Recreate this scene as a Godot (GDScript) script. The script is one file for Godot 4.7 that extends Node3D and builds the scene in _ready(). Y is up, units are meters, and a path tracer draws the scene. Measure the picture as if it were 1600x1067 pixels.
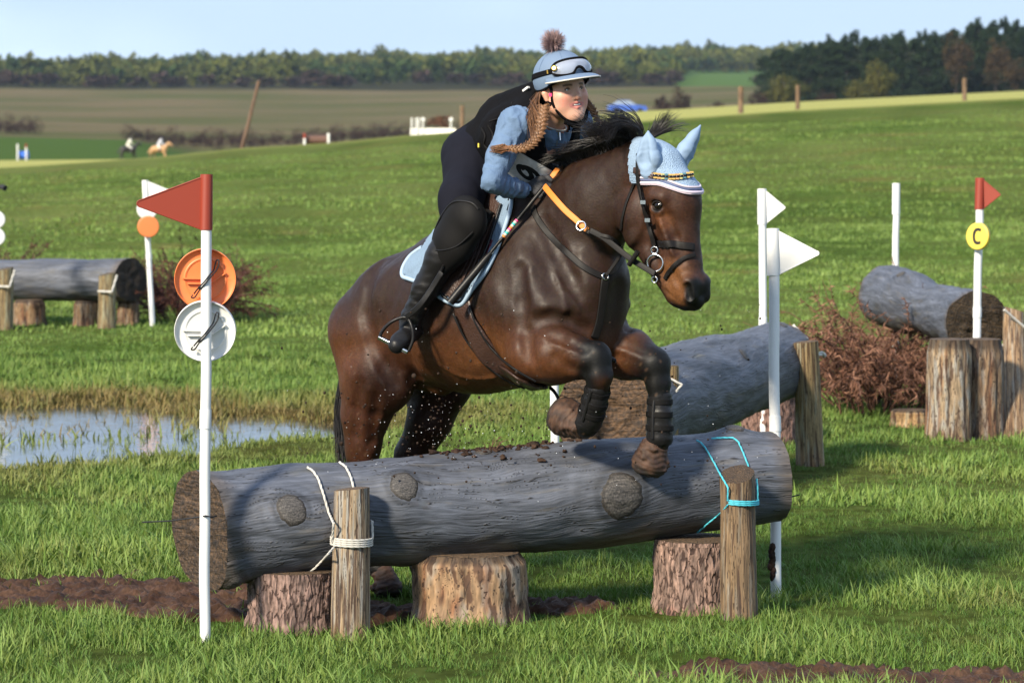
extends Node3D
# A horse and rider jumping a log on a cross-country course. Units are metres, y is up, the camera looks along -z.

const CAM_H := 1.8
const FOCAL := 4730.0            # focal length in pixels of a 1600 pixel wide picture
const PITCH := 3.67              # degrees the camera looks down
var cam_f := Vector3.ZERO
var cam_u := Vector3.ZERO
var rng := RandomNumberGenerator.new()
var used_names := {}
var M := {}
var n_a := FastNoiseLite.new()
var n_b := FastNoiseLite.new()
var n_c := FastNoiseLite.new()
var n_cell := FastNoiseLite.new()

# ---------------------------------------------------------------- placing
func ray(px: float, py: float) -> Vector3:
	return cam_f + Vector3(1, 0, 0) * ((px - 800.0) / FOCAL) - cam_u * ((py - 533.5) / FOCAL)

func at(px: float, py: float, d: float) -> Vector3:
	return Vector3(0, CAM_H, 0) + ray(px, py) * d

func on_level(px: float, py: float, h := 0.0) -> Vector3:
	var r := ray(px, py)
	return Vector3(0, CAM_H, 0) + r * ((h - CAM_H) / r.y)

# ---------------------------------------------------------------- naming
func numbered(called: String) -> String:
	var n: int = used_names.get(called, 0)
	used_names[called] = n + 1
	return called if n == 0 else "%s_%03d" % [called, n]

func thing(called: String, label: String, category: String, pos := Vector3.ZERO, group := "") -> Node3D:
	var o := Node3D.new()
	o.name = numbered(called)
	add_child(o)
	o.position = pos
	tag(o, label, category, group)
	return o

func tag(o: Node3D, label: String, category: String, group := "") -> void:
	o.set_meta("label", label)
	o.set_meta("category", category)
	if group != "":
		o.set_meta("group", group)

func obj(called: String, mesh: Mesh, mat: Material, parent: Node3D = null) -> MeshInstance3D:
	var o := MeshInstance3D.new()
	o.mesh = mesh
	o.material_override = mat
	if parent == null:
		o.name = numbered(called)
		add_child(o)
	else:
		o.name = called
		parent.add_child(o, true)
	return o

func struct(called: String, mesh: Mesh, mat: Material) -> MeshInstance3D:
	var o := obj(called, mesh, mat)
	o.set_meta("kind", "structure")
	return o

func copy_of(o: Node3D, pos: Vector3, label: String, group := "", turn := 0.0, size := 1.0) -> Node3D:
	var c: Node3D = o.duplicate()
	c.name = numbered(String(o.name).rstrip("0123456789").rstrip("_"))
	add_child(c)
	c.position = pos
	c.rotation.y = turn
	c.scale = Vector3.ONE * size
	c.set_meta("label", label)
	if group != "":
		c.set_meta("group", group)
	return c

func stuff(called: String, mesh: Mesh, mat: Material, where: Array, tints: Array, label: String, category: String) -> MultiMeshInstance3D:
	var mm := MultiMesh.new()
	mm.transform_format = MultiMesh.TRANSFORM_3D
	mm.use_colors = true
	mm.mesh = mesh
	mm.instance_count = where.size()
	for i in where.size():
		mm.set_instance_transform(i, where[i])
		mm.set_instance_color(i, tints[i])
	var o := MultiMeshInstance3D.new()
	o.multimesh = mm
	o.material_override = mat
	o.name = numbered(called)
	add_child(o)
	tag(o, label, category)
	o.set_meta("kind", "stuff")
	return o

# ---------------------------------------------------------------- meshes
class MB:
	var v := PackedVector3Array()
	var n := PackedVector3Array()
	var uv := PackedVector2Array()
	var c := PackedColorArray()
	var ix := PackedInt32Array()
	var col := Color(1, 1, 1)

	func vert(p: Vector3, t := Vector2.ZERO) -> int:
		v.append(p)
		uv.append(t)
		c.append(col)
		return v.size() - 1

	func tri(a: int, b: int, d: int) -> void:
		ix.append(a)
		ix.append(b)
		ix.append(d)

	func quad(a: int, b: int, d: int, e: int) -> void:
		ix.append(a)
		ix.append(b)
		ix.append(d)
		ix.append(a)
		ix.append(d)
		ix.append(e)

	# a flat polygon of its own vertices (front face: clockwise)
	func face(pts: Array) -> void:
		var s := v.size()
		for p in pts:
			vert(p)
		for i in range(1, pts.size() - 1):
			tri(s, s + i, s + i + 1)

	func box(center: Vector3, size: Vector3, b := Basis()) -> void:
		var h := size * 0.5
		for ax in 3:
			for s in [-1.0, 1.0]:
				var nn := Vector3.ZERO
				nn[ax] = s
				var u := Vector3.ZERO
				u[(ax + 1) % 3] = 1.0
				var w := nn.cross(u)
				var q := []
				for k in [[-1, -1], [-1, 1], [1, 1], [1, -1]]:
					q.append(center + b * ((nn + u * k[0] + w * k[1]) * h))
				q.reverse()
				face(q)

	# a tube along a path; radii one per point or one for all; ends closed
	func tube(path: Array, radii, sides := 8, flat := 1.0, flat_dir := Vector3.UP, caps := true) -> void:
		var m := path.size()
		var first := v.size()
		var prev := Vector3.ZERO
		for i in m:
			var t: Vector3 = (path[mini(i + 1, m - 1)] - path[maxi(i - 1, 0)])
			t = t.normalized()
			var a: Vector3
			if flat != 1.0:
				a = (flat_dir - t * flat_dir.dot(t)).normalized()
			elif i == 0:
				a = t.cross(Vector3.UP if absf(t.y) < 0.9 else Vector3.RIGHT).normalized()
			else:
				a = (prev - t * prev.dot(t)).normalized()
			prev = a
			var b := t.cross(a)
			var r: float = radii[i] if radii is Array else radii
			for k in sides:
				var g := TAU * k / sides
				vert(path[i] + a * (cos(g) * r * flat) + b * (sin(g) * r), Vector2(float(k) / sides, float(i) / m))
		for i in m - 1:
			for k in sides:
				var k2 := (k + 1) % sides
				var p := first + i * sides
				quad(p + k, p + k2, p + sides + k2, p + sides + k)
		if caps:
			for e in 2:
				var s := v.size()
				var base := first + (0 if e == 0 else (m - 1) * sides)
				for k in sides:
					vert(v[base + k], Vector2(0.5, 0.5))
				for k in range(1, sides - 1):
					if e == 0:
						tri(s, s + k + 1, s + k)
					else:
						tri(s, s + k, s + k + 1)

	# a strap: a flat band along points, with outward directions
	func strap(pts: Array, outs: Array, width: float, thick: float) -> void:
		var m := pts.size()
		var first := v.size()
		for i in m:
			var t: Vector3 = (pts[mini(i + 1, m - 1)] - pts[maxi(i - 1, 0)]).normalized()
			var o: Vector3 = (outs[i] - t * t.dot(outs[i])).normalized()
			var w := t.cross(o)
			for q in [[-0.5, 0.0], [-0.5, 0.7], [-0.38, 1.0], [0.38, 1.0], [0.5, 0.7], [0.5, 0.0]]:
				vert(pts[i] + w * (width * q[0]) + o * (thick * q[1]), Vector2(q[0] + 0.5, float(i) / m))
		for i in m - 1:
			for k in 6:
				var k2 := (k + 1) % 6
				var p := first + i * 6
				quad(p + k, p + 6 + k, p + 6 + k2, p + k2)
		for e in 2:
			var b := first + (0 if e == 0 else (m - 1) * 6)
			for k in range(1, 5):
				if e == 0:
					tri(b, b + k, b + k + 1)
				else:
					tri(b, b + k + 1, b + k)

	func grid(nu: int, nv: int, f: Callable, wrap := false) -> void:
		var s := v.size()
		for j in nv + 1:
			for i in nu + 1:
				var r: Array = f.call(float(i) / nu, float(j) / nv)
				if r.size() > 1:
					col = r[1]
				vert(r[0], Vector2(float(i) / nu, float(j) / nv) if r.size() < 3 else r[2])
		for j in nv:
			for i in nu:
				var p := s + j * (nu + 1) + i
				quad(p, p + 1, p + nu + 2, p + nu + 1)
		if wrap:
			n.resize(0)

	func ball(center: Vector3, r: Vector3, nu := 12, nv := 8, b := Basis()) -> void:
		grid(nu, nv, func(a: float, e: float):
			var g := TAU * a
			var t := PI * e
			return [center + b * (Vector3(sin(t) * cos(g), cos(t), sin(t) * sin(g)) * r)])

	func flip() -> void:
		for i in range(0, ix.size(), 3):
			var t := ix[i + 1]
			ix[i + 1] = ix[i + 2]
			ix[i + 2] = t

	func mesh(weld := false) -> ArrayMesh:
		if n.size() != v.size():
			n.resize(v.size())
			n.fill(Vector3.ZERO)
			for i in range(0, ix.size(), 3):
				var a := v[ix[i]]
				var fn := (v[ix[i + 2]] - a).cross(v[ix[i + 1]] - a)
				n[ix[i]] += fn
				n[ix[i + 1]] += fn
				n[ix[i + 2]] += fn
			if weld:
				var sums := {}
				for i in v.size():
					var k := Vector3i((v[i] * 20000.0).round())
					sums[k] = sums.get(k, Vector3.ZERO) + n[i]
				for i in v.size():
					n[i] = sums[Vector3i((v[i] * 20000.0).round())]
			for i in v.size():
				n[i] = n[i].normalized() if n[i].length_squared() > 1e-20 else Vector3.UP
		var arr := []
		arr.resize(Mesh.ARRAY_MAX)
		arr[Mesh.ARRAY_VERTEX] = v
		arr[Mesh.ARRAY_NORMAL] = n
		arr[Mesh.ARRAY_TEX_UV] = uv
		arr[Mesh.ARRAY_COLOR] = c
		arr[Mesh.ARRAY_INDEX] = ix
		var am := ArrayMesh.new()
		am.add_surface_from_arrays(Mesh.PRIMITIVE_TRIANGLES, arr)
		return am

# ---------------------------------------------------------------- signed distance fields, meshed as surface nets
class Field:
	var o: Vector3
	var h: float
	var nx: int
	var ny: int
	var nz: int
	var f := PackedFloat32Array()

	func _init(lo: Vector3, hi: Vector3, cell: float) -> void:
		o = lo
		h = cell
		nx = int(ceil((hi.x - lo.x) / cell)) + 1
		ny = int(ceil((hi.y - lo.y) / cell)) + 1
		nz = int(ceil((hi.z - lo.z) / cell)) + 1
		f.resize(nx * ny * nz)
		f.fill(9.0)

	# tapered capsule; w and flat squeeze it along the direction w; cut takes it away
	func cap(a: Vector3, b: Vector3, ra: float, rb: float, k := 0.02, w := Vector3.ZERO, flat := 1.0, cut := false) -> void:
		var m := maxf(maxf(ra, rb), maxf(ra, rb) * flat) + k + h * 2.5
		var lo := (a.min(b) - Vector3.ONE * m - o) / h
		var hi := (a.max(b) + Vector3.ONE * m - o) / h
		var x0 := maxi(0, int(lo.x))
		var y0 := maxi(0, int(lo.y))
		var z0 := maxi(0, int(lo.z))
		var x1 := mini(nx - 1, int(hi.x) + 1)
		var y1 := mini(ny - 1, int(hi.y) + 1)
		var z1 := mini(nz - 1, int(hi.z) + 1)
		var q := 1.0 / flat - 1.0
		var squeezed := flat != 1.0
		var ab := b - a
		if squeezed:
			ab += w * (ab.dot(w) * q)
		var l2 := maxf(ab.length_squared(), 1e-9)
		var dr := rb - ra
		for z in range(z0, z1 + 1):
			for y in range(y0, y1 + 1):
				var i := (z * ny + y) * nx + x0
				var p := o + Vector3(x0, y, z) * h - a
				for x in range(x0, x1 + 1):
					var g := p
					if squeezed:
						g += w * (g.dot(w) * q)
					var t := clampf(g.dot(ab) / l2, 0.0, 1.0)
					g -= ab * t
					var len := g.length()
					var d := len - ra - dr * t
					if squeezed and len > 1e-6:
						d *= len / (g + w * (g.dot(w) * q)).length()
					var e := f[i]
					if cut:
						d = -d
						var c := maxf(k - absf(e - d), 0.0) / k
						f[i] = maxf(e, d) + c * c * k * 0.25
					else:
						var c := maxf(k - absf(e - d), 0.0) / k
						f[i] = minf(e, d) - c * c * k * 0.25
					i += 1
					p.x += h

	func sample(p: Vector3) -> float:
		var q := (p - o) / h
		var x := int(q.x)
		var y := int(q.y)
		var z := int(q.z)
		if q.x < 0.0 or q.y < 0.0 or q.z < 0.0 or x >= nx - 1 or y >= ny - 1 or z >= nz - 1:
			return 9.0
		var fx := q.x - x
		var fy := q.y - y
		var fz := q.z - z
		var i := (z * ny + y) * nx + x
		var j := i + nx * ny
		return lerpf(lerpf(lerpf(f[i], f[i + 1], fx), lerpf(f[i + nx], f[i + nx + 1], fx), fy), lerpf(lerpf(f[j], f[j + 1], fx), lerpf(f[j + nx], f[j + nx + 1], fx), fy), fz)

	func grad(p: Vector3) -> Vector3:
		var e := h * 0.8
		return Vector3(sample(p + Vector3(e, 0, 0)) - sample(p - Vector3(e, 0, 0)), sample(p + Vector3(0, e, 0)) - sample(p - Vector3(0, e, 0)), sample(p + Vector3(0, 0, e)) - sample(p - Vector3(0, 0, e))).normalized()

	# first point of the surface (at height off) seen from outside along a ray
	func hit(from: Vector3, dir: Vector3, off := 0.0, far := 1.5) -> Vector3:
		dir = dir.normalized()
		var t := 0.0
		while t < far:
			var d := sample(from + dir * t) - off
			if d < 0.0005:
				break
			t += clampf(d * 0.8, 0.0008, h * 1.6)
		return from + dir * t

	# moves a point onto the surface (at height off)
	func snap(p: Vector3, off := 0.0) -> Vector3:
		for i in 8:
			var d := sample(p) - off
			if d > 5.0:
				return p
			p -= grad(p) * d * 0.9
		return p

	# mesh of the surface at height iso; keep(p) -> bool leaves part of it; paint(p, n) -> Color
	func mesh(iso: float, paint: Callable, keep = null) -> ArrayMesh:
		var v := PackedVector3Array()
		var nn := PackedVector3Array()
		var cc := PackedColorArray()
		var ix := PackedInt32Array()
		var id := {}
		var lim := h * 3.4
		var sy := nx
		var sz := nx * ny
		var corner := [0, 1, sy, sy + 1, sz, sz + 1, sz + sy, sz + sy + 1]
		var at3 := [Vector3(0, 0, 0), Vector3(1, 0, 0), Vector3(0, 1, 0), Vector3(1, 1, 0), Vector3(0, 0, 1), Vector3(1, 0, 1), Vector3(0, 1, 1), Vector3(1, 1, 1)]
		var edges := [[0, 1], [2, 3], [4, 5], [6, 7], [0, 2], [1, 3], [4, 6], [5, 7], [0, 4], [1, 5], [2, 6], [3, 7]]
		for z in nz - 1:
			for y in ny - 1:
				var i := (z * ny + y) * nx - 1
				for x in nx - 1:
					i += 1
					var f0 := f[i] - iso
					if f0 > lim or f0 < -lim:
						continue
					var inside := 0
					var val := [0.0, 0.0, 0.0, 0.0, 0.0, 0.0, 0.0, 0.0]
					for k in 8:
						val[k] = f[i + corner[k]] - iso
						if val[k] < 0.0:
							inside += 1
					if inside == 0 or inside == 8:
						continue
					var s := Vector3.ZERO
					var m := 0
					for e in edges:
						var a: float = val[e[0]]
						var b: float = val[e[1]]
						if (a < 0.0) != (b < 0.0):
							s += at3[e[0]].lerp(at3[e[1]], a / (a - b))
							m += 1
					var p := o + (Vector3(x, y, z) + s / m) * h
					if keep != null and not keep.call(p):
						continue
					id[i] = v.size()
					v.append(p)
					var g := grad(p)
					nn.append(g)
					cc.append(paint.call(p, g))
		for i in id:
			var f0: float = f[i] - iso
			for ax in 3:
				var st: int = [1, sy, sz][ax]
				var u: int = [sy, sz, 1][ax]
				var w: int = [sz, 1, sy][ax]
				var f1: float = f[i + st] - iso
				if (f0 < 0.0) == (f1 < 0.0):
					continue
				var a = id.get(i)
				var b = id.get(i - u)
				var c = id.get(i - u - w)
				var d = id.get(i - w)
				if a == null or b == null or c == null or d == null:
					continue
				if f0 < 0.0:
					for k in [a, c, b, a, d, c]:
						ix.append(k)
				else:
					for k in [a, b, c, a, c, d]:
						ix.append(k)
		var wrong := 0
		for i in range(0, mini(ix.size(), 600), 3):
			if (v[ix[i + 2]] - v[ix[i]]).cross(v[ix[i + 1]] - v[ix[i]]).dot(nn[ix[i]]) < 0.0:
				wrong += 1
		if wrong > 100:
			for i in range(0, ix.size(), 3):
				var t := ix[i + 1]
				ix[i + 1] = ix[i + 2]
				ix[i + 2] = t
		var arr := []
		arr.resize(Mesh.ARRAY_MAX)
		arr[Mesh.ARRAY_VERTEX] = v
		arr[Mesh.ARRAY_NORMAL] = nn
		arr[Mesh.ARRAY_COLOR] = cc
		arr[Mesh.ARRAY_INDEX] = ix
		var am := ArrayMesh.new()
		if v.size() > 0 and ix.size() > 0:
			am.add_surface_from_arrays(Mesh.PRIMITIVE_TRIANGLES, arr)
		return am

# ---------------------------------------------------------------- materials
func lin(r: float, g: float, b: float) -> Color:
	return Color(r, g, b).linear_to_srgb()

func mat(called: String, color: Color, rough := 0.8, vc := false) -> StandardMaterial3D:
	var m := StandardMaterial3D.new()
	m.resource_name = called
	m.albedo_color = color
	m.roughness = rough
	m.vertex_color_use_as_albedo = vc
	M[called] = m
	return m

func noise_tex(freq: float, octaves: int, lo: Color, hi: Color, size := 512, kind := FastNoiseLite.TYPE_SIMPLEX_SMOOTH, sd := 1) -> NoiseTexture2D:
	var t := NoiseTexture2D.new()
	var q := FastNoiseLite.new()
	q.noise_type = kind
	q.frequency = freq
	q.fractal_octaves = octaves
	q.seed = sd
	t.noise = q
	t.width = size
	t.height = size
	t.seamless = true
	var g := Gradient.new()
	g.set_color(0, lo)
	g.set_color(1, hi)
	t.color_ramp = g
	return t

func paint_tex(w: int, h: int, f: Callable) -> ImageTexture:
	var im := Image.create(w, h, false, Image.FORMAT_RGB8)
	for y in h:
		for x in w:
			im.set_pixel(x, y, f.call(float(x) / w, float(y) / h))
	return ImageTexture.create_from_image(im)

func triplanar(m: StandardMaterial3D, scale: float, world := true) -> void:
	m.uv1_triplanar = true
	m.uv1_world_triplanar = world
	m.uv1_scale = Vector3.ONE * scale

func sstep(a: float, b: float, x: float) -> float:
	var t := clampf((x - a) / (b - a), 0.0, 1.0)
	return t * t * (3.0 - 2.0 * t)

func table(keys: Array, x: float) -> float:
	if x <= keys[0][0]:
		return keys[0][1]
	for i in range(1, keys.size()):
		if x <= keys[i][0]:
			var t: float = (x - keys[i - 1][0]) / (keys[i][0] - keys[i - 1][0])
			return lerpf(keys[i - 1][1], keys[i][1], t)
	return keys[-1][1]

# ---------------------------------------------------------------- the whole scene
func _ready() -> void:
	var p := deg_to_rad(PITCH)
	cam_f = Vector3(0, -sin(p), -cos(p))
	cam_u = Vector3(0, cos(p), -sin(p))
	rng.seed = 7
	# camera
	var cam := Camera3D.new()
	cam.name = "camera"
	add_child(cam)
	cam.position = Vector3(0, CAM_H, 0)
	cam.rotation.x = -p
	var lens := CameraAttributesPhysical.new()
	lens.frustum_focal_length = 106.0
	lens.frustum_focus_distance = 11.6
	lens.exposure_aperture = 6.3
	cam.attributes = lens
	cam.near = 0.5
	cam.far = 6000.0
	cam.fov = rad_to_deg(2.0 * atan(533.5 / FOCAL))
	# sky, sun, exposure
	var env := Environment.new()
	var sky := Sky.new()
	var sm := ProceduralSkyMaterial.new()
	sm.sky_top_color = Color(0.54, 0.63, 0.76)
	sm.sky_horizon_color = Color(0.615, 0.69, 0.765)
	sm.sky_curve = 0.2
	sm.ground_bottom_color = Color(0.30, 0.34, 0.24)
	sm.ground_horizon_color = Color(0.55, 0.62, 0.62)
	sm.sun_angle_max = 12.0
	sm.sky_energy_multiplier = 0.8
	sm.sky_cover = cloud_cover()
	sky.sky_material = sm
	env.background_mode = Environment.BG_SKY
	env.sky = sky
	env.tonemap_mode = Environment.TONE_MAPPER_LINEAR
	env.tonemap_exposure = 3.25
	env.sdfgi_enabled = true
	env.ssao_enabled = true
	env.ssil_enabled = true
	env.fog_enabled = true
	env.fog_light_color = Color(0.78, 0.86, 0.95)
	env.fog_density = 0.00007
	var we := WorldEnvironment.new()
	we.name = "world_environment"
	we.environment = env
	add_child(we)
	var sun := DirectionalLight3D.new()
	sun.name = "sun"
	sun.light_energy = 0.8
	sun.light_color = Color(1.0, 0.95, 0.86)
	sun.light_angular_distance = 7.0
	sun.shadow_enabled = true
	add_child(sun)
	sun.look_at_from_position(Vector3.ZERO, -SUN_FROM, Vector3.UP)
	# what everything is made of
	noises()
	make_materials()
	var t0 := Time.get_ticks_msec()
	for step in STEPS:
		match step:
			"land":
				build_land()
			"grass":
				build_grass()
			"fences":
				build_fences()
			"horse":
				build_horse()
			"rider":
				build_rider()
			"tack":
				build_tack()
			"far":
				build_far()
			"splash":
				build_splash()
		print(step, " ", Time.get_ticks_msec() - t0)
		t0 = Time.get_ticks_msec()

const SUN_FROM := Vector3(-0.62, 0.66, 0.80)
const STEPS := ["land", "fences", "horse", "rider", "tack", "far", "grass", "splash"]

func cloud_cover() -> ImageTexture:
	var q := FastNoiseLite.new()
	q.frequency = 1.0
	q.fractal_octaves = 5
	q.seed = 11
	var im := Image.create(1024, 512, false, Image.FORMAT_RGBA8)
	for y in 512:
		var e := PI * (0.5 - (y + 0.5) / 512.0)
		for x in 1024:
			var a := TAU * x / 1024.0
			var w := Vector3(cos(e) * cos(a), sin(e) * 9.0, cos(e) * sin(a)) * 2.2
			var c := sstep(-0.1, 0.5, q.get_noise_3dv(w)) * (0.42 if e > -0.05 else 0.0)
			im.set_pixel(x, y, Color(0.75, 0.76, 0.78, c * 0.8))
	return ImageTexture.create_from_image(im)

func noises() -> void:
	n_a.seed = 3
	n_a.frequency = 1.0
	n_a.fractal_octaves = 3
	n_b.seed = 19
	n_b.frequency = 1.0
	n_b.fractal_octaves = 5
	n_c.seed = 41
	n_c.frequency = 1.0
	n_c.fractal_octaves = 1
	n_cell.seed = 5
	n_cell.frequency = 1.0
	n_cell.noise_type = FastNoiseLite.TYPE_CELLULAR
	n_cell.cellular_return_type = FastNoiseLite.RETURN_DISTANCE2_SUB
	n_cell.fractal_type = FastNoiseLite.FRACTAL_NONE

func make_materials() -> void:
	var m := mat("grass_ground", Color.WHITE, 1.0, true)
	m.metallic_specular = 0.04
	m.albedo_texture = noise_tex(0.02, 5, Color(0.62, 0.62, 0.6), Color(1, 1, 1), 512)
	triplanar(m, 0.55)
	m = mat("grass_blades", Color.WHITE, 0.55, true)
	m.backlight_enabled = true
	m.backlight = Color(0.45, 0.6, 0.15)
	m.metallic_specular = 0.3
	m = mat("foliage", Color.WHITE, 0.75, true)
	m.backlight_enabled = true
	m.backlight = Color(0.25, 0.3, 0.1)
	m.metallic_specular = 0.2
	m = mat("mud", Color.WHITE, 0.75, true)
	m.metallic_specular = 0.3
	m.albedo_texture = noise_tex(0.03, 5, Color(0.55, 0.53, 0.5), Color(1, 1, 1), 512, FastNoiseLite.TYPE_SIMPLEX_SMOOTH, 4)
	triplanar(m, 3.0)
	m.heightmap_enabled = true
	m.heightmap_texture = m.albedo_texture
	m.heightmap_scale = 1.0
	m = mat("water", lin(0.03, 0.03, 0.028), 0.1)
	m.metallic_specular = 1.0
	m.normal_enabled = true
	var wn := noise_tex(0.02, 3, Color.BLACK, Color.WHITE, 512, FastNoiseLite.TYPE_SIMPLEX_SMOOTH, 8)
	wn.color_ramp = null
	wn.as_normal_map = true
	wn.bump_strength = 2.0
	m.normal_texture = wn
	m.normal_scale = 0.25
	triplanar(m, 0.8)
	mat("painted", Color.WHITE, 0.6, true)
	m = mat("white_plastic", lin(0.66, 0.66, 0.65), 0.5, true)
	m = mat("red_plastic", lin(0.235, 0.03, 0.012), 0.5, true)
	m = mat("orange_plastic", lin(0.75, 0.2, 0.06), 0.45, true)
	m = mat("yellow_plastic", lin(0.72, 0.55, 0.08), 0.45, true)
	m = mat("black_cord", lin(0.012, 0.012, 0.014), 0.7)
	m = mat("white_rope", lin(0.48, 0.46, 0.42), 0.9, true)
	m = mat("blue_rope", lin(0.06, 0.42, 0.52), 0.6, true)
	m = mat("twig", Color.WHITE, 0.9, true)

# ---------------------------------------------------------------- the land
const CREST := [[-900, 285], [0, 262], [236, 246], [381, 231], [506, 224], [630, 212], [800, 200], [1000, 189], [1250, 172], [1600, 153], [2400, 125]]
const CREST2 := [[-900, 262], [0, 250], [160, 249], [250, 248], [630, 216], [800, 194], [1000, 174], [1250, 159], [1600, 142], [2400, 112]]
const LEFT_FIELD := [[-900, 222], [0, 214], [200, 218], [300, 245], [630, 225], [1000, 195], [1600, 165], [2400, 140]]
const HEATH_NEAR := [[-900, 220], [0, 213], [200, 218], [500, 222], [700, 214], [1000, 190], [1200, 178], [1600, 160], [2400, 140]]
const HEATH_FAR := [[-900, 140], [0, 139], [500, 141], [800, 140], [1100, 138], [1600, 130], [2400, 120]]
const RIDGE := [[-900, 130], [0, 123], [500, 113], [1000, 103], [1250, 98], [1600, 92], [2400, 88]]

func pond_at(x: float, z: float) -> float:   # below 1 inside the pond
	var e := Vector2((x + 4.35) / 3.25, (-z - 19.35) / 2.35).length()
	return e + n_a.get_noise_2d(x * 0.6, z * 0.6) * 0.22

func land(x: float, z: float) -> float:
	var d := -z
	if d < 18.0:
		return n_a.get_noise_2d(x * 0.5, z * 0.5) * 0.035 - 0.12 * (1.0 - sstep(0.85, 1.1, pond_at(x, z)))
	var px := clampf(800.0 + 4740.0 * x / d, -900.0, 2400.0)
	var hc := CAM_H + (230.0 - table(CREST, px)) / FOCAL * 110.0
	var rough := n_a.get_noise_2d(x * 0.5, z * 0.5) * 0.035
	if d < 110.0:
		rough += n_a.get_noise_2d(x * 0.09, z * 0.09 + 50.0) * 0.16 * sstep(22.0, 45.0, d) * sstep(110.0, 80.0, d)
		var s := clampf((d - 20.0) / 90.0, 0.0, 1.0)
		return hc * pow(s, 1.5) + rough - 0.12 * (1.0 - sstep(0.85, 1.1, pond_at(x, z)))
	var y2 := table(CREST2, px)
	var keys := [[110.0, table(CREST, px)], [300.0, y2], [335.0, y2 + 6.0], [350.0, lerpf(y2 + 9.0, 246.0, sstep(330, 230, px))], [430.0, table(LEFT_FIELD, px)], [460.0, table(HEATH_NEAR, px)], [830.0, table(HEATH_FAR, px)], [1380.0, table(RIDGE, px)], [1500.0, table(RIDGE, px) - 1.0], [2600.0, 180.0]]
	var y := table(keys, d)
	var lump := n_a.get_noise_2d(x * 0.012, z * 0.012) * clampf((d - 450.0) / 400.0, 0.0, 1.0) * 0.9
	return CAM_H + (230.0 - y) / FOCAL * d + lump

func mud_at(x: float, z: float) -> float:   # above 0 where mud lies bare
	var m := -1.0
	for e in MUD:
		var q := Vector2((x - e[0]) / e[2], (z - e[1]) / e[3])
		m = maxf(m, 1.0 - q.length())
	return m + n_b.get_noise_2d(x * 2.2, z * 2.2) * 0.75 - 0.05

const MUD := [[-1.95, -12.15, 0.75, 0.45], [-1.25, -11.8, 0.7, 0.33], [-0.55, -11.6, 0.45, 0.24], [0.12, -11.75, 0.34, 0.16], [0.95, -10.15, 0.55, 0.25], [1.6, -10.05, 0.7, 0.25], [2.3, -10.0, 0.7, 0.2]]

func ground_color(x: float, z: float) -> Color:
	var d := -z
	var px := 800.0 + 4740.0 * x / maxf(d, 6.0)
	var p := n_b.get_noise_2d(x * 0.35, z * 0.35) * 0.4 + n_b.get_noise_2d(x * 0.05 + 9.0, z * 0.05) * 0.9
	var c := Color(0.078, 0.122, 0.026).lerp(Color(0.155, 0.182, 0.055), clampf(0.5 + p, 0.0, 1.0))
	if d > 30.0 and d < 108.0:
		c *= 1.0 + 0.10 * sin(x * 1.6 + d * 0.09 + n_a.get_noise_2d(x * 0.05, d * 0.05) * 4.0) * sstep(30.0, 45.0, d)
	var dry := sstep(0.28, 0.6, n_b.get_noise_2d(x * 0.25 + 31.0, z * 0.25))
	c = c.lerp(Color(0.20, 0.17, 0.06), dry * 0.55)
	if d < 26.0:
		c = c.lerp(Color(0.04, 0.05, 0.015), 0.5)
		var b := pond_at(x, z)
		c = c.lerp(Color(0.10, 0.07, 0.03), sstep(1.45, 1.05, b) * (0.85 if d > 19.5 else 0.35))
	if d > 106.0:
		var strip := Color(0.46, 0.45, 0.15)
		c = c.lerp(strip, sstep(107.0, 113.0, d))
		c = c.lerp(Color(0.075, 0.13, 0.03), sstep(310.0, 340.0, d))
		var heath := Color(0.185, 0.148, 0.085).lerp(Color(0.115, 0.118, 0.048), clampf(0.5 + n_b.get_noise_2d(x * 0.008, z * 0.02) * 1.5, 0.0, 1.0))
		c = c.lerp(heath, sstep(425.0, 450.0, d))
		c = c.lerp(Color(0.05, 0.05, 0.03), sstep(820.0, 850.0, d))
		if d > 860.0 and d < 1250.0 and px > 1060.0 and px < 1300.0:
			c = Color(0.10, 0.17, 0.05)
	return c

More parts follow.
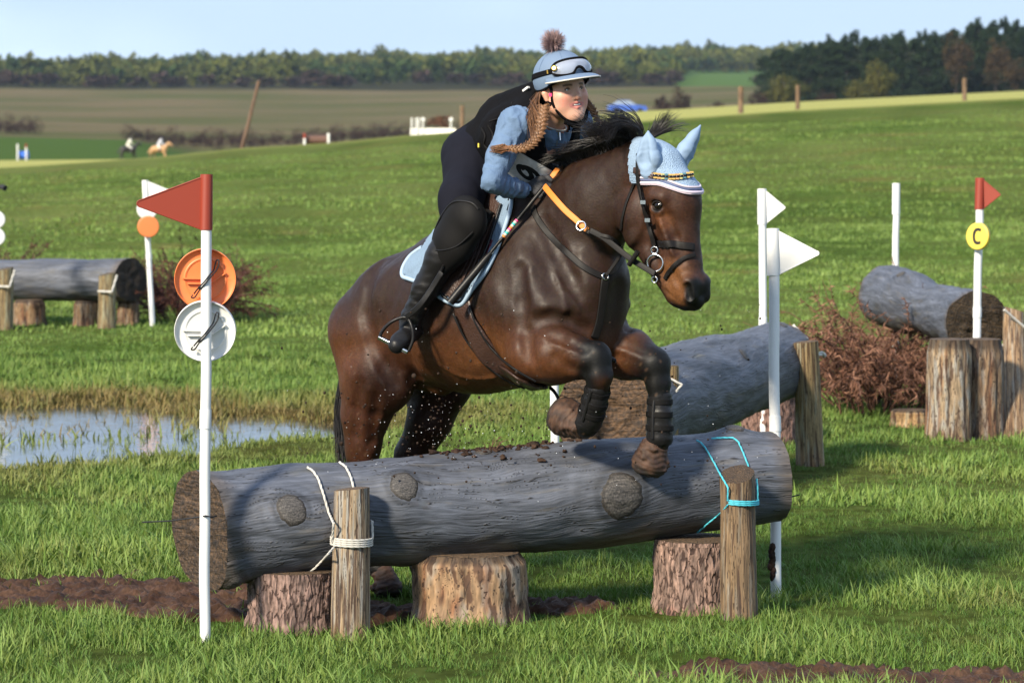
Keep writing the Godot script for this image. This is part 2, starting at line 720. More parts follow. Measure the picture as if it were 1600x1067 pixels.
func build_land() -> void:
	var b := MB.new()
	var rows := []
	var d := -40.0
	while d < 2600.0:
		rows.append(d)
		d += 8.0 if d < 0.0 else (1.0 if d < 7.5 else (0.1 if d < 24.0 else d * 0.0105))
	var nu := 220
	b.grid(nu, rows.size() - 1, func(u: float, t: float):
		var dd: float = rows[int(round(t * (rows.size() - 1)))]
		var s: float = u * 2.0 - 1.0
		s = signf(s) * (0.42 * absf(s) + 0.58 * pow(absf(s), 3.0))
		var x := s * (16.0 + 0.55 * maxf(dd, 0.0))
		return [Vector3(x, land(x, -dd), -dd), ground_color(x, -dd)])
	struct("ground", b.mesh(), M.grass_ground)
	# water
	b = MB.new()
	b.grid(24, 16, func(u: float, t: float):
		return [Vector3(-9.0 + u * 8.0, -0.045, -16.3 - t * 6.2)])
	struct("pond", b.mesh(), M.water)
	# bare mud, churned by hooves
	for k in 2:
		b = MB.new()
		var box: Array = [[-3.4, 0.8, -12.9, -11.2], [0.1, 3.2, -10.5, -9.6]][k]
		var nx: int = int((box[1] - box[0]) / 0.016)
		var nz: int = int((box[3] - box[2]) / 0.016)
		b.grid(nx, nz, func(u: float, t: float):
			var x: float = lerpf(box[0], box[1], u)
			var z: float = lerpf(box[3], box[2], t)
			var m := mud_at(x, z)
			var lump := absf(n_b.get_noise_2d(x * 5.0, z * 5.0)) * 0.06 + (n_cell.get_noise_2d(x * 24.0, z * 24.0) + 0.6) * 0.012 + n_a.get_noise_2d(x * 30.0, z * 30.0) * 0.012
			var y := land(x, z) - 0.03 + sstep(-0.12, 0.1, m) * (0.036 + lump)
			var wet := clampf(0.5 + n_a.get_noise_2d(x * 4.0, z * 4.0), 0.0, 1.0)
			return [Vector3(x, y, z), Color(0.058, 0.028, 0.016).lerp(Color(0.125, 0.068, 0.042), wet)])
		struct("mud", b.mesh(), M.mud)

# ---------------------------------------------------------------- grass
func tuft(blades: int, spread: float, tall: float, wide: float, sd: int) -> ArrayMesh:
	var r := RandomNumberGenerator.new()
	r.seed = sd
	var b := MB.new()
	for i in blades:
		var a := r.randf() * TAU
		var q := sqrt(r.randf()) * spread
		var foot := Vector3(cos(a) * q, -0.015, sin(a) * q)
		var g := r.randf() * TAU
		var lean := Vector3(cos(g), 0, sin(g))
		var side := Vector3(-sin(g), 0, cos(g)).rotated(Vector3.UP, r.randf_range(-0.9, 0.9))
		var h := tall * r.randf_range(0.45, 1.1)
		var bend := r.randf_range(0.15, 0.95)
		var w := wide * r.randf_range(0.7, 1.25)
		var tone := r.randf_range(0.8, 1.15)
		b.col = Color(tone * r.randf_range(0.92, 1.12), tone, tone * 0.95)
		if r.randf() < 0.09:
			b.col = Color(2.3, 1.5, 2.2)
		var last := []
		for k in 4:
			var t := k / 3.0
			var p := foot + Vector3.UP * h * (t - 0.32 * bend * t * t) + lean * h * bend * t * t * 0.85
			var hw := w * (1.0 - t * t * 0.75) * 0.5
			if k == 3:
				var tip := b.vert(p)
				b.tri(last[0], tip, last[1])
			else:
				var l := b.vert(p - side * hw)
				var m := b.vert(p + side * hw)
				if k > 0:
					b.quad(last[0], l, m, last[1])
				last = [l, m]
	return b.mesh()

func build_grass() -> void:
	var r := RandomNumberGenerator.new()
	r.seed = 21
	var bare := []
	for s in foot_prints:
		bare.append(s)
	# bands: from, to, tufts per square metre, height, blade width, blades, spread
	var bands := [[8.6, 15.0, 380.0, 0.08, 0.0042, 16, 0.06], [15.0, 26.0, 150.0, 0.075, 0.007, 18, 0.09], [26.0, 48.0, 42.0, 0.05, 0.011, 18, 0.2], [48.0, 100.0, 8.0, 0.045, 0.02, 18, 0.5]]
	for bi in bands.size():
		var bd: Array = bands[bi]
		for kind in 3:
			var where := []
			var tints := []
			var side: float = 1.3 if bi < 2 else 2.5
			var half: float = bd[1] * 0.172 + side
			var many := int((bd[1] - bd[0]) * half * 2.0 * bd[2] / 3.0)
			for i in many:
				var x := r.randf_range(-half, half)
				var d := r.randf_range(bd[0], bd[1])
				var turn := r.randf() * TAU
				var size := r.randf_range(0.55, 1.35)
				var dice := r.randf()
				if absf(x) > d * 0.172 + side:
					continue
				var z := -d
				var po := 9.0
				if d > 15.5 and d < 23.5:
					po = pond_at(x, z)
					if po < 0.93 and dice < 0.93:
						continue
				if d < 13.2:
					var m := mud_at(x, z)
					if m > -0.06 and dice > 0.035 + maxf(0.0, 0.12 - m) * 0.5:
						continue
					var hit := false
					for s in bare:
						if Vector2(x - s[0], z - s[1]).length_squared() < s[2] * s[2]:
							hit = true
							break
					if hit:
						continue
				var patch := n_b.get_noise_2d(x * 0.9, z * 0.9) + 0.6 * n_b.get_noise_2d(x * 0.16 + 9.0, z * 0.16)
				size *= clampf(1.0 + patch * 1.3, 0.35, 2.2)
				var g := clampf(0.5 + patch * 0.75 + r.randf_range(-0.2, 0.2) * (1.0 if bi < 2 else 0.4), 0.0, 1.0)
				var c := Color(0.066, 0.142, 0.025).lerp(Color(0.188, 0.265, 0.066), g)
				var dry := sstep(0.25, 0.6, n_b.get_noise_2d(x * 0.25 + 31.0, z * 0.25) + r.randf_range(-0.1, 0.1))
				c = c.lerp(Color(0.22, 0.18, 0.07), dry * 0.55)
				if po < 1.5:
					c = c.lerp(Color(0.20, 0.13, 0.06), sstep(1.5, 1.05, po) * (0.85 if d > 19.3 else 0.3))
				if kind == 2:
					c = c.lerp(Color(0.19, 0.22, 0.06), 0.35 if bi < 2 else 0.1)
				var y := land(x, z)
				if po < 0.93:
					y = -0.06
					size *= 1.2
				var basis := Basis(Vector3.UP, turn).scaled(Vector3(size, size * r.randf_range(0.8, 1.25), size))
				where.append(Transform3D(basis, Vector3(x, y, z)))
				tints.append(c)
			stuff("grass", tuft(bd[5], bd[6], bd[3], bd[4], 100 + bi * 10 + kind), M.grass_blades, where, tints, ["short green grass of the foreground round the log jump", "green grass of the meadow round the pond and the rear logs", "mown green grass of the middle of the meadow", "far green grass of the meadow up to its crest"][bi] + [", darker tufts", ", lighter tufts", ", yellowish tufts"][kind], "grass")

var foot_prints := []

# ---------------------------------------------------------------- logs, posts, stumps, ropes, flag poles
class LogShape:
	var p0: Vector3
	var p1: Vector3
	var ax: Vector3
	var up: Vector3
	var fr: Vector3
	var radii: Array
	var knots: Array
	var noise: FastNoiseLite
	var sd: float
	var slant := [0.0, 0.0]
	var px: Array    # where the ends show: x0, y0, x1, y1, radius0, radius1 in picture pixels

	func frame() -> void:
		ax = (p1 - p0).normalized()
		fr = (Vector3(0, 0, 1) - ax * ax.z).normalized()
		up = fr.cross(ax)

	func rad(t: float) -> float:
		var i := 1
		while i < radii.size() - 1 and radii[i][0] < t:
			i += 1
		var a: Array = radii[i - 1]
		var b: Array = radii[i]
		return lerpf(a[1], b[1], smoothstep(0.0, 1.0, clampf((t - a[0]) / (b[0] - a[0]), 0.0, 1.0)))

	func pos(t: float, th: float, off := 0.0) -> Vector3:
		var r := rad(t) * (1.0 + 0.075 * noise.get_noise_3d(t * 4.0 + sd, cos(th), sin(th)) + 0.022 * noise.get_noise_3d(t * 14.0 + sd, cos(th) * 5.0, sin(th) * 5.0))
		var len := p0.distance_to(p1)
		for k in knots:
			var da := wrapf(th - k[1], -PI, PI) * r
			var q: float = Vector2((t - k[0]) * len, da).length() / k[2]
			r += k[2] * k[3] * exp(-q * q * 0.7)
		r += off
		var z := cos(th)
		var along := lerpf(slant[0] * z * r * (1.0 - t) / 1.0, slant[1] * z * r, t)
		return p0 + ax * (t * len + along) + fr * (z * r) + up * (sin(th) * r)

var wood_tex: ImageTexture
var wood_bump: ImageTexture
var ring_tex: ImageTexture
var post_tex: ImageTexture
var bark_tex: ImageTexture

func make_wood() -> void:
	var w := 1024
	var h := 512
	var a := Image.create(w, h, false, Image.FORMAT_RGB8)
	var b := Image.create(w, h, false, Image.FORMAT_R8)
	for y in h:
		var th := TAU * y / h
		var cy := cos(th)
		var sy := sin(th)
		for x in w:
			var u := float(x) / w
			var warp := n_a.get_noise_3d(u * 5.0, cy * 1.2, sy * 1.2) * 0.35
			var ca := cy * 1.0 + warp * sy * 0.35
			var sa := sy * 1.0 - warp * cy * 0.35
			var fine := n_b.get_noise_3d(u * 16.0, ca * 26.0, sa * 26.0)
			var wide := n_b.get_noise_3d(u * 5.0 + 40.0, ca * 4.0, sa * 4.0)
			var crack := absf(n_c.get_noise_3d(u * 6.0 + 7.0, ca * 11.0, sa * 11.0))
			var slit := (1.0 - sstep(0.0, 0.06, crack)) * sstep(-0.1, 0.2, n_a.get_noise_3d(u * 7.0, ca * 3.0 + 9.0, sa * 3.0))
			var v := 0.47 + fine * 0.14 + wide * 0.16
			var warm := sstep(0.2, 0.6, n_b.get_noise_3d(u * 9.0 + 90.0, ca * 5.0, sa * 5.0))
			var c := Color(v * 0.93, v * 0.98, v * 1.08).lerp(Color(v * 1.25, v * 1.12, v * 0.88), warm * 0.3)
			c = c.lerp(Color(0.12, 0.11, 0.11), slit * 0.85)
			a.set_pixel(x, y, c)
			b.set_pixel(x, y, Color(clampf(0.55 + fine * 0.35 + wide * 0.1 - slit * 0.6, 0.0, 1.0), 0, 0))
	wood_tex = ImageTexture.create_from_image(a)
	wood_bump = ImageTexture.create_from_image(b)
	ring_tex = paint_tex(384, 384, func(u: float, t: float):
		var q := Vector2(u - 0.5, t - 0.5) * 2.0
		var an := q.angle()
		var r := q.length() + n_a.get_noise_2d(q.x * 2.0, q.y * 2.0) * 0.08
		var ring := 0.5 + 0.5 * sin(r * 70.0 + n_a.get_noise_2d(q.x * 4.0, q.y * 4.0) * 3.0)
		var split := 1.0 - sstep(0.0, 0.1, absf(n_c.get_noise_2d(cos(an) * 3.0, sin(an) * 3.0))) * 1.0
		var v := 0.42 + ring * 0.1 + n_b.get_noise_2d(q.x * 9.0, q.y * 9.0) * 0.2 + n_b.get_noise_2d(q.x * 2.0 + 8.0, q.y * 14.0) * 0.2
		v *= 1.0 - split * 0.45 * sstep(0.1, 0.9, r)
		return Color(v * 1.05, v * 0.9, v * 0.72))
	post_tex = paint_tex(512, 768, func(u: float, t: float):
		var ca := cos(u * TAU)
		var sa := sin(u * TAU)
		var wob := n_a.get_noise_3d(ca * 2.0, sa * 2.0, t * 3.0) * 0.25
		var fine := n_b.get_noise_3d(ca * 12.0 + wob, sa * 12.0, t * 6.0)
		var wide := n_b.get_noise_3d(ca * 2.5, sa * 2.5, t * 3.0 + 20.0)
		var dark := sstep(0.05, 0.32, n_b.get_noise_3d(ca * 4.5 + 4.0 + wob, sa * 4.5, t * 3.2) + 0.2 * fine)
		var fleck := sstep(0.33, 0.45, n_b.get_noise_3d(ca * 10.0, sa * 10.0, t * 16.0 + 50.0))
		var slit := 1.0 - sstep(0.0, 0.035, absf(n_c.get_noise_3d(ca * 4.0 + wob, sa * 4.0, t * 1.6)))
		var v := 0.60 + fine * 0.22 + wide * 0.2
		var c := Color(v, v * 0.87, v * 0.70).lerp(Color(v * 0.86, v * 0.84, v * 0.80), sstep(-0.1, 0.35, wide))
		c = c.lerp(Color(0.23, 0.155, 0.11), dark * 0.75)
		c = c.lerp(Color(0.17, 0.115, 0.085), fleck * 0.7)
		return c.lerp(Color(0.10, 0.07, 0.055), slit * 0.7))
	bark_tex = paint_tex(512, 512, func(u: float, t: float):
		var ca := cos(u * TAU)
		var sa := sin(u * TAU)
		var p := n_cell.get_noise_3d(ca * 5.0 + 0.5 * n_a.get_noise_3d(ca * 4.0, sa * 4.0, t * 7.0), sa * 5.0, t * 7.0 + 0.5 * n_a.get_noise_3d(ca * 5.0, sa * 5.0, t * 6.0 + 9.0)) + 1.0
		var fine := n_b.get_noise_3d(ca * 12.0, sa * 12.0, t * 9.0)
		var plate := sstep(-0.04, 0.16, p + fine * 0.22)
		var v := 0.46 + fine * 0.26 + n_a.get_noise_3d(ca * 3.0, sa * 3.0, t * 2.0) * 0.16
		return Color(0.25, 0.175, 0.15).lerp(Color(v * 1.12, v * 0.92, v * 0.84), plate))
	var m := mat("grey_wood", lin(0.43, 0.42, 0.425), 0.62, true)
	m.albedo_texture = wood_tex
	m.heightmap_enabled = true
	m.heightmap_texture = wood_bump
	m.heightmap_scale = 0.55
	m = mat("cut_wood", lin(0.62, 0.58, 0.54), 0.8, true)
	m.albedo_texture = ring_tex
	m.heightmap_enabled = true
	m.heightmap_texture = ring_tex
	m.heightmap_scale = 1.2
	m = mat("knot_wood", lin(0.62, 0.62, 0.66), 0.7, true)
	m.albedo_texture = ring_tex
	m = mat("post_wood", lin(0.88, 0.86, 0.84), 0.8, true)
	m.albedo_texture = post_tex
	m.heightmap_enabled = true
	m.heightmap_texture = post_tex
	m.heightmap_scale = 0.7
	m = mat("bark", lin(0.75, 0.74, 0.74), 0.85, true)
	m.albedo_texture = bark_tex
	m.heightmap_enabled = true
	m.heightmap_texture = bark_tex
	m.heightmap_scale = 1.5

func log_thing(L: LogShape, label: String, group := "", fine := 150, end_tint := [Color(1, 1, 1), Color(1, 1, 1)]) -> Node3D:
	L.noise = n_a
	L.frame()
	var o := thing("log", label, "log", L.p0, group)
	var len := L.p0.distance_to(L.p1)
	var b := MB.new()
	b.grid(fine, 84, func(u: float, t: float):
		var th: float = (0.5 - t) * TAU
		var p := L.pos(u, th)
		var low := sstep(-0.55, -0.9, sin(th) + 0.25 * n_a.get_noise_3d(u * 9.0 + L.sd, cos(th) * 2.0, 3.0))
		var rim := maxf(sstep(0.045, 0.0, u - 0.02 * n_a.get_noise_2d(th * 2.0, L.sd)), sstep(0.965, 1.0, u))
		var spot := sstep(0.3, 0.62, n_b.get_noise_3d(u * 6.0 + L.sd, cos(th) * 1.5, sin(th) * 1.5))
		var c := Color(1, 1, 1).lerp(Color(1.25, 0.86, 0.5), clampf(low * 0.75 + rim * 0.75 + spot * 0.5, 0.0, 1.0))
		c = c.lerp(Color(0.55, 0.5, 0.45), rim * 0.35)
		for k in L.knots:
			var da: float = wrapf(th - k[1], -PI, PI) * L.rad(u)
			var q: float = Vector2((u - k[0]) * len, da).length() / k[2]
			c *= 1.0 - 0.5 * exp(-pow((q - 0.78) / 0.14, 2.0)) + 0.18 * exp(-pow((q - 1.05) / 0.12, 2.0)) - 0.2 * exp(-pow((q - 1.35) / 0.12, 2.0)) - 0.14 * exp(-pow((q - 1.8) / 0.16, 2.0))
		return [p - L.p0, c, Vector2(0.01 + 0.98 * u, t + L.sd * 0.17 + 0.02 * sin(u * 9.0))])
	b.flip()
	obj("trunk", b.mesh(true), M.grey_wood, o)
	for e in 2:
		b = MB.new()
		b.grid(64, 14, func(u: float, t: float):
			var th: float = u * TAU
			var rim := L.pos(float(e), th)
			var mid := (L.pos(float(e), 0.0) + L.pos(float(e), PI)) * 0.5
			var p := mid.lerp(rim, t) + L.ax * (n_a.get_noise_3d(t * cos(th) * 2.0, t * sin(th) * 2.0, L.sd + e) * 0.03 * (1.0 - t * t))
			var tone := 1.0 + 0.4 * n_a.get_noise_3d(t * cos(th) * 1.5 + 5.0, t * sin(th) * 3.0, L.sd)
			return [p - L.p0, end_tint[e] * tone, Vector2(0.5 + 0.49 * t * cos(th), 0.5 + 0.49 * t * sin(th))])
		if e == 0:
			b.flip()
		obj("cut_end", b.mesh(), M.cut_wood, o)
	for k in L.knots:
		if k[2] < 0.03:
			continue
		b = MB.new()
		b.grid(40, 12, func(u: float, t: float):
			var a: float = u * TAU
			var q: float = t * k[2] * 0.72 * (1.0 + 0.09 * n_c.get_noise_2d(cos(a) * 1.5, sin(a) * 1.5 + k[0] * 9.0))
			var p := L.pos(k[0] + q * cos(a) / len, k[1] + q * sin(a) / L.rad(k[0]), 0.0028 + 0.002 * (1.0 - t * t) + 0.0006 * n_c.get_noise_2d(q * cos(a) * 60.0 + k[0] * 30.0, q * sin(a) * 60.0) - 0.007 * pow(t, 8.0))
			return [p - L.p0, Color(0.36, 0.45, 0.63).lerp(Color(0.44, 0.55, 0.76), sstep(0.1, 0.7, t)).lerp(Color(0.13, 0.14, 0.16), exp(-pow((t - 0.86) / 0.09, 2.0))) * (1.0 + 0.2 * n_a.get_noise_2d(t * cos(a) * 4.0, t * sin(a) * 4.0 + k[0] * 9.0)), Vector2(0.5 + 0.4 * t * cos(a), 0.5 + 0.4 * t * sin(a))])
		obj("knot", b.mesh(), M.knot_wood, o)
	return o

func post_thing(called: String, foot: Vector3, top: Vector3, r0: float, r1: float, label: String, category: String, group := "", tint := Color(1, 1, 1), tip := Vector2.ZERO, rough := 0.05) -> Node3D:
	var o := thing(called, label, category, foot, group)
	foot_prints.append([foot.x, foot.z, maxf(r0, r1) * 0.92])
	var b := MB.new()
	var ax := top - foot
	var sd := foot.x * 7.0
	var turn := sd
	var shape := func(u: float, t: float) -> Vector3:
		var a := u * TAU + turn
		var r := lerpf(r0, r1, t) * (1.0 + rough * n_a.get_noise_3d(cos(a) * 1.2, sin(a) * 1.2, t * 2.0 + sd) + rough * 0.5 * n_a.get_noise_3d(cos(a) * 4.0, sin(a) * 4.0, t * 1.5 + sd))
		return Vector3(cos(a) * r, 0, sin(a) * r)
	b.grid(40, 24, func(u: float, t: float):
		var q: Vector3 = shape.call(u, t)
		var lift: float = (tip.x * q.x + tip.y * q.z) * t
		var dirt := sstep(0.2, 0.0, t + 0.1 * n_a.get_noise_2d(u * 9.0, sd))
		return [q + ax * (t * 1.08 - 0.08) + Vector3.UP * lift, tint.lerp(Color(0.45, 0.33, 0.25), dirt * 0.6), Vector2(u, 0.02 + t * clampf(ax.length() * 0.9, 0.1, 0.94))])
	obj("shaft", b.mesh(true), M.post_wood, o)
	b = MB.new()
	b.grid(40, 5, func(u: float, t: float):
		var q: Vector3 = shape.call(u, 1.0) * (1.0 - t)
		return [q + ax + Vector3.UP * ((tip.x * q.x + tip.y * q.z) + 0.004 * sin(t * PI)), tint * 0.75, Vector2(0.5 + q.x / r1 * 0.45, 0.5 + q.z / r1 * 0.45)])
	obj("cut_top", b.mesh(), M.cut_wood, o)
	return o

func stump_thing(foot: Vector3, tall: float, r: float, label: String, group := "", kind := 0, tint := Color(1, 1, 1)) -> Node3D:
	var o := thing("stump", label, "stump", foot, group)
	foot_prints.append([foot.x, foot.z, r * 0.9])
	var sd := foot.x * 3.0 + foot.z
	var b := MB.new()
	var shape := func(u: float, t: float) -> Vector3:
		var a := u * TAU + sd
		var ca := cos(a)
		var sa := sin(a)
		var q := r * (1.0 + 0.07 * n_a.get_noise_3d(ca, sa, sd + t))
		q *= 1.0 + 0.10 * sstep(0.4, 0.0, t)
		if kind == 0:
			q += 0.006 * n_b.get_noise_3d(ca * 5.0 + 7.0, sa * 5.0, t * 3.0) + 0.007 * n_b.get_noise_3d(ca * 9.0, sa * 9.0, t * 6.0)
		else:
			q += 0.012 * n_a.get_noise_3d(ca * 3.0, sa * 3.0, t * 0.6) + 0.003 * n_b.get_noise_3d(ca * 14.0, sa * 14.0, t)
			q /= maxf(1.0, maxf(absf(ca), absf(sa)) * 1.06)
			q *= 1.0 - 0.12 * sstep(0.85, 1.0, t)
		return Vector3(ca * q, 0, sa * q)
	b.grid(110 if kind == 0 else 64, 44, func(u: float, t: float):
		var dirt := sstep(0.22, 0.0, t + 0.12 * n_a.get_noise_2d(u * 14.0, sd))
		var c: Color = tint.lerp(Color(0.35, 0.25, 0.2), dirt * 0.8)
		if kind == 1:
			var run := sstep(0.12, 0.3, n_a.get_noise_2d(cos(u * TAU) * 5.0 + sd, sin(u * TAU) * 5.0 + t * 0.5))
			c = c.lerp(Color(0.55, 0.27, 0.16), run * 0.75)
			c = c.lerp(Color(0.2, 0.16, 0.13), sstep(0.86, 0.95, t) * 0.9)
		var q: Vector3 = shape.call(u, t)
		return [q + Vector3.UP * (tall * (t * 1.12 - 0.12)), c, Vector2(u, (0.02 + t * minf(0.96, tall / 0.5)) if kind == 1 else t * tall / 0.5 + sd)])
	obj("bark" if kind == 0 else "wood", b.mesh(true), M.bark if kind == 0 else M.post_wood, o)
	b = MB.new()
	b.grid(48, 5, func(u: float, t: float):
		var q: Vector3 = shape.call(u, 1.0) * (1.0 - t)
		return [q + Vector3.UP * (tall + 0.003 * sin(t * PI)), Color(0.6, 0.55, 0.5), Vector2(0.5 + q.x / r * 0.45, 0.5 + q.z / r * 0.45)])
	obj("cut_top", b.mesh(), M.cut_wood, o)
	return o

func clod(b: MB, c: Vector3, s: float) -> void:
	var first := b.v.size()
	b.ball(c, Vector3(s * 1.5, s * 0.8, s * 1.2), 7, 5, Basis(Vector3.UP, rng.randf() * TAU))
	for i in range(first, b.v.size()):
		var d := b.v[i] - c
		b.v[i] = c + d * (1.0 + 0.7 * n_c.get_noise_3dv(d * (1.1 / s) + c * 40.0))

# a laid rope: three strands twisted round a path
func rope_mesh(b: MB, path: Array, r: float, twist := 0.012) -> void:
	var fine := []
	for i in path.size() - 1:
		var m := maxi(1, int(path[i].distance_to(path[i + 1]) / 0.006))
		for k in m:
			fine.append(path[i].lerp(path[i + 1], float(k) / m))
	fine.append(path[-1])
	for s in 3:
		var strand := []
		var run := 0.0
		for i in fine.size():
			var t: Vector3 = (fine[mini(i + 1, fine.size() - 1)] - fine[maxi(i - 1, 0)]).normalized()
			var a := t.cross(Vector3(0.3, 1, 0.2)).normalized()
			var w := t.cross(a)
			var g := TAU * s / 3.0 + run / twist
			strand.append(fine[i] + (a * cos(g) + w * sin(g)) * r * 0.5)
			if i + 1 < fine.size():
				run += fine[i].distance_to(fine[i + 1])
		b.tube(strand, r * 0.56, 5)

func seen_at(p: Vector3) -> Vector2:   # where a point shows in the picture
	var q := p - Vector3(0, CAM_H, 0)
	var d := q.dot(cam_f)
	return Vector2(800.0 + q.x / d * FOCAL, 533.5 - q.dot(cam_u) / d * FOCAL)

func see_on(L: LogShape, x: float, y: float, off := 0.006) -> Vector3:   # the point of a log's near side that shows there
	var t: float = (x - L.px[0]) / (L.px[2] - L.px[0])
	var s: float = (lerpf(L.px[1], L.px[3], t) - y) / lerpf(L.px[4], L.px[5], t)
	var th := asin(clampf(s, -1.0, 1.0))
	for i in 10:
		var e := seen_at(L.pos(t, th, off))
		t += (x - e.x) / (L.px[2] - L.px[0]) * 0.8
		var r := lerpf(L.px[4], L.px[5], t)
		th = clampf(th + (e.y - y) / (r * maxf(0.35, cos(th))) * 0.6, -1.5, 1.9)
	return L.pos(t, th, off)

func rope_on_log(b: MB, L: LogShape, pts: Array, r: float) -> void:   # laid on the log where it shows
	var path := []
	for i in pts.size() - 1:
		for k in 5:
			var q: Vector2 = Vector2(pts[i][0], pts[i][1]).lerp(Vector2(pts[i + 1][0], pts[i + 1][1]), k / 5.0)
			path.append(see_on(L, q.x, q.y, r * 1.2 + 0.003))
	path.append(see_on(L, pts[-1][0], pts[-1][1], r * 1.2 + 0.003))
	rope_mesh(b, path, r)

func coil(b: MB, center: Vector3, r: float, turns: int, rope: float, from: float, to: float, tilt := 0.0) -> void:
	for k in turns:
		var ring := []
		for i in 25:
			var a := lerpf(from, to, i / 24.0)
			ring.append(center + Vector3(cos(a) * r, (k - (turns - 1) * 0.5) * rope * 1.9 + tilt * cos(a) * r, sin(a) * r))
		rope_mesh(b, ring, rope)

func dead_brush(center: Vector3, size: Vector3, many: int, sd: int, label: String, group := "", c0 := Color(0.11, 0.050, 0.032), c1 := Color(0.26, 0.14, 0.095)) -> void:
	var r := RandomNumberGenerator.new()
	r.seed = sd
	var o := thing("dead_brush", label, "brush", center, group)
	var b := MB.new()
	var nb := MB.new()
	for i in many:
		var a := r.randf() * TAU
		var q := sqrt(r.randf())
		var foot := Vector3(cos(a) * q * size.x * 0.7, r.randf_range(0.0, 0.25) * size.y, sin(a) * q * size.z * 0.7)
		var dir := Vector3(cos(a) * r.randf_range(0.1, 0.9), r.randf_range(0.35, 1.2), sin(a) * r.randf_range(0.1, 0.9)).normalized()
		var len := size.y * r.randf_range(0.4, 0.95)
		var path := []
		var p := foot
		b.col = c0 * r.randf_range(0.7, 1.3)
		for k in 7:
			path.append(p)
			p += dir * len / 6.0
			dir = (dir + Vector3(r.randf_range(-0.3, 0.3), r.randf_range(-0.42, 0.1), r.randf_range(-0.3, 0.3))).normalized()
		b.tube(path, [0.006, 0.0055, 0.005, 0.004, 0.0035, 0.0025, 0.0015], 4, 1.0, Vector3.UP, false)
		for k in 46:
			var t := r.randf_range(0.15, 1.0) * 5.99
			var e: Vector3 = path[int(t)].lerp(path[int(t) + 1], t - int(t))
			var w: Vector3 = (Vector3(r.randf_range(-1, 1), r.randf_range(-1.1, 0.5), r.randf_range(-1, 1)).normalized() + (path[int(t) + 1] - path[int(t)]).normalized() * 0.8).normalized()
			var s: Vector3 = w.cross(Vector3(r.randf_range(-1, 1), r.randf_range(-1, 1), r.randf_range(-1, 1))).normalized() * r.randf_range(0.003, 0.007)
			var l := r.randf_range(0.03, 0.085)
			nb.col = c0.lerp(c1, r.randf()) * r.randf_range(0.75, 1.2)
			var v0 := nb.vert(e - s)
			var v1 := nb.vert(e + s)
			var v2 := nb.vert(e + w * l + Vector3.DOWN * l * 0.25)
			nb.tri(v0, v2, v1)
	obj("branches", b.mesh(), M.twig, o)
	var nd := obj("needles", nb.mesh(), M.foliage, o)
	nd.set_meta("kind", "stuff")

func flag_shape(b: MB, dir: Vector3, long: float, tall: float, thick: float) -> void:
	# a rounded triangle that points along dir from the sleeve
	var out := dir.cross(Vector3.UP).normalized()
	var rim := [Vector2(0, -tall * 0.5), Vector2(0, tall * 0.5)]
	var tip := long * 0.94
	for k in 7:
		var a := lerpf(PI * 0.5, -PI * 0.5, k / 6.0)
		rim.append(Vector2(tip + cos(a) * long * 0.06, sin(a) * long * 0.055))
	for s in [1.0, -1.0]:
		var pts := []
		for q in rim:
			pts.append(dir * q.x + Vector3.UP * q.y + out * (thick * s * 0.5))
		if s < 0.0:
			pts.reverse()
		b.face(pts)
	var m := rim.size()
	for i in m:
		var p: Vector2 = rim[i]
		var q: Vector2 = rim[(i + 1) % m]
		b.face([dir * p.x + Vector3.UP * p.y + out * thick * 0.5, dir * p.x + Vector3.UP * p.y - out * thick * 0.5, dir * q.x + Vector3.UP * q.y - out * thick * 0.5, dir * q.x + Vector3.UP * q.y + out * thick * 0.5])
	# a raised rim along the edges
	for s in [1.0, -1.0]:
		for i in range(1, m):
			var p: Vector2 = rim[i]
			var q: Vector2 = rim[(i + 1) % m]
			if p.distance_to(q) > 0.004:
				b.tube([dir * p.x + Vector3.UP * p.y + out * thick * 0.4 * s, dir * q.x + Vector3.UP * q.y + out * thick * 0.4 * s], 0.0028, 5)

func flag_pole(foot: Vector3, top: Vector3, r: float, label: String, group: String, flag_mat: Material, dir: Vector3, long: float, tall: float, flag_label := "") -> Node3D:
	var o := thing("flag_pole", label, "flag pole", foot, group)
	foot_prints.append([foot.x, foot.z, r])
	var b := MB.new()
	var ax := top - foot
	var path := []
	var rad := []
	for k in 25:
		var t := k / 24.0
		path.append(ax * t + Vector3(n_a.get_noise_1d(t * 1.5 + foot.x) * 0.008, 0, 0) - Vector3.UP * (0.1 if k == 0 else 0.0))
		rad.append(r)
	b.tube(path, rad, 14)
	obj("pole", b.mesh(), M.white_plastic, o)
	if ax.length() > 1.0:
		b = MB.new()
		b.tube([path[11], path[12] * 0.98 + path[11] * 0.02], r * 1.12, 14)
		obj("joint", b.mesh(), M.white_plastic, o)
	if long > 0.0:
		b = MB.new()
		var r2 := r * 1.18
		b.tube([ax - ax.normalized() * tall, ax - ax.normalized() * tall * 0.5, ax + ax.normalized() * 0.008], r2, 14)
		obj("flag_sleeve", b.mesh(), flag_mat, o)
		b = MB.new()
		flag_shape(b, dir, long, tall * 0.98, 0.006)
		var fl := obj("flag", b.mesh(), flag_mat, o)
		fl.position = ax - ax.normalized() * tall * 0.5 + dir * r2 * 0.7
	return o

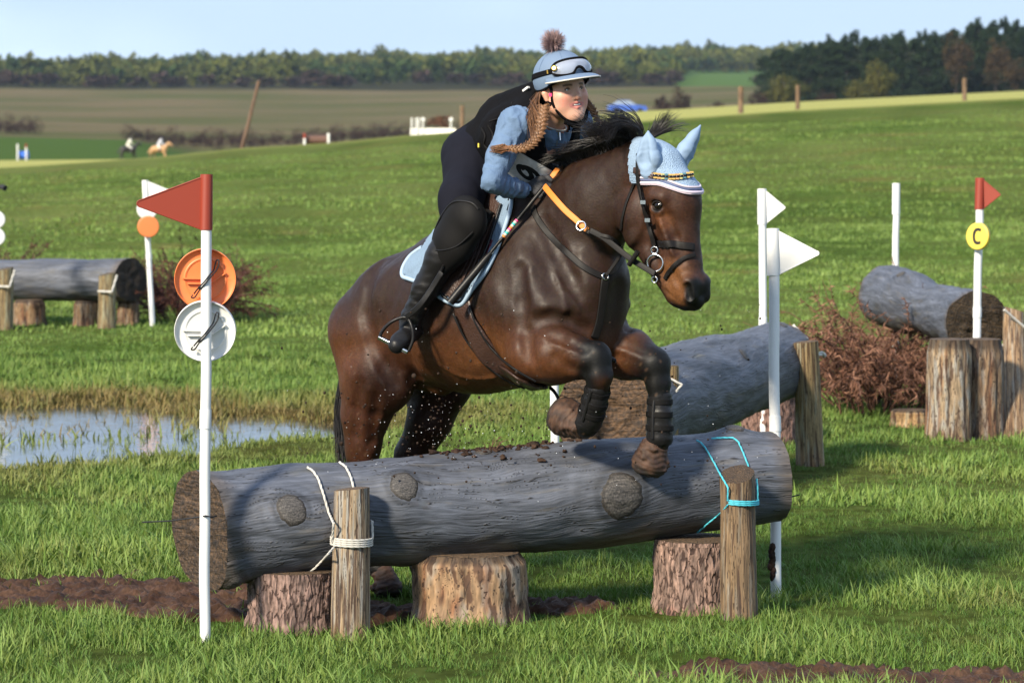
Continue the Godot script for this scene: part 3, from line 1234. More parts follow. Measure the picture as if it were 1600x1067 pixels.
func number_disc(center: Vector3, r: float, face: Vector3, m: Material, label: String, group := "", back := true) -> Node3D:
	# a dished plastic plate; seen from its hollow back when back is true
	var o := thing("number_disc", label, "disc", center, group)
	var z := face.normalized()
	var x := Vector3.UP.cross(z).normalized()
	var y := z.cross(x)
	var bs := Basis(x, y, z)
	var b := MB.new()
	var prof := [[0.0, -0.004], [0.62, -0.004], [0.64, 0.0], [0.68, 0.0], [0.7, -0.004], [0.95, -0.004], [0.965, 0.012], [1.0, 0.012], [1.0, -0.012], [0.96, -0.016], [0.0, -0.016]] if back else [[0.0, 0.012], [0.9, 0.012], [0.97, 0.01], [1.0, 0.004], [1.0, -0.014], [0.0, -0.014]]
	for i in prof.size():
		for k in 49:
			var a := TAU * k / 48
			b.vert(bs * Vector3(cos(a) * prof[i][0] * r, sin(a) * prof[i][0] * r, prof[i][1]))
	for i in prof.size() - 1:
		for k in 48:
			var p: int = i * 49 + k
			b.quad(p, p + 49, p + 50, p + 1)
	obj("plate", b.mesh(), m, o)
	if back:
		b = MB.new()
		for s in [-1.0, 1.0]:
			b.box(bs * Vector3(s * r * 0.36, -s * r * 0.02, 0.003), Vector3(r * 0.75, 0.004, 0.012), bs * Basis(Vector3(0, 0, 1), s * 0.02 + (0.62 if s > 0.0 else 0.0)))
		b.box(bs * Vector3(-r * 0.28, -r * 0.14, 0.003), Vector3(r * 0.62, 0.004, 0.012), bs)
		obj("stiffening_rib", b.mesh(), m, o)
		b = MB.new()
		var cord := []
		for q in [[-0.40, -0.50, 0.018], [-0.45, -0.58, 0.018], [-0.34, -0.58, 0.018], [-0.18, -0.32, 0.05], [0.0, -0.10, 0.068], [0.2, 0.12, 0.055], [0.40, 0.36, 0.02], [0.45, 0.60, 0.018], [0.36, 0.60, 0.018], [0.28, 0.32, 0.03], [0.16, 0.18, 0.055], [-0.04, -0.06, 0.068], [-0.22, -0.26, 0.05], [-0.36, -0.46, 0.018]]:
			cord.append(bs * Vector3(q[0] * r, q[1] * r, q[2]))
		b.tube(smooth(cord, 3), 0.0028, 6)
		b.ball(bs * Vector3(-0.16 * r, -0.26 * r, 0.04), Vector3.ONE * 0.008)
		obj("elastic_cord", b.mesh(), M.black_cord, o)
	return o

func build_fences() -> void:
	make_wood()
	var o: Node3D
	var b: MB
	# ---- the log being jumped
	var L := LogShape.new()
	L.p0 = at(312, 829, 11.35)
	L.p1 = at(1212, 744, 11.9)
	L.px = [308, 829, 1212, 744, 90, 72]
	L.radii = [[0.0, 0.226], [0.05, 0.214], [0.17, 0.212], [0.26, 0.203], [0.34, 0.211], [0.5, 0.203], [0.64, 0.208], [0.78, 0.196], [0.9, 0.188], [1.0, 0.176]]
	L.sd = 1.7
	L.slant = [0.32, 0.05]
	L.knots = [[0.115, 0.32, 0.09, 0.16], [0.315, 0.55, 0.085, 0.22], [0.69, 0.03, 0.13, 0.2], [0.93, 1.5, 0.06, 0.45], [0.02, -0.9, 0.06, 0.5], [0.48, 1.35, 0.05, 0.2]]
	log_thing(L, "long grey weathered log under the jumping horse, the jump in front", "", 190, [Color(0.34, 0.30, 0.27), Color(0.6, 0.55, 0.5)])
	# wood chips and soil left on its top
	b = MB.new()
	for i in 170:
		var t := rng.randf_range(0.42, 0.62) + rng.randfn() * 0.03
		var th := PI * 0.5 + rng.randfn() * 0.2
		b.col = Color(0.06, 0.035, 0.024) * rng.randf_range(0.6, 1.4)
		var s := rng.randf_range(0.003, 0.009) * (2.0 if rng.randf() < 0.12 else 1.0)
		clod(b, L.pos(t, th, s * 0.2), s)
	o = obj("soil_crumbs", b.mesh(), M.mud)
	tag(o, "dark soil crumbs kicked onto the top of the front log", "soil")
	o.set_meta("kind", "stuff")
	b = MB.new()
	for i in 9:
		var foot := L.pos(0.497 + rng.randf_range(-0.01, 0.01), 1.45, 0.0)
		var tip := foot + Vector3(rng.randf_range(-0.05, 0.07), rng.randf_range(0.02, 0.06), rng.randf_range(0, 0.03))
		b.tube([foot, foot.lerp(tip, 0.5) + Vector3(0, 0.012, 0), tip], [0.002, 0.0016, 0.0008], 4)
	b.col = Color(0.09, 0.05, 0.03)
	b.c.fill(Color(0.1, 0.055, 0.03))
	tag(obj("heather_sprig", b.mesh(), M.twig), "small brown sprig on top of the front log", "sprig")
	# stumps and posts that carry it
	stump_thing(Vector3(at(458, 970, 11.42).x, 0, at(458, 970, 11.42).z), 0.215, 0.172, "reddish bark stump under the left end of the front log, beside the white rope post")
	stump_thing(Vector3(at(735, 960, 11.58).x, 0, at(735, 960, 11.58).z), 0.26, 0.225, "pale peeled stump under the middle of the front log", "", 1, Color(1.0, 0.86, 0.76))
	stump_thing(Vector3(at(1088, 950, 11.78).x, 0, at(1088, 950, 11.78).z), 0.285, 0.165, "pinkish flaky bark stump under the right of the front log, beside the blue rope post", "", 0, Color(1.15, 1.0, 0.95))
	var pl := on_level(547, 990)
	post_thing("post", pl, at(549, 764, 11.22), 0.075, 0.065, "pale wooden post tied with white rope in front of the front log", "post", "", Color(1.2, 1.14, 1.06), Vector2(0.1, 0.05))
	var pr := at(1155, 962, 11.52)
	pr.y = 0.0
	post_thing("post", pr, at(1152, 741, 11.52), 0.072, 0.064, "dark streaked wooden post tied with blue rope in front of the front log", "post", "", Color(0.62, 0.55, 0.47), Vector2(0.15, -0.42), 0.09)
	# white rope
	b = MB.new()
	var pc := at(549, 845, 11.22)
	coil(b, pc, 0.077, 4, 0.0042, PI * -0.15, PI * 1.05, -0.04)
	rope_mesh(b, [pc + Vector3(-0.07, 0.0, 0.04), at(521, 818, 11.13), see_on(L, 513, 800, 0.008)], 0.0048)
	rope_on_log(b, L, [[513, 800], [505, 772], [497, 748], [489, 736], [480, 730]], 0.0048)
	rope_on_log(b, L, [[530, 722], [540, 729], [548, 745], [553, 765], [556, 782]], 0.0048)
	rope_mesh(b, [pc + Vector3(0.078, 0.005, -0.005), pc + Vector3(0.076, 0.07, -0.02), see_on(L, 573, 812, 0.006)], 0.0048)
	rope_mesh(b, [pc + Vector3(-0.06, -0.015, 0.045), at(512, 866, 11.12), see_on(L, 503, 876, 0.008)], 0.0045)
	rope_on_log(b, L, [[503, 876], [492, 887], [480, 897]], 0.0045)
	tag(obj("rope", b.mesh(), M.white_rope), "white rope tying the left post to the front log", "rope")
	# blue rope
	b = MB.new()
	var qc := at(1154, 783, 11.52)
	coil(b, qc + Vector3(0.005, 0, 0), 0.0725, 3, 0.0036, PI * -0.12, PI * 0.72, -0.05)
	rope_mesh(b, [qc + Vector3(-0.045, 0.008, 0.06), at(1138, 762, 11.45), at(1124, 738, 11.52), see_on(L, 1119, 728, 0.008)], 0.0036)
	rope_on_log(b, L, [[1119, 728], [1110, 712], [1102, 699], [1095, 691], [1089, 688]], 0.0036)
	rope_on_log(b, L, [[1112, 685], [1128, 684], [1146, 684], [1154, 690], [1162, 708], [1169, 726], [1172, 738]], 0.0036)
	rope_mesh(b, [qc + Vector3(0.074, -0.005, 0.005), qc + Vector3(0.073, 0.05, 0.005), qc + Vector3(0.07, 0.085, -0.01)], 0.0036)
	rope_mesh(b, [qc + Vector3(-0.045, -0.008, 0.06), at(1130, 798, 11.5), see_on(L, 1120, 807, 0.008)], 0.0034)
	rope_on_log(b, L, [[1120, 807], [1105, 819], [1090, 832]], 0.0034)
	tag(obj("rope", b.mesh(), M.blue_rope), "bright blue twine tying the right post to the front log", "rope")
	# its two flag poles
	var foot := at(320, 1003, 11.03)
	foot.y = 0.0
	var red := flag_pole(foot, at(322, 276, 11.03), 0.0195, "white pole with a big red flag in front of the left log end", "", M.red_plastic, Vector3(-1, 0, 0.12).normalized(), 0.235, 0.195)
	number_disc(at(320, 436, 11.07), 0.113, Vector3(0.1, -0.02, 1), M.orange_plastic, "orange disc with black elastic on the red flag pole")
	number_disc(at(320, 517, 11.07), 0.113, Vector3(0.05, -0.12, 1), M.white_plastic, "white disc with black elastic on the red flag pole, below the orange disc")
	b = MB.new()
	b.tube([at(222, 816, 11.35), at(265, 814, 11.2), at(309, 808, 11.05), at(320, 806, 10.998), at(331, 808, 11.04), at(338, 806, 11.1)], 0.003, 6)
	b.tube([at(309, 808, 11.05), at(330, 808, 11.08)], 0.003, 6)
	tag(obj("cable_tie", b.mesh(), M.black_cord), "black tie round the red flag pole, its tail sticking out left of the log", "cable tie")
	foot = at(1214, 938, 12.03)
	foot.y = 0.0
	flag_pole(foot, at(1208, 360, 12.03), 0.0215, "white pole with a white flag at the right end of the front log", "", M.white_plastic, Vector3(1, 0, 0.2).normalized(), 0.165, 0.18)
	b = MB.new()
	b.tube([at(1206, 777, 11.9), at(1214, 779, 11.99), at(1221, 780, 12.03), at(1250, 773, 12.0)], 0.0028, 6)
	tag(obj("cable_tie", b.mesh(), M.black_cord), "black tie tail sticking out right of the front log", "cable tie")
	b = MB.new()
	for i in 16:
		var t := i / 15.0
		b.col = Color(0.05, 0.028, 0.02) * rng.randf_range(0.7, 1.2)
		b.ball(at(1206 + rng.randf_range(-2, 3), lerpf(855, 905, t), 12.01), Vector3(0.012, 0.016, 0.012) * rng.randf_range(0.5, 1.2), 6, 4)
	tag(obj("mud_clod", b.mesh(), M.mud), "dark mud stuck to the white pole right of the front log", "mud")
	# ---- the second log, behind the horse
	L = LogShape.new()
	L.p0 = at(950, 650, 14.8)
	L.p1 = at(1216, 566, 17.3)
	L.px = [950, 650, 1216, 566, 87, 61]
	L.radii = [[0.0, 0.262], [0.3, 0.265], [0.6, 0.252], [0.8, 0.225], [1.0, 0.225]]
	L.sd = 6.2
	L.slant = [0.2, 0.0]
	L.knots = [[0.55, 0.6, 0.06, 0.1], [0.95, 1.2, 0.05, 0.3]]
	log_thing(L, "grey log behind the horse's forelegs, its brown cut end facing left", "", 120, [Color(0.42, 0.34, 0.28), Color(0.5, 0.5, 0.5)])
	foot = on_level(1267, 727)
	post_thing("post", foot, at(1260, 534, 16.95), 0.083, 0.068, "yellowish post with a white cord at the right end of the middle log", "post", "", Color(1.12, 0.98, 0.78), Vector2(0.1, 0.0))
	b = MB.new()
	pc = at(1262, 560, 17.1)
	rope_mesh(b, [at(1218, 518, 17.1), at(1247, 546, 17.03), at(1278, 560, 17.02)], 0.008, 0.02)
	rope_mesh(b, [at(1240, 508, 17.3), at(1262, 530, 17.2)], 0.008, 0.02)
	rope_mesh(b, [at(1278, 560, 17.02), at(1260, 575, 17.03), at(1247, 592, 17.05), at(1228, 625, 17.1)], 0.008, 0.02)
	rope_mesh(b, [at(1272, 558, 17.02), at(1284, 552, 17.05), at(1289, 556, 17.1)], 0.014, 0.02)
	tag(obj("rope", b.mesh(), M.white_rope), "white cord tying the yellowish post to the middle log", "rope")
	foot = at(1050, 775, 15.05)
	foot.y = 0.0
	post_thing("post", foot, at(1051, 572, 15.05), 0.034, 0.031, "thin greenish post with a white cord in front of the middle log", "post", "", Color(0.95, 0.92, 0.62))
	b = MB.new()
	rope_mesh(b, [at(1040, 588, 15.0), at(1066, 601, 15.0), at(1042, 628, 15.0)], 0.006, 0.02)
	tag(obj("rope", b.mesh(), M.white_rope), "short white cord on the thin greenish post", "rope")
	stump_thing(on_level(1202, 690), 0.3, 0.17, "brown bark stump under the right end of the middle log", "", 0, Color(0.85, 0.75, 0.7))
	stump_thing(on_level(985, 735), 0.24, 0.19, "dark bark stump under the left end of the middle log", "", 0, Color(0.6, 0.55, 0.5))
	foot = at(866, 790, 14.5)
	foot.y = 0.0
	flag_pole(foot, at(866, 330, 14.5), 0.021, "white pole showing below the horse's belly", "", M.white_plastic, Vector3(-1, 0, 0.1).normalized(), 0.16, 0.18)
	foot = at(1193, 690, 18.4)
	foot.y = 0.0
	flag_pole(foot, at(1191, 297, 18.4), 0.024, "white pole with a dull white flag behind the middle log", "", M.white_plastic, Vector3(1, 0, 0.25).normalized(), 0.125, 0.21)
	# ---- the log at the right
	L = LogShape.new()
	L.p0 = at(1388, 462, 21.0)
	L.p1 = at(1527, 504, 19.3)
	L.px = [1388, 462, 1527, 504, 46, 49]
	L.radii = [[0.0, 0.215], [0.25, 0.212], [0.5, 0.17], [0.75, 0.185], [1.0, 0.205]]
	L.sd = 12.4
	L.knots = [[0.3, 0.9, 0.05, 0.3]]
	log_thing(L, "grey wasp-waisted log at the right, its dark cut end facing the camera", "", 90, [Color(0.5, 0.45, 0.4), Color(0.20, 0.17, 0.10)])
	stump_thing(on_level(1482, 690), 0.63, 0.135, "pale split upright stump, left of two under the right log", "", 1, Color(1.2, 1.12, 1.0))
	stump_thing(on_level(1533, 686), 0.62, 0.135, "grey brown split upright stump, right of two under the right log", "", 1, Color(0.75, 0.67, 0.62))
	foot = on_level(1588, 688)
	post_thing("post", foot, at(1584, 484, 19.3), 0.078, 0.068, "brown post with a white cord at the right edge", "post", "", Color(0.98, 0.85, 0.7), Vector2(-0.3, 0.1))
	b = MB.new()
	rope_mesh(b, [at(1570, 484, 19.1), at(1588, 500, 19.15), at(1612, 520, 19.2)], 0.009, 0.02)
	rope_mesh(b, [at(1566, 540, 19.1), at(1588, 532, 19.15), at(1612, 524, 19.2)], 0.009, 0.02)
	tag(obj("rope", b.mesh(), M.white_rope), "white cord on the brown post at the right edge", "rope")
	stump_thing(on_level(1425, 664), 0.1, 0.14, "low sawn stump at the foot of the brown brush", "", 1, Color(1.0, 0.85, 0.6))
	dead_brush(at(1372, 645, 20.4), Vector3(0.5, 0.9, 0.4), 230, 5, "big heap of dead reddish brown branches left of the right log")
	dead_brush(at(1420, 600, 21.4), Vector3(0.3, 0.8, 0.3), 60, 6, "dead brown branches sticking up behind the right log")
	foot = at(1525, 693, 19.0)
	foot.y = 0.0
	flag_pole(foot, at(1532, 280, 19.0), 0.025, "white pole with a small red flag in front of the right log", "", M.red_plastic, Vector3(1, 0, 0.45).normalized(), 0.115, 0.19)
	var disc := number_disc(at(1529, 369, 18.93), 0.086, Vector3(-1.0, 0.05, 1), M.yellow_plastic, "yellow disc with the black letter C on the small red flag pole", "", false)
	var tm := TextMesh.new()
	var fnt := SystemFont.new()
	fnt.font_names = PackedStringArray(["Droid Sans"])
	fnt.font_weight = 700
	tm.font = fnt
	tm.text = "C"
	tm.font_size = 96
	tm.pixel_size = 0.00128
	tm.depth = 0.004
	var z := Vector3(-1.0, 0.05, 1).normalized()
	var x := Vector3.UP.cross(z).normalized()
	var lt := obj("letter", tm, M.black_cord, disc)
	lt.transform = Transform3D(Basis(x * 0.95, z.cross(x) * 1.15, z), z * 0.0135)
	foot = at(1400, 640, 22.0)
	foot.y = 0.0
	flag_pole(foot, at(1401, 288, 22.0), 0.0245, "white pole with an edge-on flag behind the right log", "", M.white_plastic, Vector3(0.12, 0, -1).normalized(), 0.13, 0.22)
	# ---- the log at the left, beyond the pond
	L = LogShape.new()
	L.p0 = at(-190, 437, 30.8)
	L.p1 = at(203, 437, 29.7)
	L.px = [-190, 437, 203, 437, 34, 34]
	L.radii = [[0.0, 0.2], [0.5, 0.2], [1.0, 0.212]]
	L.sd = 17.0
	L.knots = []
	L.slant = [0.0, -0.3]
	log_thing(L, "grey log beyond the pond at the left edge", "", 90, [Color(0.4, 0.4, 0.4), Color(0.13, 0.12, 0.1)])
	for q in [[166, 516, 428, "mossy post with a white cord, right of two before the left log"], [6, 516, 420, "pale post with a white cord, left of two before the left log"]]:
		foot = at(q[0], q[1], 29.3)
		foot.y = land(foot.x, foot.z)
		post_thing("post", foot, at(q[0] + 1, q[2], 29.3), 0.088, 0.082, q[3], "post", "", Color(0.85, 0.85, 0.62), Vector2(0.2, -0.1))
		b = MB.new()
		rope_mesh(b, [at(q[0] + 16, q[2] + 2, 29.2), at(q[0] + 8, q[2] + 28, 29.15), at(q[0] - 14, q[2] + 27, 29.2)], 0.011, 0.03)
		tag(obj("rope", b.mesh(), M.white_rope), "white cord on the " + String(q[3]).get_slice(" with", 0) + " before the left log", "rope")
	for q in [[45, 0.16, "reddish stump under the left log, nearest the left edge"], [136, 0.14, "grey stump under the left log, just left of the mossy post"], [200, 0.11, "small brown stump under the right end of the left log"]]:
		foot = at(q[0], 508, 29.9)
		foot.y = land(foot.x, foot.z)
		stump_thing(foot, 0.25, q[1], q[2], "", 1, Color(0.8, 0.68, 0.55))
	dead_brush(at(300, 503, 30.4), Vector3(0.55, 0.85, 0.5), 210, 8, "dark reddish brush at the right end of the left log", "", Color(0.06, 0.025, 0.02), Color(0.15, 0.065, 0.05))
	dead_brush(at(12, 470, 31.5), Vector3(0.25, 0.8, 0.3), 36, 9, "thin dead brush behind the left end of the left log", "", Color(0.06, 0.03, 0.025), Color(0.14, 0.07, 0.05))
	foot = at(237, 500, 29.6)
	foot.y = land(foot.x, foot.z)
	flag_pole(foot, at(226, 283, 29.6), 0.027, "white leaning pole with a white flag beside the left log", "", M.white_plastic, Vector3(1, 0, 0.2).normalized(), 0.23, 0.2)
	number_disc(at(229, 327, 29.55), 0.1, Vector3(0.15, 0, 1), M.white_plastic, "white disc on the leaning pole beside the left log", "", false)
	number_disc(at(231, 354, 29.5), 0.105, Vector3(0.2, 0, 1), M.orange_plastic, "orange disc on the leaning pole beside the left log", "", false)
	foot = at(-8, 500, 28.8)
	foot.y = land(foot.x, foot.z)
	flag_pole(foot, at(-9, 288, 28.8), 0.026, "white pole cut off by the left edge", "", M.white_plastic, Vector3(-1, 0, 0.2).normalized(), 0.2, 0.2)
	for q in [[343, "upper white disc at the left edge"], [370, "lower white disc at the left edge"]]:
		number_disc(at(-7, q[0], 28.7), 0.085, Vector3(0.2, 0, 1), M.white_plastic, q[1], "", false)
	b = MB.new()
	b.tube([at(-12, 291, 28.7), at(2, 292, 28.65), at(7, 294, 28.62)], [0.02, 0.024, 0.028], 10)
	tag(obj("clip", b.mesh(), M.black_cord), "black clip at the top of the pole at the left edge", "clip")

# ---------------------------------------------------------------- the horse: local x forward, y up, z to its right side
var H_F := Vector3(0.743, 0, 0.669)
var H_N := Vector3(-0.669, 0, 0.743)
var H_O := Vector3(0.445, 0, -11.36)
var HB: Field      # body
var HH: Field      # head, finer
var horse: Node3D
var neck_cut := Vector3.ZERO
var neck_dir := Vector3.ZERO
var throat := Vector3.ZERO

func hp(px: float, py: float, n := 0.0) -> Vector3:   # where a line of sight meets the plane n beside the horse's middle
	var r := ray(px, py)
	var c := Vector3(0, CAM_H, 0) - H_O
	var t := (n - c.dot(H_N)) / r.dot(H_N)
	var q := c + r * t
	return Vector3(q.dot(H_F), q.y, n)

func mp(px: float, py: float, n := 0.0) -> Vector3:   # the same on the middle plane, then moved sideways
	var q := hp(px, py, 0.0)
	q.z = n
	return q

func h_local(w: Vector3) -> Vector3:
	var q := w - H_O
	return Vector3(q.dot(H_F), q.y, q.dot(H_N))

func chain(f: Field, pts: Array, k := 0.02, w := Vector3.ZERO, flat := 1.0) -> void:   # [point, radius] ...
	for i in pts.size() - 1:
		f.cap(pts[i][0], pts[i + 1][0], pts[i][1], pts[i + 1][1], k, w, flat)

func horse_shape(f: Field) -> void:
	var Z := Vector3(0, 0, 1)
	# trunk
	f.cap(mp(650, 500), mp(745, 483), 0.258, 0.316, 0.05, Z, 0.92)
	f.cap(mp(745, 481), mp(850, 468), 0.322, 0.335, 0.08, Z, 0.84)
	f.cap(mp(745, 352), mp(850, 322), 0.07, 0.075, 0.12)
	f.cap(mp(618, 462), mp(745, 385), 0.115, 0.09, 0.10)
	f.cap(mp(915, 440), mp(912, 512), 0.165, 0.13, 0.08)
	# neck
	f.cap(mp(850, 392), mp(925, 325), 0.225, 0.18, 0.09, Z, 0.62)
	f.cap(mp(925, 325), mp(1002, 268), 0.18, 0.125, 0.05, Z, 0.62)
	for s in [1.0, -1.0]:
		# hindquarters
		f.cap(mp(634, 474, s * 0.10), mp(606, 510, s * 0.115), 0.158, 0.165, 0.06, Z, 0.78)
		f.cap(mp(628, 520, s * 0.145), mp(646, 590, s * 0.15), 0.182, 0.125, 0.035, Z, 0.62)
		f.cap(mp(600, 525, s * 0.12), mp(608, 590, s * 0.14), 0.145, 0.12, 0.06, Z, 0.75)
		f.cap(mp(668, 440, s * 0.17), mp(655, 460, s * 0.18), 0.045, 0.05, 0.09)
		# shoulder, upper arm
		f.cap(mp(818, 345, s * 0.09), mp(893, 478, s * 0.155), 0.12, 0.115, 0.05, Z, 0.7)
		f.cap(mp(893, 485, s * 0.15), mp(893, 500, s * 0.155), 0.118, 0.10, 0.04)
		f.cap(mp(840, 430, s * 0.17), mp(870, 545, s * 0.19), 0.12, 0.105, 0.03, Z, 0.55)
		f.cap(mp(905, 505, s * 0.10), mp(900, 535, s * 0.12), 0.09, 0.08, 0.05)
	# near hind leg
	chain(f, [[hp(590, 590, 0.15), 0.145], [hp(570, 650, 0.14), 0.095], [hp(567, 695, 0.13), 0.068], [hp(562, 760, 0.12), 0.058]], 0.05, Z, 0.85)
	chain(f, [[hp(560, 758, 0.12), 0.05], [hp(566, 790, 0.12), 0.04], [hp(586, 872, 0.12), 0.034], [hp(590, 885, 0.12), 0.042], [hp(600, 900, 0.12), 0.036]], 0.02)
	# far hind leg
	chain(f, [[hp(690, 600, -0.14), 0.13], [hp(671, 655, -0.13), 0.09], [hp(646, 712, -0.13), 0.074], [hp(630, 768, -0.13), 0.058]], 0.05, Z, 0.85)
	chain(f, [[hp(628, 766, -0.13), 0.05], [hp(634, 800, -0.13), 0.04], [hp(652, 872, -0.13), 0.034], [hp(656, 884, -0.13), 0.042], [hp(668, 898, -0.13), 0.036]], 0.02)
	# near foreleg, folded
	chain(f, [[hp(838, 552, 0.19), 0.115], [hp(872, 553, 0.18), 0.108], [hp(908, 560, 0.165), 0.072], [hp(930, 560, 0.15), 0.056]], 0.03)
	chain(f, [[hp(932, 556, 0.15), 0.056], [hp(937, 588, 0.15), 0.047], [hp(933, 612, 0.145), 0.036], [hp(922, 652, 0.13), 0.034], [hp(917, 664, 0.13), 0.043], [hp(902, 664, 0.125), 0.04]], 0.02)
	# far foreleg
	chain(f, [[hp(955, 545, -0.15), 0.11], [hp(983, 553, -0.145), 0.096], [hp(1012, 566, -0.14), 0.064], [hp(1024, 570, -0.14), 0.053]], 0.03)
	chain(f, [[hp(1025, 568, -0.14), 0.056], [hp(1029, 600, -0.14), 0.046], [hp(1031, 625, -0.135), 0.036], [hp(1031, 672, -0.13), 0.034], [hp(1029, 688, -0.13), 0.042], [hp(1022, 702, -0.125), 0.04]], 0.02)
	for s in [1.0, -1.0]:
		# creases: behind the shoulder, before the stifle, jugular groove, between the breast muscles
		f.cap(mp(905, 372, s * 0.215), mp(930, 425, s * 0.225), 0.05, 0.06, 0.08, Vector3.ZERO, 1.0, true)
		f.cap(mp(872, 430, s * 0.335), mp(905, 500, s * 0.34), 0.05, 0.04, 0.09, Vector3.ZERO, 1.0, true)
		f.cap(mp(800, 420, s * 0.375), mp(812, 540, s * 0.38), 0.05, 0.05, 0.09, Vector3.ZERO, 1.0, true)
	f.cap(mp(975, 452), mp(970, 530), 0.03, 0.035, 0.05, Vector3.ZERO, 1.0, true)
	# sheath, dock
	f.cap(mp(668, 592), mp(690, 602), 0.05, 0.04, 0.05)
	f.cap(mp(575, 490), mp(556, 520), 0.045, 0.03, 0.03)
	head_shape(f)

func head_shape(f: Field) -> void:
	var Z := Vector3(0, 0, 1)
	f.cap(mp(1030, 266), mp(1055, 318), 0.095, 0.095, 0.05, Z, 0.95)
	f.cap(mp(1058, 308), mp(1066, 405), 0.086, 0.070, 0.03, Z, 0.95)
	f.cap(mp(1065, 405), mp(1077, 446), 0.070, 0.062, 0.03, Z, 0.95)
	f.cap(mp(1077, 446), mp(1078, 464), 0.062, 0.046, 0.02)
	for s in [1.0, -1.0]:
		f.cap(mp(1012, 338, s * 0.052), mp(1016, 352, s * 0.05), 0.098, 0.09, 0.03, Z, 0.55)
		f.cap(mp(1016, 375, s * 0.035), mp(1058, 458, s * 0.014), 0.052, 0.038, 0.03)
		f.cap(mp(1053, 338, s * 0.078), mp(1071, 400, s * 0.042), 0.016, 0.014, 0.03)
		f.cap(mp(1046, 306, s * 0.082), mp(1058, 308, s * 0.085), 0.032, 0.028, 0.03)
		f.cap(mp(1088, 442, s * 0.040), mp(1090, 462, s * 0.040), 0.030, 0.026, 0.02)
		f.cap(mp(1045, 328, s * 0.088), mp(1056, 330, s * 0.09), 0.020, 0.018, 0.012)
	f.cap(mp(1062, 466), mp(1070, 472), 0.036, 0.030, 0.02)
	f.cap(mp(1080, 464), mp(1086, 472), 0.038, 0.030, 0.02)
	for s in [1.0, -1.0]:
		# nostril, mouth, eye socket
		var q := mp(1091, 449, s * 0.068)
		f.cap(q, mp(1093, 464, s * 0.058), 0.019, 0.015, 0.008, Vector3.ZERO, 1.0, true)
		f.cap(mp(1052, 452, s * 0.058), mp(1074, 472, s * 0.05), 0.006, 0.005, 0.006, Vector3.ZERO, 1.0, true)
		f.cap(mp(1052, 320, s * 0.108), mp(1056, 321, s * 0.106), 0.017, 0.016, 0.008, Vector3.ZERO, 1.0, true)

# creases and ridges that show on the near side, laid on both sides: outline in the picture, width, depth
const CREASES := [
	[[[590, 412], [574, 450], [570, 492], [582, 535], [600, 572], [614, 598]], 0.035, 0.012],
	[[[652, 590], [640, 565], [632, 530]], 0.03, 0.009],
	[[[846, 345], [872, 390], [893, 432], [902, 462]], 0.03, 0.008],
	[[[812, 420], [816, 470], [822, 520], [828, 560]], 0.03, 0.010],
	[[[838, 500], [862, 493], [888, 500], [915, 514]], 0.025, 0.009],
	[[[868, 560], [890, 575], [912, 580]], 0.018, 0.006],
	[[[862, 528], [890, 535], [915, 546]], 0.018, 0.006],
	[[[990, 392], [1004, 378], [1014, 356], [1012, 336]], 0.016, 0.006],
	[[[1044, 338], [1056, 372], [1066, 408]], 0.014, 0.005],
	[[[1050, 425], [1058, 440], [1062, 455]], 0.012, 0.005],
	[[[560, 600], [556, 640], [556, 680]], 0.025, 0.008],
	[[[590, 610], [588, 650], [580, 690]], 0.022, 0.007],
	[[[720, 470], [726, 520], [742, 560]], 0.03, 0.004],
	[[[752, 480], [760, 530], [778, 565]], 0.03, 0.004]]

const VEINS := [
	[[840, 528], [862, 534], [884, 545], [905, 550]], [[690, 572], [722, 588], [758, 592], [792, 584]], [[868, 428], [880, 455], [884, 485], [876, 505]], [[884, 455], [898, 470], [905, 488]],
	[[1032, 345], [1042, 372], [1052, 398]], [[1040, 372], [1034, 388], [1030, 398]], [[600, 600], [596, 640], [586, 676]], [[960, 545], [985, 552], [1004, 560]], [[640, 500], [650, 540], [664, 572]]]

func grooves(f: Field) -> void:
	var ridges := []
	for q in VEINS:
		var line := []
		for w in q:
			var p := on_field(f, w[0], w[1], 0.0)
			if absf(f.sample(p)) < 0.01:
				line.append(p - f.grad(p) * 0.005)
		line = smooth(line, 3) if line.size() > 1 else []
		for i in line.size() - 1:
			ridges.append([line[i], line[i + 1]])
	for q in ridges:
		for s in [1.0, -1.0]:
			f.cap(q[0] * Vector3(1, 1, s), q[1] * Vector3(1, 1, s), 0.0085, 0.0085, 0.012)
	var cuts := []
	for q in CREASES:
		var line := []
		for w in q[0]:
			var p := on_field(f, w[0], w[1], 0.0)
			if absf(f.sample(p)) < 0.01:
				line.append(p + f.grad(p) * (q[1] - q[2]))
		for i in line.size() - 1:
			cuts.append([line[i], line[i + 1], q[1]])
	for q in cuts:
		for s in [1.0, -1.0]:
			var m := Vector3(1, 1, s)
			f.cap(q[0] * m, q[1] * m, q[2], q[2], 0.022, Vector3.ZERO, 1.0, true)

func near_seg(p: Vector3, a: Vector3, b: Vector3, r0: float, r1: float) -> float:   # 1 within r0 of a segment, 0 beyond r1
	var ab := b - a
	var t := clampf((p - a).dot(ab) / ab.length_squared(), 0.0, 1.0)
	return 1.0 - sstep(r0, r1, (p - a - ab * t).length())

var coat_spots := []

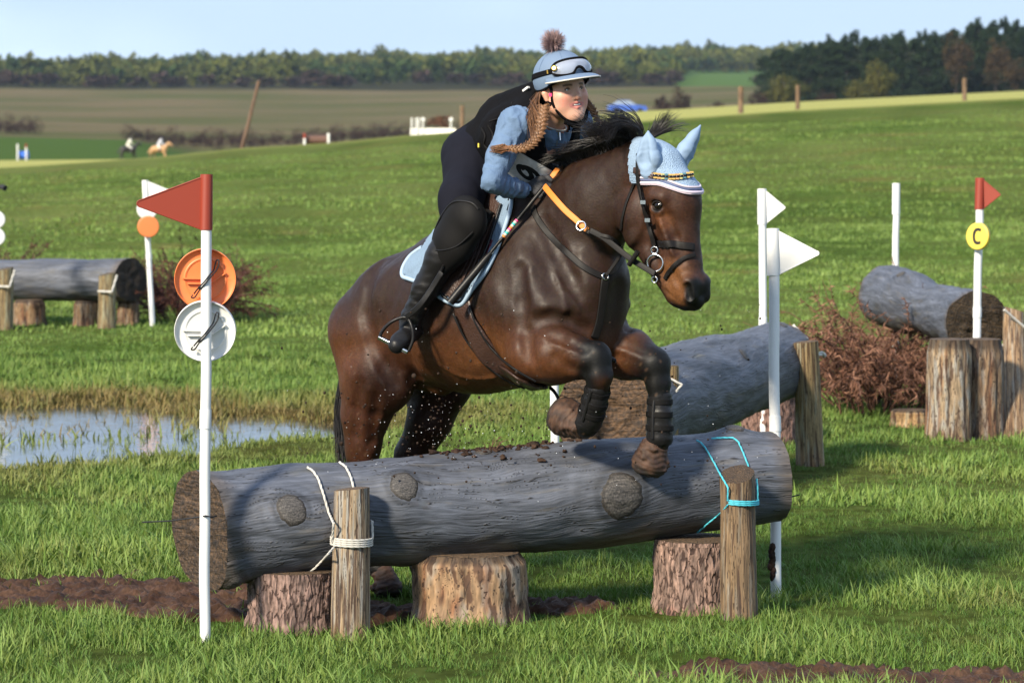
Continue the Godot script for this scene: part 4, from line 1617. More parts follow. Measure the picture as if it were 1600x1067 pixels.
func coat(p: Vector3, n: Vector3) -> Color:
	var g := n_a.get_noise_3d(p.x * 3.0, p.y * 3.0, p.z * 3.0)
	var fine := n_b.get_noise_3d(p.x * 40.0, p.y * 40.0, p.z * 40.0)
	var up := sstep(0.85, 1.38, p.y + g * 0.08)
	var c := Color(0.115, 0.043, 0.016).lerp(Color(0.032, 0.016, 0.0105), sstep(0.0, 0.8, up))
	for s in coat_spots:
		var w := near_seg(p, s[0], s[1], s[2], s[3])
		if w > 0.0:
			c = c.lerp(s[4], w)
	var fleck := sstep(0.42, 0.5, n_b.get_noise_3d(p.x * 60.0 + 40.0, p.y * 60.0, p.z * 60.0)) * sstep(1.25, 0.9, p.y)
	return (c * (1.0 + fine * 0.3 + g * 0.2)).lerp(Color(0.13, 0.075, 0.045), fleck * 0.6)

func build_horse() -> void:
	horse = Node3D.new()
	horse.name = numbered("horse")
	add_child(horse)
	horse.transform = Transform3D(Basis(H_F, Vector3.UP, H_N), H_O)
	tag(horse, "dark bay horse jumping over the front log with its forelegs folded", "horse")
	var black := Color(0.0065, 0.006, 0.0065)
	var tan := Color(0.20, 0.085, 0.032)
	var brown := Color(0.066, 0.025, 0.012)
	coat_spots = [
		[mp(830, 560, 0.22), mp(800, 590, 0.2), 0.05, 0.2, Color(0.15, 0.06, 0.022)],
		[hp(700, 596, 0.1), hp(640, 585, 0.15), 0.02, 0.14, Color(0.12, 0.046, 0.018)],
		[hp(600, 600, 0.2), hp(570, 690, 0.16), 0.08, 0.22, Color(0.066, 0.025, 0.012)],
		[hp(700, 610, -0.1), hp(645, 720, -0.1), 0.09, 0.16, Color(0.032, 0.012, 0.007)],
		[mp(1040, 300, 0.0), mp(1080, 400, 0.0), 0.1, 0.2, Color(0.06, 0.025, 0.013)],
		[mp(1050, 330, 0.09), mp(1060, 345, 0.085), 0.015, 0.05, Color(0.13, 0.05, 0.02)],
		[mp(1066, 425, 0.03), mp(1072, 450, 0.03), 0.035, 0.085, tan],
		[mp(1066, 425, -0.03), mp(1072, 450, -0.03), 0.035, 0.085, tan],
		[mp(1098, 452, 0.04), mp(1096, 480, 0.02), 0.032, 0.055, black],
		[mp(1098, 452, -0.04), mp(1096, 480, -0.02), 0.032, 0.055, black],
		[mp(1062, 482), mp(1085, 486), 0.03, 0.05, black],
		[mp(1054, 321, 0.11), mp(1054, 322, 0.11), 0.018, 0.034, black],
		[hp(560, 745, 0.12), hp(600, 915, 0.12), 0.06, 0.12, black],
		[hp(632, 745, -0.13), hp(660, 915, -0.13), 0.06, 0.13, black],
		[hp(925, 556, 0.15), hp(937, 560, 0.15), 0.05, 0.125, black],
		[hp(936, 560, 0.15), hp(915, 668, 0.13), 0.06, 0.09, black],
		[hp(1018, 566, -0.14), hp(1028, 572, -0.14), 0.05, 0.125, black],
		[hp(1028, 572, -0.14), hp(1029, 690, -0.13), 0.06, 0.09, black],
		[hp(965, 555, -0.2), hp(985, 560, -0.18), 0.06, 0.14, Color(0.14, 0.055, 0.02)],
	]
	var m := mat("coat", Color.WHITE, 0.74, true)
	m.roughness_texture = noise_tex(0.012, 5, Color(0.52, 0.52, 0.52), Color(0.95, 0.95, 0.95), 512, FastNoiseLite.TYPE_SIMPLEX_SMOOTH, 12)
	m.albedo_texture = noise_tex(0.05, 5, Color(0.66, 0.64, 0.62), Color(1, 1, 1), 512)
	triplanar(m, 3.5, false)
	m.metallic_specular = 0.36
	m.heightmap_enabled = true
	m.heightmap_texture = m.albedo_texture
	m.heightmap_scale = 0.16
	m = mat("hair", lin(0.012, 0.009, 0.008), 0.42, true)
	m = mat("hoof", Color.WHITE, 0.75, true)
	m = mat("eye", lin(0.006, 0.004, 0.003), 0.06)
	HB = Field.new(Vector3(-1.85, 0.0, -0.40), Vector3(0.36, 1.95, 0.42), 0.0105)
	horse_shape(HB)
	grooves(HB)
	ripple(HB, 0.004, func(p: Vector3): return n_a.get_noise_3d(p.x * 5.0, p.y * 4.0, p.z * 5.0) + 0.35 * n_c.get_noise_3d(p.x * 22.0, p.y * 12.0, p.z * 22.0))
	HH = Field.new(Vector3(-0.22, 0.98, -0.17), Vector3(0.46, 1.88, 0.17), 0.006)
	horse_shape(HH)
	grooves(HH)
	ripple(HH, 0.003, func(p: Vector3): return n_a.get_noise_3d(p.x * 5.0, p.y * 4.0, p.z * 5.0) + 0.35 * n_c.get_noise_3d(p.x * 22.0, p.y * 12.0, p.z * 22.0))
	neck_cut = mp(962, 300)
	neck_dir = Vector3(0.84, 0.55, 0)
	throat = mp(966, 392)
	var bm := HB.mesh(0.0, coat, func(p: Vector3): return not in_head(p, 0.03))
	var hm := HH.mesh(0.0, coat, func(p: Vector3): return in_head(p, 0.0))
	var am := ArrayMesh.new()
	var st := SurfaceTool.new()
	st.append_from(bm, 0, Transform3D())
	st.append_from(hm, 0, Transform3D())
	obj("body", st.commit(), M.coat, horse)
	# eyes
	for s in [1.0, -1.0]:
		var b := MB.new()
		b.ball(mp(1053, 320.5, s * 0.0885), Vector3(0.021, 0.017, 0.014), 16, 10)
		obj("eye", b.mesh(), M.eye, horse)
		b = MB.new()
		var lid := []
		for k in 9:
			var a := lerpf(0.15, PI - 0.15, k / 8.0)
			lid.append(mp(1053, 320.5, s * 0.0905) + Vector3(cos(a) * 0.021, sin(a) * 0.0165, s * 0.008))
		b.tube(lid, 0.0045, 6)
		obj("eyelid", b.mesh(), M.hair, horse)
	hooves()
	hair()

func in_head(p: Vector3, over: float) -> bool:
	if p.x > 0.43 or p.y > 1.86 or p.y < 1.0 or absf(p.z) > 0.155:
		return false
	var a := (p - neck_cut).dot(neck_dir)
	var b := p.x - throat.x - (throat.y - p.y) * 0.45
	return minf(a, b) > over

func hoof_mesh(a: Vector3, b: Vector3, ra: float, rb: float) -> ArrayMesh:
	var mid := (a + b) * 0.5
	var f := Field.new(mid - Vector3.ONE * 0.15, mid + Vector3.ONE * 0.15, 0.006)
	f.cap(a, b, ra, rb, 0.02)
	var ax := (b - a).normalized()
	# flat sole
	f.cap(b + ax * (rb * 0.62 + 0.3), b + ax * (rb * 0.62 + 0.301), 0.3, 0.3, 0.01, Vector3.ZERO, 1.0, true)
	for i in 14:
		var q := mid + Vector3(rng.randf_range(-1, 1), rng.randf_range(-1, 1), rng.randf_range(-1, 1)) * 0.05
		q = f.snap(q)
		if (q - mid).length() < 0.12:
			f.cap(q, q + Vector3(0.004, 0, 0), rng.randf_range(0.006, 0.016), 0.006, 0.012)
	ripple(f, 0.0022, func(p: Vector3): return sin((p - b).dot(ax) * 330.0 + 3.0 * n_c.get_noise_3d(p.x * 18.0, p.y * 18.0, p.z * 18.0)) + 0.6 * n_b.get_noise_3d(p.x * 30.0, p.y * 30.0, p.z * 30.0))
	return f.mesh(0.0, func(p: Vector3, n: Vector3):
		var w := clampf(0.5 + n_b.get_noise_3d(p.x * 25.0, p.y * 25.0, p.z * 25.0) * 1.2, 0.0, 1.0)
		var low := sstep(0.1, 0.45, (p - b).dot(ax) / rb + 0.2 * n_c.get_noise_3d(p.x * 20.0, p.y * 20.0, p.z * 20.0))
		return Color(0.028, 0.014, 0.009).lerp(Color(0.075, 0.036, 0.02), w).lerp(Color(0.012, 0.01, 0.009), low * 0.85))

func hooves() -> void:
	for q in [[hp(908, 664, 0.125), hp(884, 652, 0.125), 0.052, 0.076], [hp(1021, 702, -0.125), hp(1016, 721, -0.125), 0.055, 0.071], [hp(600, 896, 0.12), hp(606, 918, 0.12), 0.042, 0.058], [hp(668, 894, -0.13), hp(675, 915, -0.13), 0.042, 0.058]]:
		obj("hoof", hoof_mesh(q[0], q[1], q[2], q[3]), M.hoof, horse)

func strand(b: MB, p: Vector3, dir: Vector3, len: float, pull: Vector3, r: float, segs := 7, wild := 0.15, sd := 0.0) -> void:
	var path := []
	var rad := []
	var step := len / segs
	for k in segs + 1:
		path.append(p)
		rad.append(r * (1.0 - 0.85 * pow(float(k) / segs, 1.5)))
		p += dir * step
		var q := p * 6.0
		dir = (dir + pull * step + Vector3(n_c.get_noise_3dv(q), n_c.get_noise_3dv(q + Vector3(9, 0, 0)), n_c.get_noise_3dv(q + Vector3(0, 9, 0))) * wild).normalized()
	b.tube(path, rad, 3, 1.0, Vector3.UP, false)

func hair() -> void:
	var r := RandomNumberGenerator.new()
	r.seed = 5
	var b := MB.new()
	var crest := [mp(835, 296), mp(866, 272), mp(895, 258), mp(925, 246), mp(955, 235), mp(985, 226), mp(1008, 222)]
	for i in 1700:
		var t := pow(r.randf(), 0.75)
		var e := t * 5.999
		var root: Vector3 = crest[int(e)].lerp(crest[int(e) + 1], e - int(e))
		root = HB.snap(root + Vector3(0, 0.02, r.randf_range(-0.02, 0.03))) if t < 0.8 else root
		b.col = Color(1, 1, 1) * r.randf_range(0.55, 1.5)
		if r.randf() < 0.25:
			b.col = b.col * Color(2.4, 1.6, 1.2)
		var lock := n_a.get_noise_1d(t * 26.0)
		var dir := Vector3(-0.05 + lock * 0.6 + r.randf_range(-0.15, 0.15), 1.0, 0.35 + lock * 0.4 + r.randf_range(-0.3, 0.4)).normalized()
		var len := r.randf_range(0.12, 0.22) * (1.0 + lock * 0.4) * lerpf(0.16, 1.05, sstep(0.32, 0.78, t))
		var pull := Vector3(-3.0 + 4.0 * lock, -7.5, 3.0 + 2.0 * lock)
		if t > 0.86 and r.randf() < 0.5:
			dir = Vector3(0.75, 0.45, -0.5 + r.randf_range(-0.2, 0.2)).normalized()
			pull = Vector3(2.0, -3.5, -1.0)
			len = r.randf_range(0.1, 0.2)
		strand(b, root, dir, len, pull * r.randf_range(0.6, 1.1), r.randf_range(0.0012, 0.0026), 7, 0.28)
	# locks that fall on the near side towards the rider's hand
	for i in 200:
		var t := 0.25 + r.randf() * 0.6
		var e := t * 5.999
		var root: Vector3 = crest[int(e)].lerp(crest[int(e) + 1], e - int(e)) + Vector3(r.randf_range(-0.01, 0.01), 0.02, 0.02)
		b.col = Color(1, 1, 1) * r.randf_range(0.5, 1.4)
		strand(b, root, Vector3(-0.6, 0.35 + r.randf_range(-0.2, 0.2), 0.75).normalized(), r.randf_range(0.08, 0.16), Vector3(-1.5, -8.0, 0.5), r.randf_range(0.0014, 0.0026), 7, 0.16)
	obj("mane", b.mesh(), M.hair, horse)
	b = MB.new()
	for i in 260:
		var root := mp(560, 518, 0.0) + Vector3(0, r.randf_range(-0.1, 0.03), r.randf_range(-0.02, 0.02))
		b.col = Color(1, 1, 1) * r.randf_range(0.5, 1.3)
		strand(b, root, Vector3(-0.5 + r.randf_range(-0.1, 0.1), -0.9, r.randf_range(-0.1, 0.12)).normalized(), r.randf_range(0.45, 0.62), Vector3(0.9, -2.2, 0.25 + r.randf_range(-0.3, 0.3)), 0.0026, 9, 0.1)
	obj("tail", b.mesh(), M.hair, horse)

# ---------------------------------------------------------------- the rider, in the horse's axes
var rider: Node3D
var E_O := Vector3.ZERO      # midway between the eyes
var E_L := Vector3.ZERO      # her left
var E_U := Vector3.ZERO
var E_F := Vector3.ZERO
var FV: Field                # safety vest
var FS: Field                # shirt
var FF: Field                # head

func hd(l: float, u: float, f: float) -> Vector3:
	return E_O + E_L * l + E_U * u + E_F * f

func to_h(d: Vector3) -> Vector3:
	return Vector3(d.dot(H_F), d.y, d.dot(H_N))

func add_list(f: Field, list: Array, grow := 0.0) -> void:
	for q in list:
		f.cap(q[0], q[1], q[2] + grow, q[3] + grow, q[4], q[5] if q.size() > 5 else Vector3.ZERO, q[6] if q.size() > 6 else 1.0)

func field_for(list: Array, cell: float, room := 0.05) -> Field:
	var lo := Vector3.ONE * 99.0
	var hi := -lo
	for q in list:
		var r := Vector3.ONE * (maxf(q[2], q[3]) + room)
		lo = lo.min(q[0] - r).min(q[1] - r)
		hi = hi.max(q[0] + r).max(q[1] + r)
	var f := Field.new(lo, hi, cell)
	add_list(f, list)
	return f

func ripple(f: Field, amount: float, shape: Callable) -> void:   # creases: shape(p) -> -1 .. 1
	for z in f.nz:
		for y in f.ny:
			var i := (z * f.ny + y) * f.nx
			for x in f.nx:
				if absf(f.f[i]) < 0.03:
					f.f[i] += amount * shape.call(f.o + Vector3(x, y, z) * f.h)
				i += 1

func plain_paint(p: Vector3, n: Vector3) -> Color:
	return Color(1, 1, 1) * (1.0 + 0.22 * n_a.get_noise_3d(p.x * 9.0, p.y * 9.0, p.z * 9.0))

func build_rider() -> void:
	rider = Node3D.new()
	rider.name = numbered("person")
	add_child(rider)
	rider.transform = horse.transform
	tag(rider, "young rider in blue shirt and black vest crouching over the jumping horse", "person")
	var skin := mat("skin", Color.WHITE, 0.5, true)
	skin.subsurf_scatter_enabled = true
	skin.subsurf_scatter_strength = 0.15
	var cloth := noise_tex(0.25, 3, Color(0.8, 0.8, 0.8), Color(1, 1, 1), 256)
	var m := mat("blue_cloth", lin(0.13, 0.21, 0.345), 0.85, true)
	m.albedo_texture = cloth
	triplanar(m, 8.0, false)
	m.heightmap_enabled = true
	m.heightmap_texture = noise_tex(0.05, 4, Color.BLACK, Color.WHITE, 256, FastNoiseLite.TYPE_SIMPLEX_SMOOTH, 9)
	m.heightmap_scale = 0.14
	m = mat("blue_silk", lin(0.155, 0.225, 0.34), 0.7, true)
	m.albedo_texture = cloth
	triplanar(m, 6.0, false)
	m = mat("black_cloth", lin(0.008, 0.008, 0.0095), 0.9, true)
	m.metallic_specular = 0.15
	m.albedo_texture = cloth
	triplanar(m, 8.0, false)
	m = mat("navy_cloth", lin(0.009, 0.0095, 0.015), 0.85, true)
	m.metallic_specular = 0.18
	m = mat("black_leather", lin(0.009, 0.0085, 0.009), 0.42, true)
	m.metallic_specular = 0.35
	m.heightmap_enabled = true
	m.heightmap_texture = cloth
	m.heightmap_scale = 0.25
	triplanar(m, 5.0, false)
	m = mat("matt_leather", lin(0.008, 0.0075, 0.0075), 0.6, true)
	m.metallic_specular = 0.22
	m = mat("steel", lin(0.6, 0.6, 0.6), 0.22)
	m.metallic = 1.0
	m = mat("brown_hair", lin(0.20, 0.098, 0.042), 0.5, true)
	# where the joints are
	var hip := hp(740, 256, 0.10)
	var knee := hp(716, 358, 0.31)
	var ankle := hp(641, 500, 0.36)
	var Z := Vector3(0, 0, 1)
	var pelvis := mp(742, 246)
	var chest := mp(826, 214)
	var tall := (chest - pelvis).normalized()
	var belly := Vector3(tall.y, -tall.x, 0)
	var shoulder := hp(806, 194, 0.185)
	var elbow := hp(768, 284, 0.33)
	var wrist := hp(828, 297, 0.10)
	var shoulder2 := mp(848, 190, -0.19)
	var elbow2 := mp(838, 268, -0.30)
	var wrist2 := mp(866, 285, -0.10)
	var torso := [[pelvis, mp(772, 232), 0.132, 0.125, 0.06, belly, 0.88], [mp(772, 232), chest, 0.125, 0.155, 0.05, belly, 0.85], [mp(800, 232), mp(838, 232), 0.105, 0.105, 0.06],
		[chest + Z * 0.10, chest - Z * 0.10, 0.10, 0.10, 0.06]]
	var hips := [[hp(736, 243, 0.06), mp(766, 228), 0.115, 0.115, 0.05], [hp(737, 250, 0.09), hp(734, 266, 0.12), 0.104, 0.1, 0.04], [mp(736, 254, -0.08), mp(730, 268, -0.11), 0.112, 0.1, 0.04],
		[hip, hp(720, 312, 0.26), 0.098, 0.083, 0.05], [hp(720, 312, 0.26), knee, 0.083, 0.07, 0.03],
		[Vector3(hip.x, hip.y, -0.10), Vector3(knee.x, knee.y, -0.31), 0.10, 0.068, 0.05]]
	var legs := [[hp(712, 362, 0.31), hp(692, 402, 0.325), 0.067, 0.064, 0.03], [hp(692, 402, 0.325), hp(666, 450, 0.345), 0.061, 0.052, 0.03], [hp(666, 450, 0.345), ankle, 0.05, 0.039, 0.02],
		[ankle, hp(645, 518, 0.345), 0.038, 0.035, 0.02], [hp(645, 516, 0.34), hp(627, 533, 0.42), 0.036, 0.038, 0.02], [hp(627, 533, 0.42), hp(619, 540, 0.455), 0.038, 0.032, 0.02]]
	for q in legs.duplicate():   # the other leg
		var a: Vector3 = q[0]
		var c: Vector3 = q[1]
		legs.append([Vector3(a.x, a.y, -a.z), Vector3(c.x, c.y, -c.z), q[2], q[3], q[4]])
	var arms := [[mp(846, 195, 0.06), shoulder, 0.072, 0.062, 0.03], [shoulder, hp(781, 245, 0.265), 0.059, 0.050, 0.03], [hp(781, 245, 0.265), elbow, 0.050, 0.042, 0.02], [elbow, hp(795, 292, 0.22), 0.042, 0.039, 0.012], [hp(795, 292, 0.22), hp(822, 298, 0.13), 0.038, 0.028, 0.02],
		[mp(846, 195, -0.06), shoulder2, 0.07, 0.06, 0.03], [shoulder2, elbow2, 0.06, 0.046, 0.03], [elbow2, wrist2, 0.046, 0.034, 0.02]]
	var neck := [[mp(850, 204), mp(870, 168), 0.058, 0.05, 0.03]]
	# head
	E_F = to_h(Vector3(0.56, 0.05, 0.83)).normalized()
	E_U = to_h(Vector3(-0.13, 0.99, 0.0)).normalized()
	E_U = (E_U - E_F * E_U.dot(E_F)).normalized()
	E_L = E_U.cross(E_F)
	E_O = mp(878, 141) + E_F * 0.088
	var face := head_list()
	FF = Field.new(hd(0, 0, -0.07) - Vector3.ONE * 0.19, hd(0, 0, -0.07) + Vector3.ONE * 0.19, 0.0036)
	add_list(FF, neck)
	face_shape(FF)
	# body: one surface under the clothes, head and hands joined to it
	var body_field := field_for(torso + hips + legs + arms, 0.014, 0.03)
	body_field = Field.new(body_field.o, body_field.o + Vector3(body_field.nx, body_field.ny + 4, body_field.nz) * body_field.h, 0.014)
	add_list(body_field, torso + hips + legs + arms, -0.012)
	add_list(body_field, neck)
	var top := mp(862, 186)
	var axis := (mp(870, 168) - mp(850, 204)).normalized()
	var st := SurfaceTool.new()
	st.append_from(body_field.mesh(0.0, func(p: Vector3, n: Vector3): return Color(0.5, 0.25, 0.17), func(p: Vector3): return (p - top).dot(axis) < 0.02), 0, Transform3D())
	st.append_from(FF.mesh(0.0, face_paint, func(p: Vector3): return (p - top).dot(axis) > -0.015), 0, Transform3D())
	obj("body", st.commit(), M.skin, rider)
	face_parts()
	# breeches, boots
	var fb := field_for(hips, 0.010)
	ripple(fb, 0.0045, func(p: Vector3): return n_a.get_noise_3d(p.x * 14.0, p.y * 7.0, p.z * 14.0))
	obj("breeches", fb.mesh(0.0, plain_paint), M.navy_cloth, rider)
	var fl := field_for(legs, 0.008)
	ripple(fl, 0.007, func(p: Vector3):
		var t := near_seg(p, hp(655, 470, 0.35), hp(640, 510, 0.36), 0.03, 0.14)
		return n_c.get_noise_3d(p.x * 16.0, p.y * 46.0, p.z * 16.0) * (0.25 + t * 0.5))
	obj("boot", fl.mesh(0.0, plain_paint, func(p: Vector3): return p.z > 0.0), M.black_leather, rider)
	obj("boot", fl.mesh(0.0, plain_paint, func(p: Vector3): return p.z < 0.0), M.black_leather, rider)
	var fk := field_for([[hp(727, 345, 0.325), hp(706, 375, 0.335), 0.098, 0.086, 0.03, Z, 0.62], [hp(712, 385, 0.335), hp(688, 418, 0.345), 0.062, 0.04, 0.05, Z, 0.7]], 0.008)
	obj("knee_guard", fk.mesh(0.0, plain_paint), M.matt_leather, rider)
	var b := MB.new()
	var trim := []
	for q in [[689, 420], [674, 400], [672, 374], [679, 350], [692, 330], [712, 317], [735, 314], [754, 318]]:
		trim.append(fk.snap(hp(q[0], q[1], 0.36), 0.002))
	b.tube(smooth(trim, 5), 0.0042, 6)
	trim = []
	for q in [[672, 392], [690, 392], [712, 386], [735, 374]]:
		trim.append(fk.snap(hp(q[0], q[1], 0.41), 0.001))
	b.tube(smooth(trim, 5), 0.003, 6)
	obj("piping", b.mesh(), M.black_leather, rider)
	b = MB.new()
	b.tube(smooth([fl.snap(hp(660, 487, 0.42), 0.003), fl.snap(hp(672, 468, 0.42), 0.004), fl.snap(hp(688, 440, 0.42), 0.004), fl.snap(hp(694, 425, 0.42), 0.004)], 5), 0.006, 6)
	obj("zip_flap", b.mesh(), M.black_leather, rider)
	# shirt
	FS = field_for(arms + [[mp(800, 232), mp(850, 205), 0.13, 0.10, 0.05], [mp(850, 206), mp(861, 188), 0.066, 0.062, 0.03]], 0.007)
	var upper := (elbow - shoulder).normalized()
	var fore := (wrist - elbow).normalized()
	ripple(FS, 0.0075, func(p: Vector3):
		var t := (p - elbow).dot(fore)
		var g := n_a.get_noise_3d(p.x * 9.0, p.y * 9.0, p.z * 9.0)
		if t > 0.0:
			return sin(t * 170.0 + g * 7.0) * 0.6 * sstep(0.0, 0.05, t)
		t = (p - elbow).dot(-upper)
		return sin(t * 110.0 + g * 8.0) * 0.5 * sstep(0.22, 0.05, t) + g * 0.4)
	obj("shirt", FS.mesh(0.0, plain_paint, func(p: Vector3): return (p - mp(862, 187)).dot(axis) < 0.0 or (p - mp(862, 187)).length() > 0.1 if (p - elbow).dot(fore) < elbow.distance_to(wrist) * 0.86 or p.z < 0.0 or (p - wrist).length() > 0.09 else false), M.blue_cloth, rider)
	# collar and zip
	b = MB.new()
	var ring := []
	var side := axis.cross(Z).normalized()
	for i in 25:
		var a := lerpf(-2.55, 2.55, i / 24.0)
		ring.append(mp(861, 190) + axis * (0.004 - 0.03 * (1.0 - cos(a)) * 0.3) + (side * cos(a) + Z * sin(a)) * 0.064)
	b.tube(ring, 0.0035, 6, 1.0, Vector3.UP)
	obj("collar_edge", b.mesh(), M.white_rope, rider)
	b = MB.new()
	var zp := on_field(FS, 874, 213, 0.004)
	b.box(zp, Vector3(0.008, 0.03, 0.005), Basis(Z, 0.1))
	b.tube([on_field(FS, 873, 206, 0.003), on_field(FS, 870, 225, 0.002), on_field(FS, 864, 240, 0.002)], 0.0022, 5)
	obj("zip", b.mesh(), M.steel, rider)
	# vest
	var vest := torso + [[mp(790, 186), mp(838, 158), 0.09, 0.062, 0.05], [mp(846, 176, 0.05), mp(846, 176, -0.05), 0.05, 0.05, 0.04], [mp(806, 236), mp(838, 246), 0.115, 0.105, 0.05], [chest + Z * 0.11, mp(846, 196, 0.10), 0.098, 0.07, 0.04], [chest - Z * 0.11, mp(846, 196, -0.10), 0.098, 0.07, 0.04]]
	FV = field_for(vest, 0.009, 0.07)
	for i in FV.f.size():
		FV.f[i] -= 0.014
	FV.cap(shoulder + Vector3(-0.01, -0.01, 0.03), elbow, 0.085, 0.08, 0.012, Vector3.ZERO, 1.0, true)
	FV.cap(shoulder2 + Vector3(-0.01, -0.01, -0.03), elbow2, 0.085, 0.08, 0.012, Vector3.ZERO, 1.0, true)
	FV.cap(mp(848, 212), mp(885, 150), 0.082, 0.11, 0.02, Vector3.ZERO, 1.0, true)
	FV.cap(mp(872, 214), mp(880, 245), 0.075, 0.06, 0.015, Vector3.ZERO, 1.0, true)
	ripple(FV, 0.004, func(p: Vector3): return n_a.get_noise_3d(p.x * 12.0, p.y * 12.0, p.z * 12.0) + 0.5 * n_c.get_noise_3d(p.x * 40.0, p.y * 40.0, p.z * 40.0))
	var waist := mp(752, 240)
	obj("safety_vest", FV.mesh(0.0, plain_paint, func(p: Vector3): return (p - waist).dot(tall) > -0.02), M.black_cloth, rider)
	b = MB.new()
	for q in [[[752, 200], [758, 212], [756, 226], [764, 236], [762, 248]], [[762, 196], [770, 210], [768, 226], [776, 238]]]:
		var lace := []
		for w in q:
			lace.append(on_field(FV, w[0], w[1], 0.003))
		b.tube(smooth(lace, 4), 0.0045, 5)
		obj("lacing", b.mesh(), M.matt_leather, rider)
		b = MB.new()
	b = MB.new()
	for q in [[[800, 160], [792, 182], [786, 205], [782, 232], [784, 258]], [[838, 150], [842, 172], [846, 190]], [[764, 190], [776, 186], [790, 184]]]:
		var seam := []
		for w in q:
			seam.append(on_field(FV, w[0], w[1], 0.001))
		b.tube(smooth(seam, 5), 0.0035, 6)
	obj("seam", b.mesh(), M.matt_leather, rider).set_meta("kind", "stuff")
	b = MB.new()
	b.box(on_field(FV, 748, 227, 0.006), Vector3(0.006, 0.016, 0.006))
	obj("yellow_tag", b.mesh(), M.yellow_plastic, rider)
	b = MB.new()
	b.box(on_field(FV, 822, 139, 0.006), Vector3(0.03, 0.008, 0.012), Basis(Z, 0.5))
	obj("white_tag", b.mesh(), M.white_plastic, rider)
	bib()
	helmet()
	braids()
	hand(mp(846, 293, 0.0).lerp(hp(843, 293, 0.085), 1.0), wrist, 1.0)
	hand(hp(866, 277, -0.02), wrist2, -1.0)

func smooth(pts: Array, m: int) -> Array:
	var out := []
	for i in pts.size() - 1:
		var a: Vector3 = pts[maxi(i - 1, 0)]
		var b: Vector3 = pts[i]
		var c: Vector3 = pts[i + 1]
		var d: Vector3 = pts[mini(i + 2, pts.size() - 1)]
		for k in m:
			out.append(b.cubic_interpolate(c, a, d, float(k) / m))
	out.append(pts[-1])
	return out

func on_field(f: Field, px: float, py: float, off := 0.0) -> Vector3:   # the point of a surface in horse axes that shows at a pixel
	var from := h_local(Vector3(0, CAM_H, 0))
	var dir := to_h(ray(px, py)).normalized()
	var mid := f.o + Vector3(f.nx, f.ny, f.nz) * f.h * 0.5
	var start := (mid - from).dot(dir) - Vector3(f.nx, f.ny, f.nz).length() * f.h * 0.5
	var p := from + dir * start
	var far := Vector3(f.nx, f.ny, f.nz).length() * f.h
	var t := 0.0
	while t < far:
		var d := f.sample(p + dir * t) - off
		if d < 0.0006:
			return p + dir * t
		t += clampf(d * 0.8, 0.001, f.h * 1.5) if d < 5.0 else f.h * 1.5
	return hp(px, py, 0.12)

func head_list() -> Array:
	return []

func face_shape(f: Field) -> void:
	var c := func(a: Vector3, b: Vector3, ra: float, rb: float, k: float, cut := false) -> void:
		f.cap(hd(a.x, a.y, a.z), hd(b.x, b.y, b.z), ra, rb, k, Vector3.ZERO, 1.0, cut)
	c.call(Vector3(0, 0.03, -0.085), Vector3(0, 0.035, -0.115), 0.079, 0.078, 0.02)
	c.call(Vector3(0, 0.035, -0.055), Vector3(0, 0.0, -0.055), 0.058, 0.056, 0.03)
	c.call(Vector3(0, -0.03, -0.05), Vector3(0, -0.085, -0.036), 0.054, 0.036, 0.03)
	c.call(Vector3(0, -0.092, -0.028), Vector3(0, -0.104, -0.018), 0.027, 0.019, 0.02)
	for s in [1.0, -1.0]:
		c.call(Vector3(s * 0.038, -0.03, -0.035), Vector3(s * 0.037, -0.055, -0.04), 0.034, 0.034, 0.025)
		c.call(Vector3(s * 0.05, -0.06, -0.075), Vector3(s * 0.018, -0.098, -0.03), 0.026, 0.022, 0.025)
		c.call(Vector3(s * 0.012, 0.016, -0.016), Vector3(s * 0.042, 0.016, -0.026), 0.014, 0.012, 0.015)
		c.call(Vector3(s * 0.031, -0.001, 0.006), Vector3(s * 0.034, -0.001, 0.004), 0.012, 0.011, 0.014, true)
	c.call(Vector3(0, 0.004, -0.010), Vector3(0, -0.027, 0.0125), 0.0082, 0.0105, 0.008)
	c.call(Vector3(0, -0.030, 0.013), Vector3(0, -0.0325, 0.0125), 0.0115, 0.0105, 0.008)
	for s in [1.0, -1.0]:
		c.call(Vector3(s * 0.0105, -0.035, -0.001), Vector3(s * 0.012, -0.035, -0.004), 0.0075, 0.007, 0.006)
		c.call(Vector3(s * 0.0065, -0.0425, 0.006), Vector3(s * 0.0085, -0.0415, 0.002), 0.003, 0.003, 0.003, true)
		# lids
		c.call(Vector3(s * 0.018, 0.000, -0.0105), Vector3(s * 0.031, 0.0065, -0.008), 0.0035, 0.004, 0.004)
		c.call(Vector3(s * 0.031, 0.0065, -0.008), Vector3(s * 0.046, -0.001, -0.016), 0.004, 0.0035, 0.004)
		c.call(Vector3(s * 0.019, -0.003, -0.0105), Vector3(s * 0.031, -0.009, -0.009), 0.003, 0.0035, 0.005)
		c.call(Vector3(s * 0.031, -0.009, -0.009), Vector3(s * 0.045, -0.003, -0.016), 0.0035, 0.003, 0.005)
		# lips
		c.call(Vector3(0, -0.0535, 0.0015), Vector3(s * 0.027, -0.059, -0.0065), 0.0050, 0.0032, 0.006)
		c.call(Vector3(0, -0.0705, 0.0), Vector3(s * 0.026, -0.0615, -0.0065), 0.0058, 0.0032, 0.006)
		# ears
		c.call(Vector3(s * 0.080, -0.005, -0.088), Vector3(s * 0.078, -0.03, -0.083), 0.014, 0.009, 0.008)
	c.call(Vector3(-0.017, -0.0618, 0.004), Vector3(0.017, -0.0618, 0.004), 0.0050, 0.0050, 0.003, true)

